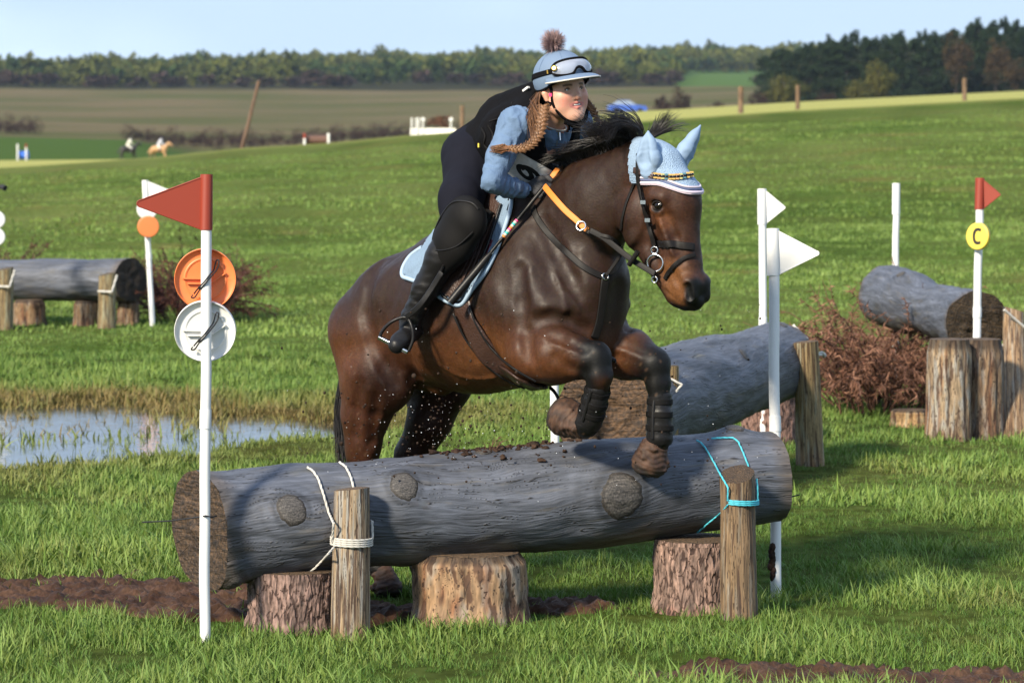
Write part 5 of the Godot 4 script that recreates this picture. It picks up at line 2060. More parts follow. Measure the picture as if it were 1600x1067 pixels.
func face_paint(p: Vector3, n: Vector3) -> Color:
	var d := p - E_O
	var q := Vector3(d.dot(E_L), d.dot(E_U), d.dot(E_F))
	var g := n_a.get_noise_3d(p.x * 20.0, p.y * 20.0, p.z * 20.0)
	var c := Color(0.60, 0.335, 0.235)
	for s in [1.0, -1.0]:
		c = c.lerp(Color(0.60, 0.22, 0.17), 0.75 * (1.0 - sstep(0.012, 0.045, (q - Vector3(s * 0.043, -0.04, -0.02)).length())))
		c = c.lerp(Color(0.13, 0.065, 0.04), 0.9 * (1.0 - sstep(0.003, 0.006, absf(q.y - 0.0185 + absf(absf(q.x) - 0.03) * 0.12))) * (1.0 - sstep(0.012, 0.02, absf(absf(q.x) - 0.032))) * sstep(-0.05, -0.03, q.z))
		c = c.lerp(Color(0.09, 0.05, 0.04), 0.92 * near_seg(q, Vector3(s * 0.019, 0.001, -0.008), Vector3(s * 0.031, 0.0055, -0.004), 0.003, 0.0055))
		c = c.lerp(Color(0.09, 0.05, 0.04), 0.92 * near_seg(q, Vector3(s * 0.031, 0.0055, -0.004), Vector3(s * 0.046, -0.001, -0.013), 0.003, 0.0055))
		c = c.lerp(Color(0.50, 0.17, 0.145), near_seg(q, Vector3(0, -0.0535, 0.006), Vector3(s * 0.027, -0.059, -0.002), 0.005, 0.0085))
		c = c.lerp(Color(0.55, 0.20, 0.17), near_seg(q, Vector3(0, -0.0705, 0.005), Vector3(s * 0.026, -0.0615, -0.002), 0.006, 0.009))
	c = c.lerp(Color(0.58, 0.24, 0.18), 0.5 * (1.0 - sstep(0.006, 0.018, (q - Vector3(0, -0.033, 0.014)).length())))
	c = c.lerp(Color(0.16, 0.05, 0.045), 0.9 * near_seg(q, Vector3(-0.018, -0.0618, 0.0), Vector3(0.018, -0.0618, 0.0), 0.002, 0.0035))
	return c * (1.0 + g * 0.08)

func face_parts() -> void:
	for s in [1.0, -1.0]:
		var b := MB.new()
		var bs := Basis(E_L, E_U, E_F)
		var e := hd(s * 0.0315, -0.0005, -0.0175)
		b.ball(e, Vector3.ONE * 0.0125, 14, 10)
		var eye := obj("eye", b.mesh(), mat_once("eye_white", Color(0.75, 0.72, 0.68), 0.2), rider)
		b = MB.new()
		b.ball(e + E_F * 0.0078 + E_L * 0.0012, Vector3(0.0068, 0.0068, 0.0048), 12, 8, bs)
		obj("iris", b.mesh(), mat_once("iris", Color(0.07, 0.06, 0.05), 0.1), eye)
	var b := MB.new()
	b.box(hd(0, -0.0592, -0.0005), Vector3(0.028, 0.0055, 0.004), Basis(E_L, E_U, E_F))
	obj("teeth", b.mesh(), mat_once("teeth", Color(0.75, 0.72, 0.65), 0.3), rider)

func mat_once(called: String, c: Color, rough: float) -> StandardMaterial3D:
	return M[called] if M.has(called) else mat(called, c.linear_to_srgb(), rough)

func shell(az: float, el: float, off := 0.0) -> Vector3:   # a point of the helmet: azimuth from straight ahead to her left, elevation
	var c := hd(0, 0.048, -0.088)
	return c + E_L * (sin(az) * cos(el) * (0.098 + off)) + E_U * (sin(el) * (0.106 + off)) + E_F * (cos(az) * cos(el) * (0.122 + off))

func shell_out(az: float, el: float) -> Vector3:
	return (shell(az, el, 0.01) - shell(az, el)).normalized()

func helmet() -> void:
	var hat := Node3D.new()
	hat.name = "helmet"
	rider.add_child(hat)
	var b := MB.new()
	b.grid(56, 24, func(u: float, t: float):
		var az := u * TAU
		var low := lerpf(-0.30, 0.02, 0.5 + 0.5 * cos(az))
		low -= 0.42 * pow(absf(sin(az)), 3.0) * 0.55
		var el := lerpf(low, PI * 0.5, t)
		var dim := 0.0012 * n_a.get_noise_3d(cos(az) * 6.0, sin(az) * 6.0, el * 6.0)
		return [shell(az, el, dim)])
	obj("silk_cover", b.mesh(), M.blue_silk, hat)
	b = MB.new()
	for k in 6:
		var az := TAU * k / 6.0 + 0.5
		var line := []
		for i in 14:
			line.append(shell(az, lerpf(0.1, PI * 0.5, i / 13.0), 0.0006))
		b.tube(line, 0.0011, 4)
	obj("seam", b.mesh(), M.blue_cloth, hat)
	# rim and peak
	b = MB.new()
	var rim := []
	for i in 57:
		var az := TAU * i / 56.0
		var low := lerpf(-0.30, 0.02, 0.5 + 0.5 * cos(az)) - 0.42 * pow(absf(sin(az)), 3.0) * 0.55
		rim.append(shell(az, low, -0.001))
	b.tube(rim, 0.005, 6)
	obj("rim", b.mesh(), M.black_cloth, hat)
	b = MB.new()
	for layer in 2:
		var lift := -0.004 * layer
		var s := b.v.size()
		for i in 33:
			var t := i / 32.0
			var az := lerpf(-1.25, 1.25, t)
			var reach: float = 0.066 * pow(cos(az * 1.2), 0.6) if absf(az * 1.2) < PI * 0.5 else 0.0
			for k in 6:
				var q := k / 5.0
				var p := shell(az, 0.04, -0.002) + (E_F * cos(az * 0.8) + E_L * sin(az * 0.8)) * reach * q + E_U * (lift - 0.012 * q * q - 0.006 * sin(az) * sin(az) * 1.0 + 0.0045 * (1.0 - layer) * (1.0 - pow(q, 4.0)))
				b.col = Color(1, 1, 1)
				b.vert(p)
		for i in 32:
			for k in 5:
				var p := s + i * 6 + k
				if layer == 0:
					b.quad(p, p + 1, p + 7, p + 6)
				else:
					b.quad(p, p + 6, p + 7, p + 1)
	obj("peak", b.mesh(), M.blue_silk, hat)
	b = MB.new()
	var edge := []
	for i in 33:
		var az := lerpf(-1.25, 1.25, i / 32.0)
		var reach: float = 0.066 * pow(cos(az * 1.2), 0.6) if absf(az * 1.2) < PI * 0.5 else 0.0
		edge.append(shell(az, 0.04, -0.002) + (E_F * cos(az * 0.8) + E_L * sin(az * 0.8)) * reach + E_U * (-0.014 - 0.006 * sin(az) * sin(az)))
	b.tube(edge, 0.0032, 6)
	obj("peak_edge", b.mesh(), M.white_rope, hat)
	# goggles
	var outline := [[-0.98, 0.20], [-0.95, 0.36], [-0.80, 0.50], [-0.45, 0.58], [0.0, 0.60], [0.45, 0.58], [0.80, 0.50], [0.95, 0.36], [0.98, 0.20], [0.80, 0.09], [0.48, 0.06], [0.26, 0.10], [0.14, 0.24], [0.0, 0.29], [-0.14, 0.24], [-0.26, 0.10], [-0.48, 0.06], [-0.80, 0.09]]
	var loop := []
	for q in outline:
		loop.append(shell(q[0], q[1], 0.012))
	loop.append(loop[0])
	b = MB.new()
	b.tube(smooth(loop, 4), 0.0058, 8)
	obj("goggle_frame", b.mesh(), M.black_cloth, hat)
	b = MB.new()
	b.grid(20, 6, func(u: float, t: float):
		var az := lerpf(-0.93, 0.93, u)
		var top := 0.58 - 0.22 * pow(absf(az) / 0.95, 4.0)
		var low := 0.09 + 0.19 * exp(-pow(az / 0.17, 2.0))
		return [shell(az, lerpf(low, top, t), 0.013 + 0.006 * sin(t * PI))])
	var gl := mat("goggle_lens", Color(0.75, 0.78, 0.85, 0.45), 0.08)
	gl.transparency = BaseMaterial3D.TRANSPARENCY_ALPHA
	obj("goggle_lens", b.mesh(), gl, hat)
	b = MB.new()
	for s in [1.0, -1.0]:
		var band := []
		var outs := []
		for i in 20:
			var az: float = s * lerpf(0.95, PI, i / 19.0)
			var el := lerpf(0.27, 0.02, i / 19.0)
			band.append(shell(az, el, 0.001))
			outs.append(shell_out(az, el))
		b.strap(band, outs, 0.02, 0.003)
	obj("goggle_strap", b.mesh(), M.black_cloth, hat)
	b = MB.new()
	var o := shell(-0.86, 0.30, 0.02)
	var n := shell_out(-0.86, 0.30)
	b.tube([o, o + n * 0.006, o + n * 0.0065], [0.012, 0.0115, 0.006], 16)
	var gold := mat("gold", lin(0.75, 0.48, 0.12), 0.35)
	gold.metallic = 1.0
	obj("badge", b.mesh(), gold, hat)
	b = MB.new()
	b.box(shell(-1.15, 0.25, 0.004), Vector3(0.008, 0.014, 0.005), Basis(E_U, 0.6) * Basis(E_L, E_U, E_F))
	obj("buckle", b.mesh(), gold, hat)
	# pompom
	b = MB.new()
	var r := RandomNumberGenerator.new()
	r.seed = 3
	var c := shell(-PI * 0.5, 1.42, 0.0) + E_U * 0.030
	for i in 1500:
		var d := Vector3(r.randfn(), r.randfn(), r.randfn()).normalized()
		b.col = Color(0.30, 0.205, 0.205) * r.randf_range(0.55, 1.5)
		var l := r.randf_range(0.032, 0.054)
		b.tube([c + d * 0.008, c + d * l * 0.6, c + d * l + Vector3(r.randfn(), r.randfn(), r.randfn()) * 0.004 + E_U * 0.004], [0.0014, 0.0011, 0.0004], 3, 1.0, Vector3.UP, false)
	obj("pompom", b.mesh(), mat("fur", Color.WHITE, 0.85, true), hat)
	# harness
	var har := Node3D.new()
	har.name = "chin_harness"
	rider.add_child(har)
	b = MB.new()
	for s in [1.0, -1.0]:
		for q in [[[0.079, 0.045, -0.055], [0.077, 0.0, -0.052], [0.068, -0.045, -0.052], [0.050, -0.085, -0.038], [0.026, -0.108, -0.024], [0.0, -0.119, -0.014]], [[0.082, 0.0, -0.12], [0.080, -0.03, -0.095], [0.068, -0.05, -0.060]]]:
			var path := []
			for w in q:
				var p: Vector3 = hd(s * w[0], w[1], w[2])
				path.append(FF.snap(p, 0.001))
			path = smooth(path, 4)
			var outs := []
			for p in path:
				outs.append(FF.grad(p))
			b.strap(path, outs, 0.014, 0.003)
	b.tube(smooth([FF.snap(hd(-0.035, -0.11, -0.03), 0.008), FF.snap(hd(0, -0.125, -0.02), 0.01), FF.snap(hd(0.035, -0.11, -0.03), 0.01), FF.snap(hd(0.06, -0.08, -0.05), 0.01)], 4), 0.010, 8)
	b.flip()
	obj("strap", b.mesh(), M.black_cloth, har)
	b = MB.new()
	b.box(FF.snap(hd(-0.08, -0.012, -0.055), 0.004), Vector3(0.007, 0.013, 0.016), Basis(E_L, E_U, E_F))
	obj("pink_slider", b.mesh(), mat_once("pink", Color(0.75, 0.06, 0.22), 0.5), har)
	b = MB.new()
	b.box(FF.snap(hd(0.08, -0.012, -0.05), 0.004), Vector3(0.007, 0.016, 0.016), Basis(E_L, E_U, E_F))
	obj("teal_slider", b.mesh(), mat_once("teal", Color(0.03, 0.5, 0.42), 0.5), har)

func plait(path: Array, r0: float, r1: float, r: RandomNumberGenerator) -> MB:
	# lobes laid over one another from side to side, then loose strands
	var b := MB.new()
	var fine := smooth(path, 7)
	var m := fine.size()
	for i in range(1, m - 1):
		var t: Vector3 = (fine[i + 1] - fine[i - 1]).normalized()
		var view: Vector3 = (h_local(Vector3(0, CAM_H, 0)) - fine[i]).normalized()
		var w := t.cross(view).normalized()
		var f := w.cross(t)
		var rad := lerpf(r0, r1, float(i) / m)
		for s in [1.0, -1.0]:
			if (i + (0 if s > 0 else 1)) % 2 == 0:
				var d: Vector3 = (t * 0.8 + w * (-0.75 * s) + f * 0.2).normalized()
				var y := d.cross(f).normalized()
				b.col = Color(1, 1, 1) * r.randf_range(0.7, 1.5)
				b.ball(fine[i] + w * s * rad * 0.42, Vector3(rad * 1.0, rad * 0.55, rad * 0.62), 10, 7, Basis(d, y, d.cross(y)))
				for k in 7:
					b.col = Color(1, 0.95, 0.9) * r.randf_range(0.6, 2.2)
					var a: Vector3 = fine[i] + w * (s * rad * 0.8) + y * r.randf_range(-0.5, 0.5) * rad + f * rad * 0.35 - d * rad * 0.2
					b.tube([a - d * rad * 0.5, a + f * rad * 0.28, a + d * rad * 0.9], [0.0006, 0.0013, 0.0006], 3, 1.0, Vector3.UP, false)
	return b

func braids() -> void:
	var r := RandomNumberGenerator.new()
	r.seed = 9
	var near := [hp(850, 165, 0.13), hp(848, 182, 0.17), hp(844, 204, 0.20), hp(833, 222, 0.235), hp(815, 232, 0.265), hp(797, 232, 0.29)]
	var b := plait(near, 0.0195, 0.011, r)
	var tail: Vector3 = near[-1]
	for i in 90:
		b.col = Color(1.3, 1.0, 0.8) * r.randf_range(0.6, 1.5)
		var to := hp(768 + r.randf_range(-4, 6), 233 + r.randf_range(-6, 6), 0.33 + r.randf_range(-0.01, 0.01))
		b.tube([tail + Vector3(r.randfn(), r.randfn(), r.randfn()) * 0.004, tail.lerp(to, 0.5) + Vector3(r.randfn(), r.randfn(), r.randfn()) * 0.007, to], [0.0016, 0.0013, 0.0004], 3, 1.0, Vector3.UP, false)
	# loose hair between helmet and plait
	for i in 260:
		b.col = Color(0.8, 0.75, 0.7) * r.randf_range(0.4, 1.5)
		var a := shell(-lerpf(1.7, 2.7, r.randf()), -0.4, -0.006)
		var to: Vector3 = near[1].lerp(near[3], r.randf()) + Vector3(r.randfn(), r.randfn(), r.randfn()) * 0.008
		b.tube([a, a.lerp(to, 0.5) + Vector3(-0.01, 0.0, 0.02) + Vector3(r.randfn(), r.randfn(), r.randfn()) * 0.006, to], [0.0014, 0.0014, 0.0006], 3, 1.0, Vector3.UP, false)
	obj("plait", b.mesh(), M.brown_hair, rider)
	b = plait([hd(0.083, -0.03, -0.09), hd(0.098, -0.06, -0.075), hd(0.11, -0.085, -0.06), hp(934, 188, -0.12), hp(948, 197, -0.12)], 0.015, 0.009, r)
	obj("plait", b.mesh(), M.brown_hair, rider)

func bib() -> void:
	var tex := paint_tex(256, 256, func(u: float, t: float):
		# a black 6 on white
		var p := Vector2(u - 0.47, t - 0.52) * 1.0
		p = p.rotated(-0.5)
		var q := Vector2(p.x / 0.30, (p.y - 0.07) / 0.18)
		var ring := q.length()
		var ink := ring < 1.0 and Vector2(p.x / 0.14, (p.y - 0.07) / 0.065).length() > 1.0
		var arc := Vector2((p.x - 0.10) / 0.36, (p.y - 0.02) / 0.27)
		if arc.length() < 1.0 and Vector2((p.x - 0.14) / 0.22, (p.y - 0.03) / 0.155).length() > 1.0 and (p.x < 0.12 and p.y < 0.1 or p.x < 0.33 and p.y < -0.1):
			ink = true
		var v := 0.82 + 0.07 * n_a.get_noise_2d(u * 5.0, t * 5.0)
		if u < 0.05 or t < 0.04 or u > 0.96:
			v *= 0.93
		return Color(0.03, 0.03, 0.035) if ink else Color(v, v, v))
	var m := mat("bib", Color(0.9, 0.9, 0.9), 0.7)
	m.albedo_texture = tex
	var b := MB.new()
	b.grid(20, 16, func(u: float, t: float):
		# corners in the picture: left, top, right, bottom
		var a := Vector2(784, 266).lerp(Vector2(838, 300), u)
		var c := Vector2(812, 238).lerp(Vector2(872, 272), u)
		var q := c.lerp(a, t)
		return [on_field(FV, q.x, q.y, 0.005), Color(1, 1, 1), Vector2(u, t)])
	obj("number_bib", b.mesh(), m, rider)

func hand(c: Vector3, wrist: Vector3, s: float) -> void:
	var g := (hp(845, 298, 0.10) - hp(705, 475, 0.36)).normalized()
	if s < 0.0:
		g = Vector3(0.25, 0.9, 0.1).normalized()
	var w := (wrist - c).normalized()
	w = (w - g * w.dot(g)).normalized()
	var o := g.cross(w)
	if o.dot(Vector3(0.5, 0.2, 0.8)) < 0.0:
		o = -o
	var f := Field.new(c - Vector3.ONE * 0.1, c + Vector3.ONE * 0.1, 0.004)
	f.cap(wrist, c + w * 0.015, 0.027, 0.032, 0.02, o, 0.8)
	f.cap(c + g * 0.024 + w * 0.01, c - g * 0.026 + w * 0.01, 0.021, 0.019, 0.015)
	for i in 4:
		var off: float = [0.03, 0.0105, -0.009, -0.0275][i]
		var r: float = [0.0092, 0.0096, 0.0093, 0.0084][i]
		var l: float = [0.96, 1.05, 1.0, 0.85][i]
		var k := c + g * off + o * 0.019 - w * 0.012
		var a := k - w * 0.03 * l - o * 0.008
		var e := a - w * 0.002 - o * 0.026 * l
		var tip := e + w * 0.022 * l - o * 0.004
		f.cap(k + w * 0.02, k, r * 1.1, r * 1.1, 0.008)
		f.cap(k, a, r * 1.1, r, 0.004)
		f.cap(a, e, r, r * 0.95, 0.003)
		f.cap(e, tip, r * 0.95, r * 0.82, 0.003)
	var th := c + g * 0.03 + w * 0.012
	f.cap(th, th + g * 0.02 - w * 0.014 - o * 0.004, 0.0125, 0.011, 0.008)
	f.cap(th + g * 0.02 - w * 0.014 - o * 0.004, th + g * 0.018 - w * 0.042 - o * 0.008, 0.011, 0.009, 0.004)
	obj("glove", f.mesh(0.0, plain_paint), mat_once("glove_cloth", Color(0.03, 0.03, 0.034), 0.75), rider)

# ---------------------------------------------------------------- saddle and bridle
func on_horse(px: float, py: float, off := 0.0) -> Vector3:
	var from := h_local(Vector3(0, CAM_H, 0))
	var dir := to_h(ray(px, py)).normalized()
	var t := 10.6
	while t < 13.4:
		var p := from + dir * t
		var d := minf(HB.sample(p), HH.sample(p)) - off
		if d < 0.0006:
			return p
		t += clampf(d * 0.8, 0.001, 0.012) if d < 5.0 else 0.015
	return Vector3(0, -9, 0)

func horse_out(p: Vector3) -> Vector3:
	return HH.grad(p) if absf(HH.sample(p)) < absf(HB.sample(p)) + 0.002 else HB.grad(p)

func line_on_horse(pts: Array, off: float, m := 5) -> Array:   # [points, outward directions]
	var fine := []
	for i in pts.size() - 1:
		for k in m:
			fine.append(pts[i].cubic_interpolate(pts[i + 1], pts[maxi(i - 1, 0)], pts[mini(i + 2, pts.size() - 1)], float(k) / m))
	fine.append(pts[-1])
	var a := []
	var b := []
	for q in fine:
		var p := on_horse(q.x, q.y, off)
		if p.y > -5.0:
			a.append(p)
			b.append(horse_out(p))
	return [a, b]

func v2(list: Array) -> Array:
	var o := []
	for q in list:
		o.append(Vector2(q[0], q[1]))
	return o

func horse_strap(b: MB, pts: Array, width: float, thick := 0.004, off := 0.001) -> void:
	var l := line_on_horse(v2(pts), off)
	b.strap(l[0], l[1], width, thick)

func patch(px_poly: Array, z_min := 0.0) -> PackedVector2Array:   # an outline drawn on the near flank, as x and y in horse axes
	var o := PackedVector2Array()
	for q in px_poly:
		var p := on_horse(q[0], q[1], 0.01)
		if p.y > -5.0:
			o.append(Vector2(p.x, p.y))
	return o

func torus(b: MB, c: Vector3, n: Vector3, R: float, r: float) -> void:
	var a := n.cross(Vector3(0.2, 1, 0.1)).normalized()
	var w := n.cross(a)
	var ring := []
	for i in 29:
		var g := TAU * i / 28.0
		ring.append(c + (a * cos(g) + w * sin(g)) * R)
	b.tube(ring, r, 6, 1.0, Vector3.UP, false)

func build_tack() -> void:
	var T := horse.transform
	var brown := mat("brown_leather", lin(0.040, 0.019, 0.013), 0.42, true)
	brown.heightmap_enabled = true
	brown.heightmap_texture = noise_tex(0.06, 4, Color.BLACK, Color.WHITE, 256)
	brown.heightmap_scale = 0.2
	triplanar(brown, 5.0, false)
	var strap_m := mat("strap_leather", lin(0.010, 0.0088, 0.0085), 0.55, true)
	strap_m.metallic_specular = 0.3
	var pad_m := mat("pad_cloth", lin(0.20, 0.29, 0.40), 0.85, true)
	pad_m.albedo_texture = M.blue_cloth.albedo_texture
	pad_m.heightmap_enabled = true
	pad_m.heightmap_texture = noise_tex(0.12, 2, Color.BLACK, Color.WHITE, 256, FastNoiseLite.TYPE_CELLULAR)
	pad_m.heightmap_scale = 0.4
	triplanar(pad_m, 4.0, false)
	var white := func(p: Vector3, n: Vector3): return Color(1, 1, 1) * (1.0 + 0.2 * n_a.get_noise_3d(p.x * 12.0, p.y * 12.0, p.z * 12.0))
	var b: MB
	# ---- saddle cloth
	var cloth := Node3D.new()
	cloth.name = numbered("saddle_cloth")
	add_child(cloth)
	cloth.transform = T
	tag(cloth, "blue quilted saddle cloth with light edge under the saddle", "saddle cloth")
	var outline := patch([[800, 306], [797, 330], [781, 378], [762, 420], [738, 452], [722, 475], [706, 474], [684, 462], [668, 446], [640, 436], [629, 431], [630, 418], [641, 400], [660, 386]])
	outline.append(Vector2(mp(680, 340).x, 1.75))
	outline.append(Vector2(mp(800, 300).x, 1.75))
	obj("quilted_cloth", HB.mesh(0.014, white, func(p: Vector3): return Geometry2D.is_point_in_polygon(Vector2(p.x, p.y), outline)), pad_m, cloth)
	b = MB.new()
	var edge := []
	for i in outline.size() - 2:
		var p := Vector3(outline[i].x, outline[i].y, 0.5)
		edge.append(HB.hit(p, Vector3(0, 0, -1), 0.012))
	b.tube(smooth(edge, 4), 0.0085, 8)
	obj("binding", b.mesh(), mat("pale_binding", lin(0.30, 0.40, 0.52), 0.8, true), cloth)
	b = MB.new()
	var tag_pos := on_horse(762, 386, 0.014)
	var tn := horse_out(tag_pos)
	var td := (on_horse(767, 374, 0.014) - tag_pos).normalized()
	b.box(tag_pos, Vector3(0.062, 0.026, 0.004), Basis(td, tn.cross(td), tn))
	var lab := obj("maroon_label", b.mesh(), mat("maroon", lin(0.13, 0.012, 0.03), 0.7), cloth)
	b = MB.new()
	for i in 6:
		b.box(tag_pos + td * (-0.021 + i * 0.0085) + tn * 0.003, Vector3(0.0022, 0.010 if i % 2 else 0.013, 0.002), Basis(td, tn.cross(td), tn) * Basis(Vector3(0, 0, 1), 0.3 * (i % 3 - 1)))
	obj("lettering", b.mesh(), M.white_rope, lab).set_meta("kind", "stuff")
	# ---- saddle
	var saddle := Node3D.new()
	saddle.name = numbered("saddle")
	add_child(saddle)
	saddle.transform = T
	tag(saddle, "dark brown and black leather saddle under the rider", "saddle")
	var flap := patch([[786, 318], [776, 350], [757, 402], [728, 455], [712, 470], [694, 460], [684, 436], [680, 400], [684, 350], [700, 330]])
	flap.append(Vector2(mp(715, 330).x, 1.75))
	flap.append(Vector2(mp(780, 315).x, 1.75))
	obj("flap", HB.mesh(0.024, white, func(p: Vector3): return Geometry2D.is_point_in_polygon(Vector2(p.x, p.y), flap)), brown, saddle)
	b = MB.new()
	edge = []
	for i in mini(8, flap.size() - 2):
		edge.append(HB.hit(Vector3(flap[i].x, flap[i].y, 0.6), Vector3(0, 0, -1), 0.022))
	b.tube(smooth(edge, 4), 0.006, 6)
	obj("flap_edge", b.mesh(), M.black_leather, saddle)
	for q in [[[772, 336], [757, 372], [738, 420], [716, 462]], [[756, 352], [742, 395], [722, 440]], [[748, 360], [734, 400], [718, 432]]]:
		b = MB.new()
		horse_strap(b, q, 0.012, 0.006, 0.026)
		obj("flap_strap", b.mesh(), brown, saddle)
	var seat := Field.new(mp(640, 400) - Vector3(0.1, 0.2, 0.3), mp(800, 290) + Vector3(0.12, 0.12, 0.3), 0.009)
	seat.cap(mp(765, 330), mp(777, 312), 0.055, 0.035, 0.03)
	seat.cap(mp(730, 356), mp(765, 332), 0.075, 0.06, 0.05, Vector3.UP, 0.5)
	seat.cap(mp(728, 354, 0.06), mp(728, 354, -0.06), 0.042, 0.042, 0.04, Vector3(1, 0, 0), 0.6)
	for s in [1.0, -1.0]:
		seat.cap(mp(772, 330, s * 0.03), mp(778, 372, s * 0.19), 0.036, 0.03, 0.03)
		seat.cap(mp(722, 368, s * 0.05), mp(760, 345, s * 0.08), 0.055, 0.05, 0.04)
	obj("seat", seat.mesh(0.0, white), M.black_leather, saddle)
	b = MB.new()
	horse_strap(b, [[768, 330], [756, 352], [742, 362], [735, 380]], 0.035, 0.02, 0.03)
	obj("knee_roll", b.mesh(), M.matt_leather, saddle)
	# girth
	b = MB.new()
	horse_strap(b, [[720, 468], [728, 492], [742, 520], [760, 549], [782, 573], [808, 591], [836, 603], [862, 611]], 0.088, 0.012, 0.003)
	var girth := obj("girth", b.mesh(), brown, saddle)
	b = MB.new()
	horse_strap(b, [[734, 478], [745, 508], [763, 537], [786, 562], [812, 581], [838, 595]], 0.008, 0.006, 0.013)
	horse_strap(b, [[708, 490], [722, 520], [742, 549], [766, 575], [792, 594], [820, 606]], 0.008, 0.006, 0.013)
	obj("girth_edge", b.mesh(), M.black_leather, girth).set_meta("kind", "stuff")
	b = MB.new()
	b.tube(smooth([on_horse(860, 606, 0.01), hp(866, 612, 0.1), hp(872, 622, 0.1), hp(874, 632, 0.1)], 4), 0.007, 6)
	obj("girth_end", b.mesh(), strap_m, girth)
	# stirrup
	b = MB.new()
	var toe := hp(615, 538, 0.47)
	var t0 := hp(593, 527, 0.47)
	var t1 := hp(638, 549, 0.43)
	var head := hp(634, 496, 0.42)
	b.tube(smooth([t0, hp(598, 516, 0.465), hp(613, 502, 0.45), head, hp(643, 510, 0.42), hp(645, 530, 0.42), t1], 5), 0.0065, 8)
	var iron := obj("stirrup", b.mesh(), M.black_leather, saddle)
	b = MB.new()
	b.strap([t0, t0.lerp(t1, 0.33), t0.lerp(t1, 0.66), t1], [Vector3(0.3, -0.2, 0.9), Vector3(0.3, -0.2, 0.9), Vector3(0.3, -0.2, 0.9), Vector3(0.3, -0.2, 0.9)], 0.016, 0.016)
	obj("tread", b.mesh(), M.steel, iron)
	b = MB.new()
	b.strap(smooth([head, hp(655, 478, 0.43), hp(675, 450, 0.41), hp(690, 425, 0.40)], 3), smooth([Vector3(0.2, 0, 1), Vector3(0.2, 0, 1), Vector3(0.2, 0, 1), Vector3(0.2, 0, 1)], 3), 0.022, 0.005)
	obj("stirrup_leather", b.mesh(), M.black_leather, saddle)
	# ---- breastplate
	var bp := Node3D.new()
	bp.name = "breastplate"
	horse.add_child(bp)
	b = MB.new()
	horse_strap(b, [[833, 322], [838, 338], [851, 358], [869, 378], [890, 398], [912, 417], [934, 429], [946, 432]], 0.024, 0.006)
	obj("neck_strap", b.mesh(), strap_m, bp)
	b = MB.new()
	horse_strap(b, [[946, 432], [958, 423], [968, 411], [976, 396]], 0.024, 0.006)
	obj("neck_strap", b.mesh(), strap_m, bp)
	b = MB.new()
	horse_strap(b, [[946, 432], [943, 455], [940, 480], [936, 505], [929, 528]], 0.032, 0.007)
	obj("chest_strap", b.mesh(), strap_m, bp)
	b = MB.new()
	torus(b, on_horse(946, 432, 0.009), horse_out(on_horse(946, 432)), 0.012, 0.0035)
	obj("ring", b.mesh(), M.steel, bp)
	# ---- bridle
	var br := Node3D.new()
	br.name = "bridle"
	horse.add_child(br)
	b = MB.new()
	horse_strap(b, [[998, 240], [997, 262], [998, 285], [1003, 310], [1010, 338], [1018, 366], [1023, 386]], 0.017, 0.006, 0.012)
	obj("cheekpiece", b.mesh(), strap_m, br)
	b = MB.new()
	horse_strap(b, [[997, 268], [990, 290], [979, 318], [973, 342], [971, 360]], 0.012, 0.005)
	obj("throat_lash", b.mesh(), strap_m, br)
	b = MB.new()
	horse_strap(b, [[1019, 381], [1034, 381], [1052, 382], [1070, 384], [1084, 386]], 0.028, 0.008)
	obj("noseband", b.mesh(), strap_m, br)
	b = MB.new()
	horse_strap(b, [[1040, 436], [1046, 424], [1058, 411], [1072, 402], [1086, 398]], 0.016, 0.007)
	obj("flash_strap", b.mesh(), strap_m, br)
	b = MB.new()
	horse_strap(b, [[991, 266], [1000, 268], [1010, 271], [1022, 274]], 0.024, 0.005, 0.012)
	obj("browband", b.mesh(), brown, br)
	var tones := [Color(0.62, 0.42, 0.13), Color(0.62, 0.36, 0.14), Color(0.55, 0.5, 0.22), Color(0.10, 0.22, 0.27), Color(0.62, 0.42, 0.13)]
	for i in 11:
		var t := i / 10.0
		var p := on_horse(lerpf(1024, 1081, t), 274.0 + sin(t * PI) * 3.0 - t * 2.0, 0.016)
		if p.y < -5.0:
			continue
		for s in [-1.0, 1.0]:
			b = MB.new()
			b.box(p + Vector3(0, s * 0.0075, 0), Vector3(0.014, 0.006, 0.011), Basis(Vector3.UP, -0.6))
			obj("bead", b.mesh(), mat_once("bead_%d" % (i % 5), tones[i % 5], 0.4), br)
		b = MB.new()
		b.ball(p, Vector3(0.0085, 0.007, 0.0085), 8, 6)
		obj("dark_bead", b.mesh(), mat_once("dark_bead", Color(0.012, 0.012, 0.018), 0.2), br)
	b = MB.new()
	var side := Vector3(0.35, 0, 1).normalized()
	torus(b, on_horse(1024, 411, 0.012), side, 0.031, 0.0042)
	obj("bit_ring", b.mesh(), M.steel, br)
	b = MB.new()
	torus(b, on_horse(1023, 391, 0.012), side, 0.013, 0.0035)
	obj("buckle_ring", b.mesh(), M.steel, br)
	b = MB.new()
	torus(b, hp(1023, 437, 0.085), side, 0.011, 0.003)
	obj("rein_ring", b.mesh(), M.steel, br)
	for q in [[1005, 316], [1012, 344]]:
		b = MB.new()
		b.box(on_horse(q[0], q[1], 0.019), Vector3(0.02, 0.014, 0.006), Basis(Vector3.UP, 0.4))
		obj("buckle", b.mesh(), M.steel, br)
	# ---- reins: black with an orange grip
	var rein := Node3D.new()
	rein.name = "reins"
	horse.add_child(rein)
	var rp := func(px: float, py: float, n: float) -> Vector3:
		var p := hp(px, py, n)
		var q := on_horse(px, py, 0.012)
		return q if q.y > -5.0 and q.z > p.z else p
	b = MB.new()
	var pts := smooth([rp.call(1024, 428, 0.09), rp.call(1004, 416, 0.10), rp.call(985, 404, 0.115), rp.call(965, 388, 0.13), rp.call(943, 371, 0.15), rp.call(922, 360, 0.17)], 4)
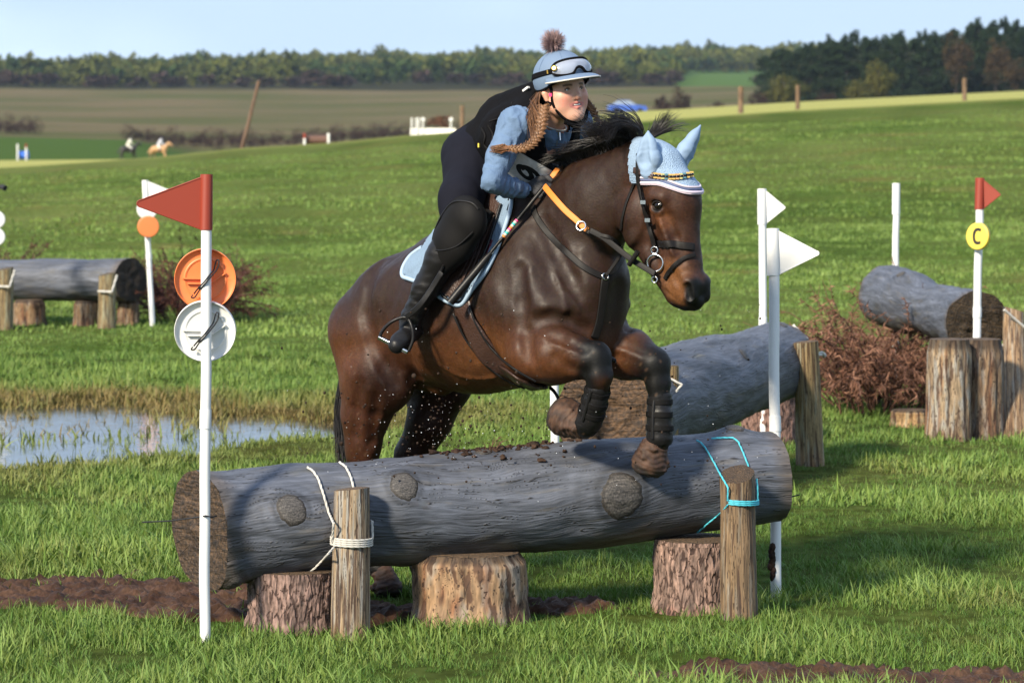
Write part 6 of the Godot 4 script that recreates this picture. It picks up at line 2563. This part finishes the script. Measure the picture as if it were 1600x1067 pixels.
	b.strap(pts, pts.map(func(p): return Vector3(0.2, 0.3, 1)), 0.022, 0.006)
	obj("rein", b.mesh(), strap_m, rein)
	b = MB.new()
	pts = smooth([rp.call(918, 360, 0.17), rp.call(902, 345, 0.18), rp.call(884, 329, 0.18), rp.call(866, 309, 0.17), rp.call(851, 291, 0.12)], 4)
	b.strap(pts, pts.map(func(p): return Vector3(0.0, 0.5, 1)), 0.023, 0.005)
	obj("orange_grip", b.mesh(), mat("orange_leather", lin(0.62, 0.20, 0.03), 0.6, true), rein)
	b = MB.new()
	pts = smooth([hp(858, 284, 0.05), hp(866, 272, 0.04), hp(872, 264, 0.02)], 4)
	b.strap(pts, pts.map(func(p): return Vector3(0.3, 0.2, 1)), 0.022, 0.005)
	obj("orange_grip", b.mesh(), M.orange_leather, rein)
	b = MB.new()
	torus(b, rp.call(908, 353, 0.19), Vector3(0.4, 0.5, 1).normalized(), 0.018, 0.0035)
	obj("martingale_ring", b.mesh(), M.steel, rein)
	b = MB.new()
	pts = smooth([rp.call(908, 358, 0.18), rp.call(930, 366, 0.16), rp.call(955, 372, 0.14), hp(972, 392, 0.06), on_horse(948, 430, 0.012)], 4)
	b.strap(pts, pts.map(func(p): return Vector3(0.2, 0.3, 1)), 0.014, 0.004)
	obj("martingale_strap", b.mesh(), strap_m, rein)
	b = MB.new()
	b.tube([hp(983, 414, 0.13), hp(990, 404, 0.13), hp(997, 393, 0.13)], 0.010, 8)
	obj("rein_stop", b.mesh(), strap_m, rein)
	# ---- ear bonnet
	var hat := Node3D.new()
	hat.name = "ear_bonnet"
	horse.add_child(hat)
	var low_front := mp(1064, 301).y
	var low_side := mp(1010, 286).y
	var back := mp(1013, 262).x
	var hem := func(p: Vector3) -> float: return lerpf(low_front, low_side, sstep(0.012, 0.075, absf(p.z)) * sstep(mp(1095, 290).x, mp(1050, 290).x, p.x))
	var net := mat("crochet", lin(0.24, 0.335, 0.46), 0.85, true)
	net.heightmap_enabled = true
	net.heightmap_texture = noise_tex(0.2, 1, Color.BLACK, Color.WHITE, 256, FastNoiseLite.TYPE_CELLULAR)
	net.heightmap_scale = 0.6
	triplanar(net, 5.5, false)
	obj("crochet_cap", HH.mesh(0.007, func(p: Vector3, n: Vector3): return Color(1, 1, 1), func(p: Vector3): return p.x > back - (p.y - 1.6) * 0.2 and p.y > hem.call(p) and p.y > 1.4), net, hat)
	for line in [[0.002, 0.0062, Color(0.62, 0.52, 0.60)], [0.013, 0.0035, Color(0.10, 0.12, 0.22)], [0.021, 0.0045, Color(0.60, 0.52, 0.58)]]:
		b = MB.new()
		b.col = line[2]
		var path := []
		for i in 77:
			var e0 := (i - 38) / 30.0
			var g := clampf(e0, -1.0, 1.0) * 1.5
			var q := Vector3(mp(1045, 290).x - maxf(0.0, absf(e0) - 1.0) * 0.3, 0, 0)
			var dir := Vector3(cos(g), 0, sin(g))
			var y: float = low_front + line[0]
			for k in 3:
				q.y = y
				var e := HH.hit(q + dir * 0.2, -dir, 0.008, 0.2)
				y = hem.call(e) + line[0]
				q.y = y
			path.append(HH.hit(q + dir * 0.2, -dir, 0.008, 0.2))
		b.tube(path, line[1], 6, 1.0, Vector3.UP, false)
		if line[0] < 0.01:
			for i in 120:
				var t := i / 120.0 * 75.99
				var e: Vector3 = path[int(t)].lerp(path[int(t) + 1], t - int(t))
				b.ball(e + Vector3(0, -0.005, 0), Vector3.ONE * 0.0042, 6, 4)
		obj("braid_trim", b.mesh(), M.painted, hat)
	for s in [1.0, -1.0]:
		var foot: Vector3 = hp(1014, 262, 0.085) if s > 0 else mp(1044, 252, -0.075)
		var tip: Vector3 = hp(1013, 203, 0.09) if s > 0 else hp(1096, 194, -0.15)
		var ear := Field.new(foot.min(tip) - Vector3.ONE * 0.09, foot.max(tip) + Vector3.ONE * 0.09, 0.005)
		var ax := tip - foot
		var face: Vector3 = Vector3(0.1, 0.1, 1.0) if s > 0 else Vector3(0.8, 0.0, -0.5)
		face = (face - ax.normalized() * face.dot(ax.normalized())).normalized()
		ear.cap(foot - ax * 0.1, foot + ax * 0.25, 0.038, 0.046, 0.02, face, 0.75)
		ear.cap(foot + ax * 0.25, foot + ax * 0.62, 0.046, 0.030, 0.02, face, 0.65)
		ear.cap(foot + ax * 0.62, foot + ax * 0.97, 0.030, 0.005, 0.02, face, 0.7)
		ear.cap(foot + ax * 0.2 + face * 0.046, foot + ax * 0.8 + face * 0.022, 0.032, 0.008, 0.012, Vector3.ZERO, 1.0, true)
		ripple(ear, 0.0012, func(p: Vector3): return sin((p - foot).dot(ax.normalized()) * 150.0 + n_a.get_noise_3d(p.x * 9.0, p.y * 9.0, p.z * 9.0) * 8.0) * sstep(0.13, 0.02, (p - foot).dot(ax.normalized())))
		obj("ear", ear.mesh(0.0, white), mat_once("ear_cloth", Color(0.20, 0.285, 0.41), 0.75), hat)
	# ---- boots on the forelegs
	for s in [1.0, -1.0]:
		var a: Vector3 = hp(935, 606, 0.145) if s > 0 else hp(1031, 620, -0.135)
		var c: Vector3 = hp(921, 656, 0.13) if s > 0 else hp(1030, 684, -0.13)
		var d := (c - a).normalized()
		var l := a.distance_to(c)
		var bf := Field.new(a.min(c) - Vector3.ONE * 0.12, a.max(c) + Vector3.ONE * 0.12, 0.006)
		bf.cap(a, c, 0.046, 0.05, 0.01)
		bf.cap(a + d * l * 0.45 + Vector3(0.02, 0, 0.01), c + Vector3(0.012, 0, 0), 0.034, 0.036, 0.02)
		ripple(bf, 0.003, func(p: Vector3): return n_a.get_noise_3d(p.x * 14.0, p.y * 30.0, p.z * 14.0))
		var boot := obj("tendon_boot", bf.mesh(0.0, white, func(p: Vector3): return (p - a).dot(d) > -0.012 + 0.008 * sin(p.z * 60.0) and (p - a).dot(d) < l + 0.028), M.black_leather, horse)
		for t in [0.12, 0.42, 0.75]:
			b = MB.new()
			var mid: Vector3 = a + d * l * t
			var u := d.cross(Vector3(0.3, 0.2, 1)).normalized()
			var w := d.cross(u)
			var ring := []
			var outs := []
			for i in 25:
				var g := TAU * i / 24.0
				var o := u * cos(g) + w * sin(g)
				ring.append(bf.hit(mid + o * 0.1, -o, 0.0, 0.1))
				outs.append(o)
			b.strap(ring, outs, 0.022, 0.004)
			obj("boot_strap", b.mesh(), M.matt_leather, boot)
		b = MB.new()
		b.tube(smooth([bf.snap(a + d * 0.01 + Vector3(0.01, 0, 0.05)), bf.snap(a + d * l * 0.5 + Vector3(0.01, 0, 0.05)), bf.snap(c + Vector3(0.01, 0, 0.05))], 5), 0.008, 6)
		obj("boot_guard", b.mesh(), M.black_leather, boot)
	# ---- whip
	b = MB.new()
	var whip := Node3D.new()
	whip.name = numbered("whip")
	add_child(whip)
	whip.transform = T
	tag(whip, "black whip with a striped grip in the rider's hand", "whip")
	var w0 := hp(850, 292, 0.12)
	var w1 := hp(703, 473, 0.385)
	b.tube([w0, w0.lerp(w1, 0.5), w0.lerp(w1, 0.58)], [0.0085, 0.006, 0.006], 8)
	obj("shaft", b.mesh(), M.black_leather, whip)
	b = MB.new()
	b.tube([w0.lerp(w1, 0.56), w0.lerp(w1, 0.62), w0.lerp(w1, 0.7), w1], [0.006, 0.013, 0.015, 0.016], 10)
	obj("padded_end", b.mesh(), M.black_leather, whip)
	for i in 10:
		b = MB.new()
		b.tube([w0.lerp(w1, 0.285 + i * 0.015), w0.lerp(w1, 0.2985 + i * 0.015)], 0.0078, 8)
		obj("stripe", b.mesh(), [M.pink, M.white_rope, M.teal, M.white_rope, M.orange_leather][i % 5], whip)

# ---------------------------------------------------------------- far things
func leaf_cloud(b: MB, center: Vector3, size: Vector3, many: int, leaf: float, c0: Color, c1: Color, r: RandomNumberGenerator, clumps := 14) -> void:
	var seats := []
	for i in clumps:
		var d := Vector3(r.randfn(), r.randfn(), r.randfn()).normalized() * pow(r.randf(), 0.45)
		seats.append([center + d * size * 0.8, r.randf_range(0.22, 0.5), r.randf()])
	for i in many:
		var s: Array = seats[r.randi() % clumps]
		var d := Vector3(r.randfn(), r.randfn(), r.randfn()).normalized() * pow(r.randf(), 0.4)
		var p: Vector3 = s[0] + d * size * s[1]
		var u := Vector3(r.randfn(), r.randfn(), r.randfn()).normalized()
		var w := u.cross(Vector3(r.randfn(), r.randfn(), r.randfn())).normalized()
		var l := leaf * r.randf_range(0.6, 1.3)
		b.col = c0.lerp(c1, clampf(s[2] * 0.6 + r.randf() * 0.4, 0.0, 1.0)) * r.randf_range(0.75, 1.2)
		var a := b.vert(p - u * l)
		var e := b.vert(p + w * l * 0.6)
		var f := b.vert(p + u * l)
		var g := b.vert(p - w * l * 0.6)
		b.quad(a, e, f, g)

func tree(called: String, foot: Vector3, tall: float, wide: float, kind: int, label: String, group: String, sd: int) -> Node3D:
	var r := RandomNumberGenerator.new()
	r.seed = sd
	var o := thing(called, label, "tree", foot, group)
	var b := MB.new()
	var bark := Color(0.05, 0.036, 0.028)
	b.col = bark
	var lean := Vector3(r.randf_range(-0.06, 0.06), 0, r.randf_range(-0.06, 0.06)) * tall
	b.tube([Vector3(0, -0.5, 0), lean * 0.5 + Vector3.UP * tall * 0.45, lean + Vector3.UP * tall * 0.9], [tall * 0.022, tall * 0.015, tall * 0.005], 7)
	for i in 7:
		var y := tall * r.randf_range(0.3, 0.8)
		var a := r.randf() * TAU
		var s := lean * (y / tall) + Vector3.UP * y
		b.tube([s, s + Vector3(cos(a) * wide * 0.4, tall * 0.06, sin(a) * wide * 0.4)], [tall * 0.007, tall * 0.002], 5)
	obj("trunk", b.mesh(), M.twig, o)
	b = MB.new()
	match kind:
		0:   # pine: ragged dark crown
			for k in 7:
				var y := lerpf(0.14, 0.92, k / 6.0)
				var w := wide * (0.6 - 0.36 * pow(k / 6.0, 2.0)) * r.randf_range(0.8, 1.2)
				leaf_cloud(b, lean * y + Vector3(r.randf_range(-0.1, 0.1) * wide, tall * y, r.randf_range(-0.1, 0.1) * wide), Vector3(w, tall * 0.13, w), 380, tall * 0.026, Color(0.008, 0.017, 0.009), Color(0.024, 0.04, 0.017), r, 9)
		1:   # round broadleaf
			leaf_cloud(b, lean * 0.6 + Vector3.UP * tall * 0.55, Vector3(wide * 0.5, tall * 0.45, wide * 0.5), 2600, tall * 0.026, Color(0.04, 0.048, 0.013), Color(0.11, 0.10, 0.025), r, 22)
		2:   # autumn brown
			leaf_cloud(b, lean * 0.6 + Vector3.UP * tall * 0.6, Vector3(wide * 0.45, tall * 0.4, wide * 0.45), 1800, tall * 0.024, Color(0.028, 0.022, 0.012), Color(0.07, 0.045, 0.02), r, 18)
		3:   # bare purple brown bush
			leaf_cloud(b, Vector3.UP * tall * 0.45, Vector3(wide * 0.5, tall * 0.5, wide * 0.5), 1300, tall * 0.03, Color(0.028, 0.017, 0.014), Color(0.06, 0.036, 0.028), r, 16)
	obj("crown", b.mesh(), M.foliage, o)
	return o

func ground_at(px: float, d: float) -> Vector3:
	var x := (px - 800.0) / 4740.0 * d
	return Vector3(x, land(x, -d), -d)

func build_far() -> void:
	var r := RandomNumberGenerator.new()
	r.seed = 77
	var b: MB
	# the wood at the right: pines with some turning broadleaves before them
	var proto := {}
	for kind in 3:
		for v in 3:
			var o := tree(["pine_tree", "broadleaf_tree", "autumn_tree"][kind], Vector3.ZERO, 1.0, [0.75, 0.9, 0.8][kind], kind, "", "", 40 + kind * 5 + v)
			proto[[kind, v]] = o
	var placed := {}
	var put := func(kind: int, px: float, d: float, top: float, wide: float, label: String, group: String) -> void:
		var v := r.randi() % 3 if kind == 0 else 0
		var g := ground_at(px, d)
		var tall: float = CAM_H + (230.0 - top) / FOCAL * d - g.y
		var key := [kind, v]
		var o: Node3D = proto[key]
		if placed.has(key):
			o = copy_of(proto[key], g, label, group)
		placed[key] = true
		o.position = g
		o.rotation.y = r.randf() * TAU
		o.scale = Vector3(wide / 0.8, tall, wide / 0.8)
		o.set_meta("label", label)
		if group != "":
			o.set_meta("group", group)
	var line := [[1185, 106], [1210, 84], [1240, 74], [1290, 66], [1350, 56], [1420, 54], [1480, 48], [1520, 40], [1580, 38], [1640, 36], [1900, 44]]
	for row in 3:
		var px := 1205.0 + row * 9.0
		while px < 1690.0:
			var top := table(line, px) + r.randf_range(-4.0, 9.0) - (1 - row) * 1.0
			put.call(0, px + r.randf_range(-5, 5), 520.0 - row * 22.0, top + (7.0 if row == 2 else 0.0), r.randf_range(5.0, 7.0), "dark pine crowded into the wood on the right skyline", "pines of the wood on the right")
			px += 21.0
	put.call(0, 1519, 500, 34, 4.6, "tall dark pine that overtops the wood, left of two", "")
	put.call(0, 1572, 500, 30, 5.6, "tall broad pine that overtops the wood, right of two", "")
	put.call(2, 1493, 468, 50, 6.5, "brown autumn tree in front of the pines of the right wood", "")
	put.call(2, 1556, 462, 60, 6.0, "brownish tree at the right edge in front of the pines", "")
	put.call(2, 1588, 455, 90, 5.0, "low brown tree at the right edge of the wood", "")
	put.call(1, 1375, 440, 98, 5.2, "round olive green tree standing before the dark pines", "")
	put.call(1, 1345, 438, 126, 4.4, "low olive bush left of the round olive tree", "")
	put.call(1, 1228, 440, 120, 6.8, "broad olive brown bush at the left end of the right wood", "")
	for q in [[1290, 442, 140, 4.5, "low reddish bush between the two olive trees"], [1062, 420, 131, 4.6, "dark purple brown bush beyond the blue car"], [1040, 425, 143, 3.0, "small dark bush left of the purple brown bush"], [1120, 430, 152, 3.0, "low dark green bush behind the left fence post"], [1188, 436, 140, 3.6, "dark reddish bush behind the fence posts"]]:
		var g := ground_at(q[0], q[1])
		var tall: float = maxf(1.2, CAM_H + (230.0 - q[2]) / FOCAL * q[1] - g.y)
		tree("bush", g, tall, q[3] * 1.15, 3, q[4], "", int(q[0]))
	for key in proto:
		if not placed.has(key):
			remove_child(proto[key])
			proto[key].free()
	# hedge along the foot of the heath, bush by bush
	var bush := tree("hedge_bush", ground_at(300, 445), 1.0, 1.3, 3, "dark bush in the hedge line below the heath", "bushes of the hedge below the heath", 91)
	var first := true
	for seg in [[205.0, 470.0, 445.0, 196.0], [470.0, 735.0, 450.0, 190.0], [-90.0, 60.0, 480.0, 178.0]]:
		var px: float = seg[0]
		while px < seg[1]:
			var g := ground_at(px, seg[2] + r.randf_range(-6, 6))
			var top: float = seg[3] + r.randf_range(-5, 12)
			var base_y: float = 230.0 + (CAM_H - g.y) / seg[2] * FOCAL
			var tall: float = maxf(1.0, (base_y - top) / FOCAL * seg[2])
			var o := bush
			if not first:
				o = copy_of(bush, g, "dark bush in the hedge line below the heath", "bushes of the hedge below the heath")
			first = false
			o.position = g
			o.rotation.y = r.randf() * TAU
			o.scale = Vector3(2.6, tall, 2.6)
			px += r.randf_range(13, 19)
	# the forest on the far ridge, a mass of trees
	var kinds := []
	for k in 3:
		b = MB.new()
		var c: Array = [[Color(0.02, 0.04, 0.014), Color(0.05, 0.075, 0.022)], [Color(0.05, 0.07, 0.016), Color(0.12, 0.12, 0.03)], [Color(0.03, 0.022, 0.02), Color(0.06, 0.04, 0.034)]][k]
		leaf_cloud(b, Vector3.UP * 0.55, Vector3(0.42, 0.45, 0.42), 240, 0.09, c[0], c[1], r, 10)
		kinds.append(b.mesh())
	var where := [[], [], []]
	var tints := [[], [], []]
	for i in 9000:
		var px := r.randf_range(-500, 2000)
		var d := sqrt(r.randf()) * 560.0 + 835.0
		var g := ground_at(px, d)
		if d > 860 and d < 1190 and px > 1060 and px < 1300:
			continue
		var k := 0 if r.randf() < 0.7 else 1
		var size := Vector3(7.5, r.randf_range(5.0, 9.0) * (1.0 + 0.5 * n_a.get_noise_2d(g.x * 0.02, g.z * 0.02)), 7.5)
		if d < 905.0:
			k = 2
			size = Vector3(8, r.randf_range(3.0, 5.5), 8)
		if k < 2 and n_b.get_noise_2d(g.x * 0.01, g.z * 0.006) > 0.12:
			k = 1
		where[k].append(Transform3D(Basis(Vector3.UP, r.randf() * TAU).scaled(size * r.randf_range(0.8, 1.15)), g))
		tints[k].append(Color(1, 1, 1) * r.randf_range(0.75, 1.3))
	for k in 3:
		stuff("forest", kinds[k], M.foliage, where[k], tints[k], ["far green conifer forest along the ridge", "yellowing trees among the far ridge forest", "dark purple brown scrub at the foot of the far forest"][k], "forest")
	for q in [[124, 88], [372, 85], [1060, 69]]:
		var g := ground_at(q[0], 1340.0)
		tree("skyline_tree", g, CAM_H + (230.0 - q[1]) / FOCAL * 1340.0 - g.y, 7.0, 1, ["lone round tree above the far skyline near the left edge", "lone tree above the far skyline left of the rider", "tree above the far skyline right of the rider"][0 if q[0] < 200 else (1 if q[0] < 700 else 2)], "", int(q[0]))
	# fence posts on the crest, leaning pole
	for q in [[1158, 174, 135, 128.0, 0.11, "brown fence post on the crest, left of three"], [1247, 167, 133, 128.0, 0.085, "thin brown fence post on the crest, middle of three"], [1508, 159, 122, 124.0, 0.09, "dark fence post on the crest, right of three"], [722, 205, 165, 140.0, 0.1, "brown post beside the far brush jump behind the rider"]]:
		var g := at(q[0], q[1], q[3])
		g.y = land(g.x, g.z)
		post_thing("fence_post", g, at(q[0], q[2], q[3]), q[4], q[4], q[5], "post", "", Color(0.75, 0.6, 0.48))
	var g := at(378, 231, 118.0)
	post_thing("leaning_pole", g, at(404, 126, 118.0), 0.085, 0.065, "tall brown pole leaning to the right on the crest", "pole", "", Color(0.6, 0.45, 0.38))
	# jumps far off
	far_jump(660, 707, 212, 186, 220.0, true)
	far_jump(478, 512, 222, 206, 118.0, false)
	blue_jump()
	small_rider(200, 249, 217, 300.0, Color(0.02, 0.016, 0.015), Color(0.55, 0.53, 0.45), "distant rider in pale shirt on a dark horse", Vector3(0.9, 0, -0.44), 0)
	small_rider(248, 248, 216, 302.0, Color(0.42, 0.24, 0.11), Color(0.5, 0.5, 0.55), "distant rider on a pale golden horse", Vector3(0.98, 0, 0.2), 1)
	car()

func far_jump(x0: float, x1: float, base: float, top: float, d: float, white: bool) -> void:
	var a := at(x0, base, d)
	a.y = land(a.x, a.z)
	var o := thing("brush_jump" if white else "log_jump", "white fronted brush jump far off, left of the rider" if white else "small brown log jump far off in the meadow", "jump", a)
	var w := (x1 - x0) / FOCAL * d
	var h := (base - top) / FOCAL * d
	var b := MB.new()
	if white:
		b.col = Color(0.9, 0.87, 0.8)
		b.box(Vector3(w * 0.35, h * 0.2, 0), Vector3(w * 1.5, h * 0.42, 0.5))
		obj("white_board", b.mesh(), M.painted, o)
		b = MB.new()
		var r := RandomNumberGenerator.new()
		r.seed = 6
		leaf_cloud(b, Vector3(w * 0.55, h * 0.75, -0.3), Vector3(w * 0.5, h * 0.45, 0.4), 900, 0.08, Color(0.07, 0.035, 0.022), Color(0.16, 0.08, 0.05), r)
		obj("brush", b.mesh(), M.foliage, o)
		for q in [-0.35, -0.2, -0.12, 0.02, 0.95]:
			b = MB.new()
			b.tube([Vector3(w * q, 0, 0.3), Vector3(w * q, h * 1.05, 0.3)], 0.06, 8)
			obj("flag_pole", b.mesh(), M.white_plastic, o)
		for q in [0.02, 0.95]:
			b = MB.new()
			b.tube([Vector3(w * q, h * 0.95, 0.4), Vector3(w * q, h * 0.95, 0.46)], 0.15, 12)
			obj("disc", b.mesh(), M.white_plastic, o)
	else:
		b.col = Color(0.11, 0.06, 0.045)
		b.tube([Vector3(0, h * 0.45, 0), Vector3(w, h * 0.5, 0)], h * 0.42, 12)
		obj("brown_log", b.mesh(), M.twig, o)
		for q in [-0.05, 1.05]:
			b = MB.new()
			b.tube([Vector3(w * q, 0, 0.3), Vector3(w * q, h * 0.7, 0.3)], 0.05, 8)
			obj("pole", b.mesh(), M.white_plastic, o)
			b = MB.new()
			b.tube([Vector3(w * q, h * 0.6, 0.3), Vector3(w * q, h * 1.1, 0.3)], 0.055, 8)
			obj("flag", b.mesh(), M.red_plastic if q < 0.0 else M.white_plastic, o)

func blue_jump() -> void:
	var d := 285.0
	var a := at(36, 252, d)
	a.y = land(a.x, a.z)
	var k := 1.9
	var o := thing("blue_jump", "small blue jump between two white poles, far off at the left", "jump", a)
	o.scale = Vector3.ONE * k
	var b := MB.new()
	b.col = Color(0.02, 0.12, 0.55)
	b.tube([Vector3(-0.3, 0.25, 0), Vector3(0.25, 0.27, 0)], 0.2, 12)
	obj("barrel", b.mesh(), M.painted, o)
	for s in [-1.0, 1.0]:
		b = MB.new()
		b.tube([Vector3(s * 0.21 - 0.03, 0, 0.3), Vector3(s * 0.21 - 0.03, 0.75 - s * 0.05, 0.3)], 0.045, 8)
		obj("pole", b.mesh(), M.white_plastic, o)
		b = MB.new()
		b.tube([Vector3(s * 0.21 - 0.03, 0.65, 0.3), Vector3(s * 0.21 - 0.03, 0.82, 0.3)], 0.05, 8)
		obj("flag", b.mesh(), M.white_plastic if s < 0 else M.red_plastic, o)

func small_rider(px: float, base: float, top: float, d: float, coat_c: Color, shirt: Color, label: String, way: Vector3, n: int) -> void:
	var a := at(px, base, d)
	a.y = land(a.x, a.z) - 0.1
	way = way.normalized()
	var bs := Basis(way, Vector3.UP, way.cross(Vector3.UP))
	# horse
	var k := (base - top) / FOCAL * d / 2.1
	var steed := thing("horse", ("dark horse" if n == 0 else "pale golden horse") + " cantering far off on the left of the meadow", "horse", a)
	steed.basis = bs * k
	var f := Field.new(Vector3(-1.4, -0.1, -0.5), Vector3(1.7, 2.2, 0.5), 0.05)
	f.cap(Vector3(-0.55, 1.15, 0), Vector3(0.5, 1.15, 0), 0.33, 0.34, 0.1)
	f.cap(Vector3(0.6, 1.25, 0), Vector3(1.05, 1.75, 0), 0.22, 0.13, 0.1)
	f.cap(Vector3(1.05, 1.78, 0), Vector3(1.42, 1.5, 0), 0.13, 0.075, 0.05)
	for q in [[-0.7, 0.17, -0.5], [-0.6, -0.17, 0.1], [0.5, 0.15, 0.55], [0.55, -0.15, -0.05]]:
		f.cap(Vector3(q[0], 0.95, q[1]), Vector3(q[0] + q[2] * 0.4, 0.5, q[1]), 0.16, 0.075, 0.06)
		f.cap(Vector3(q[0] + q[2] * 0.4, 0.5, q[1]), Vector3(q[0] + q[2] * 0.7, 0.04, q[1]), 0.07, 0.055, 0.03)
	f.cap(Vector3(-0.9, 1.2, 0), Vector3(-1.15, 0.75, 0), 0.06, 0.09, 0.05)
	obj("body", f.mesh(0.0, func(p: Vector3, nn: Vector3): return coat_c), M.painted, steed)
	var man := thing("person", label, "person", a)
	man.basis = bs * k
	f = Field.new(Vector3(-0.6, 0.6, -0.6), Vector3(0.9, 2.6, 0.6), 0.045)
	f.cap(Vector3(-0.1, 1.52, 0), Vector3(0.18, 1.98, 0), 0.16, 0.19, 0.06)
	f.cap(Vector3(0.22, 2.1, 0), Vector3(0.28, 2.24, 0), 0.10, 0.13, 0.04)
	for s in [1.0, -1.0]:
		f.cap(Vector3(-0.05, 1.5, s * 0.15), Vector3(0.25, 1.2, s * 0.38), 0.12, 0.09, 0.04)
		f.cap(Vector3(0.25, 1.2, s * 0.38), Vector3(0.05, 0.8, s * 0.38), 0.08, 0.06, 0.03)
		f.cap(Vector3(0.18, 1.95, s * 0.2), Vector3(0.4, 1.65, s * 0.2), 0.07, 0.055, 0.03)
		f.cap(Vector3(0.4, 1.65, s * 0.2), Vector3(0.62, 1.6, s * 0.1), 0.055, 0.045, 0.03)
	obj("body", f.mesh(0.0, func(p: Vector3, nn: Vector3): return Color(0.05, 0.05, 0.06) if p.y > 2.17 or p.y < 1.25 else (shirt if p.y > 1.5 else Color(0.6, 0.58, 0.52))), M.painted, man)

func car() -> void:
	var d := 320.0
	var a := at(980, 181, d)
	a.y = land(a.x, a.z) + 0.1
	var o := thing("car", "blue car parked beyond the crest, half hidden behind the mane", "car", a)
	o.rotation.y = 0.12
	var k := 0.95
	o.scale = Vector3.ONE * k
	var paint := mat("car_paint", lin(0.03, 0.09, 0.42), 0.3)
	paint.clearcoat_enabled = true
	var b := MB.new()
	var prof := [[-2.1, 0.35], [-2.15, 0.75], [-1.95, 0.98], [-1.2, 1.05], [1.0, 1.0], [1.95, 0.88], [2.15, 0.65], [2.1, 0.35]]
	for s in [1.0, -1.0]:
		var pts := []
		for q in prof:
			pts.append(Vector3(q[0], q[1], s * 0.85))
		if s > 0:
			pts.reverse()
		b.face(pts)
	for i in prof.size():
		var p: Array = prof[i]
		var q: Array = prof[(i + 1) % prof.size()]
		b.face([Vector3(p[0], p[1], 0.85), Vector3(p[0], p[1], -0.85), Vector3(q[0], q[1], -0.85), Vector3(q[0], q[1], 0.85)])
	obj("body", b.mesh(), paint, o)
	b = MB.new()
	var cab := [[-1.6, 1.03], [-1.0, 1.45], [0.2, 1.48], [1.0, 1.0]]
	for s in [1.0, -1.0]:
		var pts := []
		for q in cab:
			pts.append(Vector3(q[0], q[1], s * 0.72))
		if s > 0:
			pts.reverse()
		b.face(pts)
	for i in cab.size() - 1:
		var p: Array = cab[i]
		var q: Array = cab[i + 1]
		b.face([Vector3(p[0], p[1], 0.72), Vector3(p[0], p[1], -0.72), Vector3(q[0], q[1], -0.72), Vector3(q[0], q[1], 0.72)])
	obj("cabin_glass", b.mesh(), mat_once("dark_glass", Color(0.25, 0.3, 0.38), 0.08), o)
	b = MB.new()
	b.box(Vector3(-0.4, 1.49, 0), Vector3(1.3, 0.05, 1.4))
	obj("roof", b.mesh(), paint, o)
	for x in [-1.35, 1.35]:
		for s in [-1.0, 1.0]:
			b = MB.new()
			b.tube([Vector3(x, 0.33, s * 0.72), Vector3(x, 0.33, s * 0.88)], 0.33, 16)
			obj("wheel", b.mesh(), M.black_cord, o)

# ---------------------------------------------------------------- mud and water in the air
func build_splash() -> void:
	var r := RandomNumberGenerator.new()
	r.seed = 55
	for k in 2:
		var b := MB.new()
		b.ball(Vector3.ZERO, Vector3.ONE, 7, 5)
		var where := []
		var tints := []
		for i in [420, 200][k]:
			var px := 0.0
			var py := 0.0
			if r.randf() < 0.6:
				px = 690.0 + r.randfn() * 95.0
				py = 670.0 + r.randfn() * 42.0
			else:
				px = r.randf_range(540, 1190)
				py = r.randf_range(470, 760)
			var p := at(px, py, r.randf_range(10.9, 12.0))
			var s: float = r.randf_range(0.0007, 0.0018) if k == 1 else r.randf_range(0.0015, 0.0055)
			if k == 0 and r.randf() < 0.03:
				s *= 1.8
			where.append(Transform3D(Basis(Vector3(r.randf(), 1, r.randf()).normalized(), r.randf() * TAU).scaled(Vector3(s, s * r.randf_range(0.6, 1.3), s)), p))
			tints.append(Color(0.05, 0.03, 0.02) if k == 0 else Color(0.8, 0.82, 0.85))
		stuff(["mud_specks", "water_drops"][k], b.mesh(), M.mud if k == 0 else mat("drop", Color.WHITE, 0.1, true), where, tints, ["dark specks of mud flying round the horse's legs", "bright drops of water flying round the horse's legs"][k], "splash")
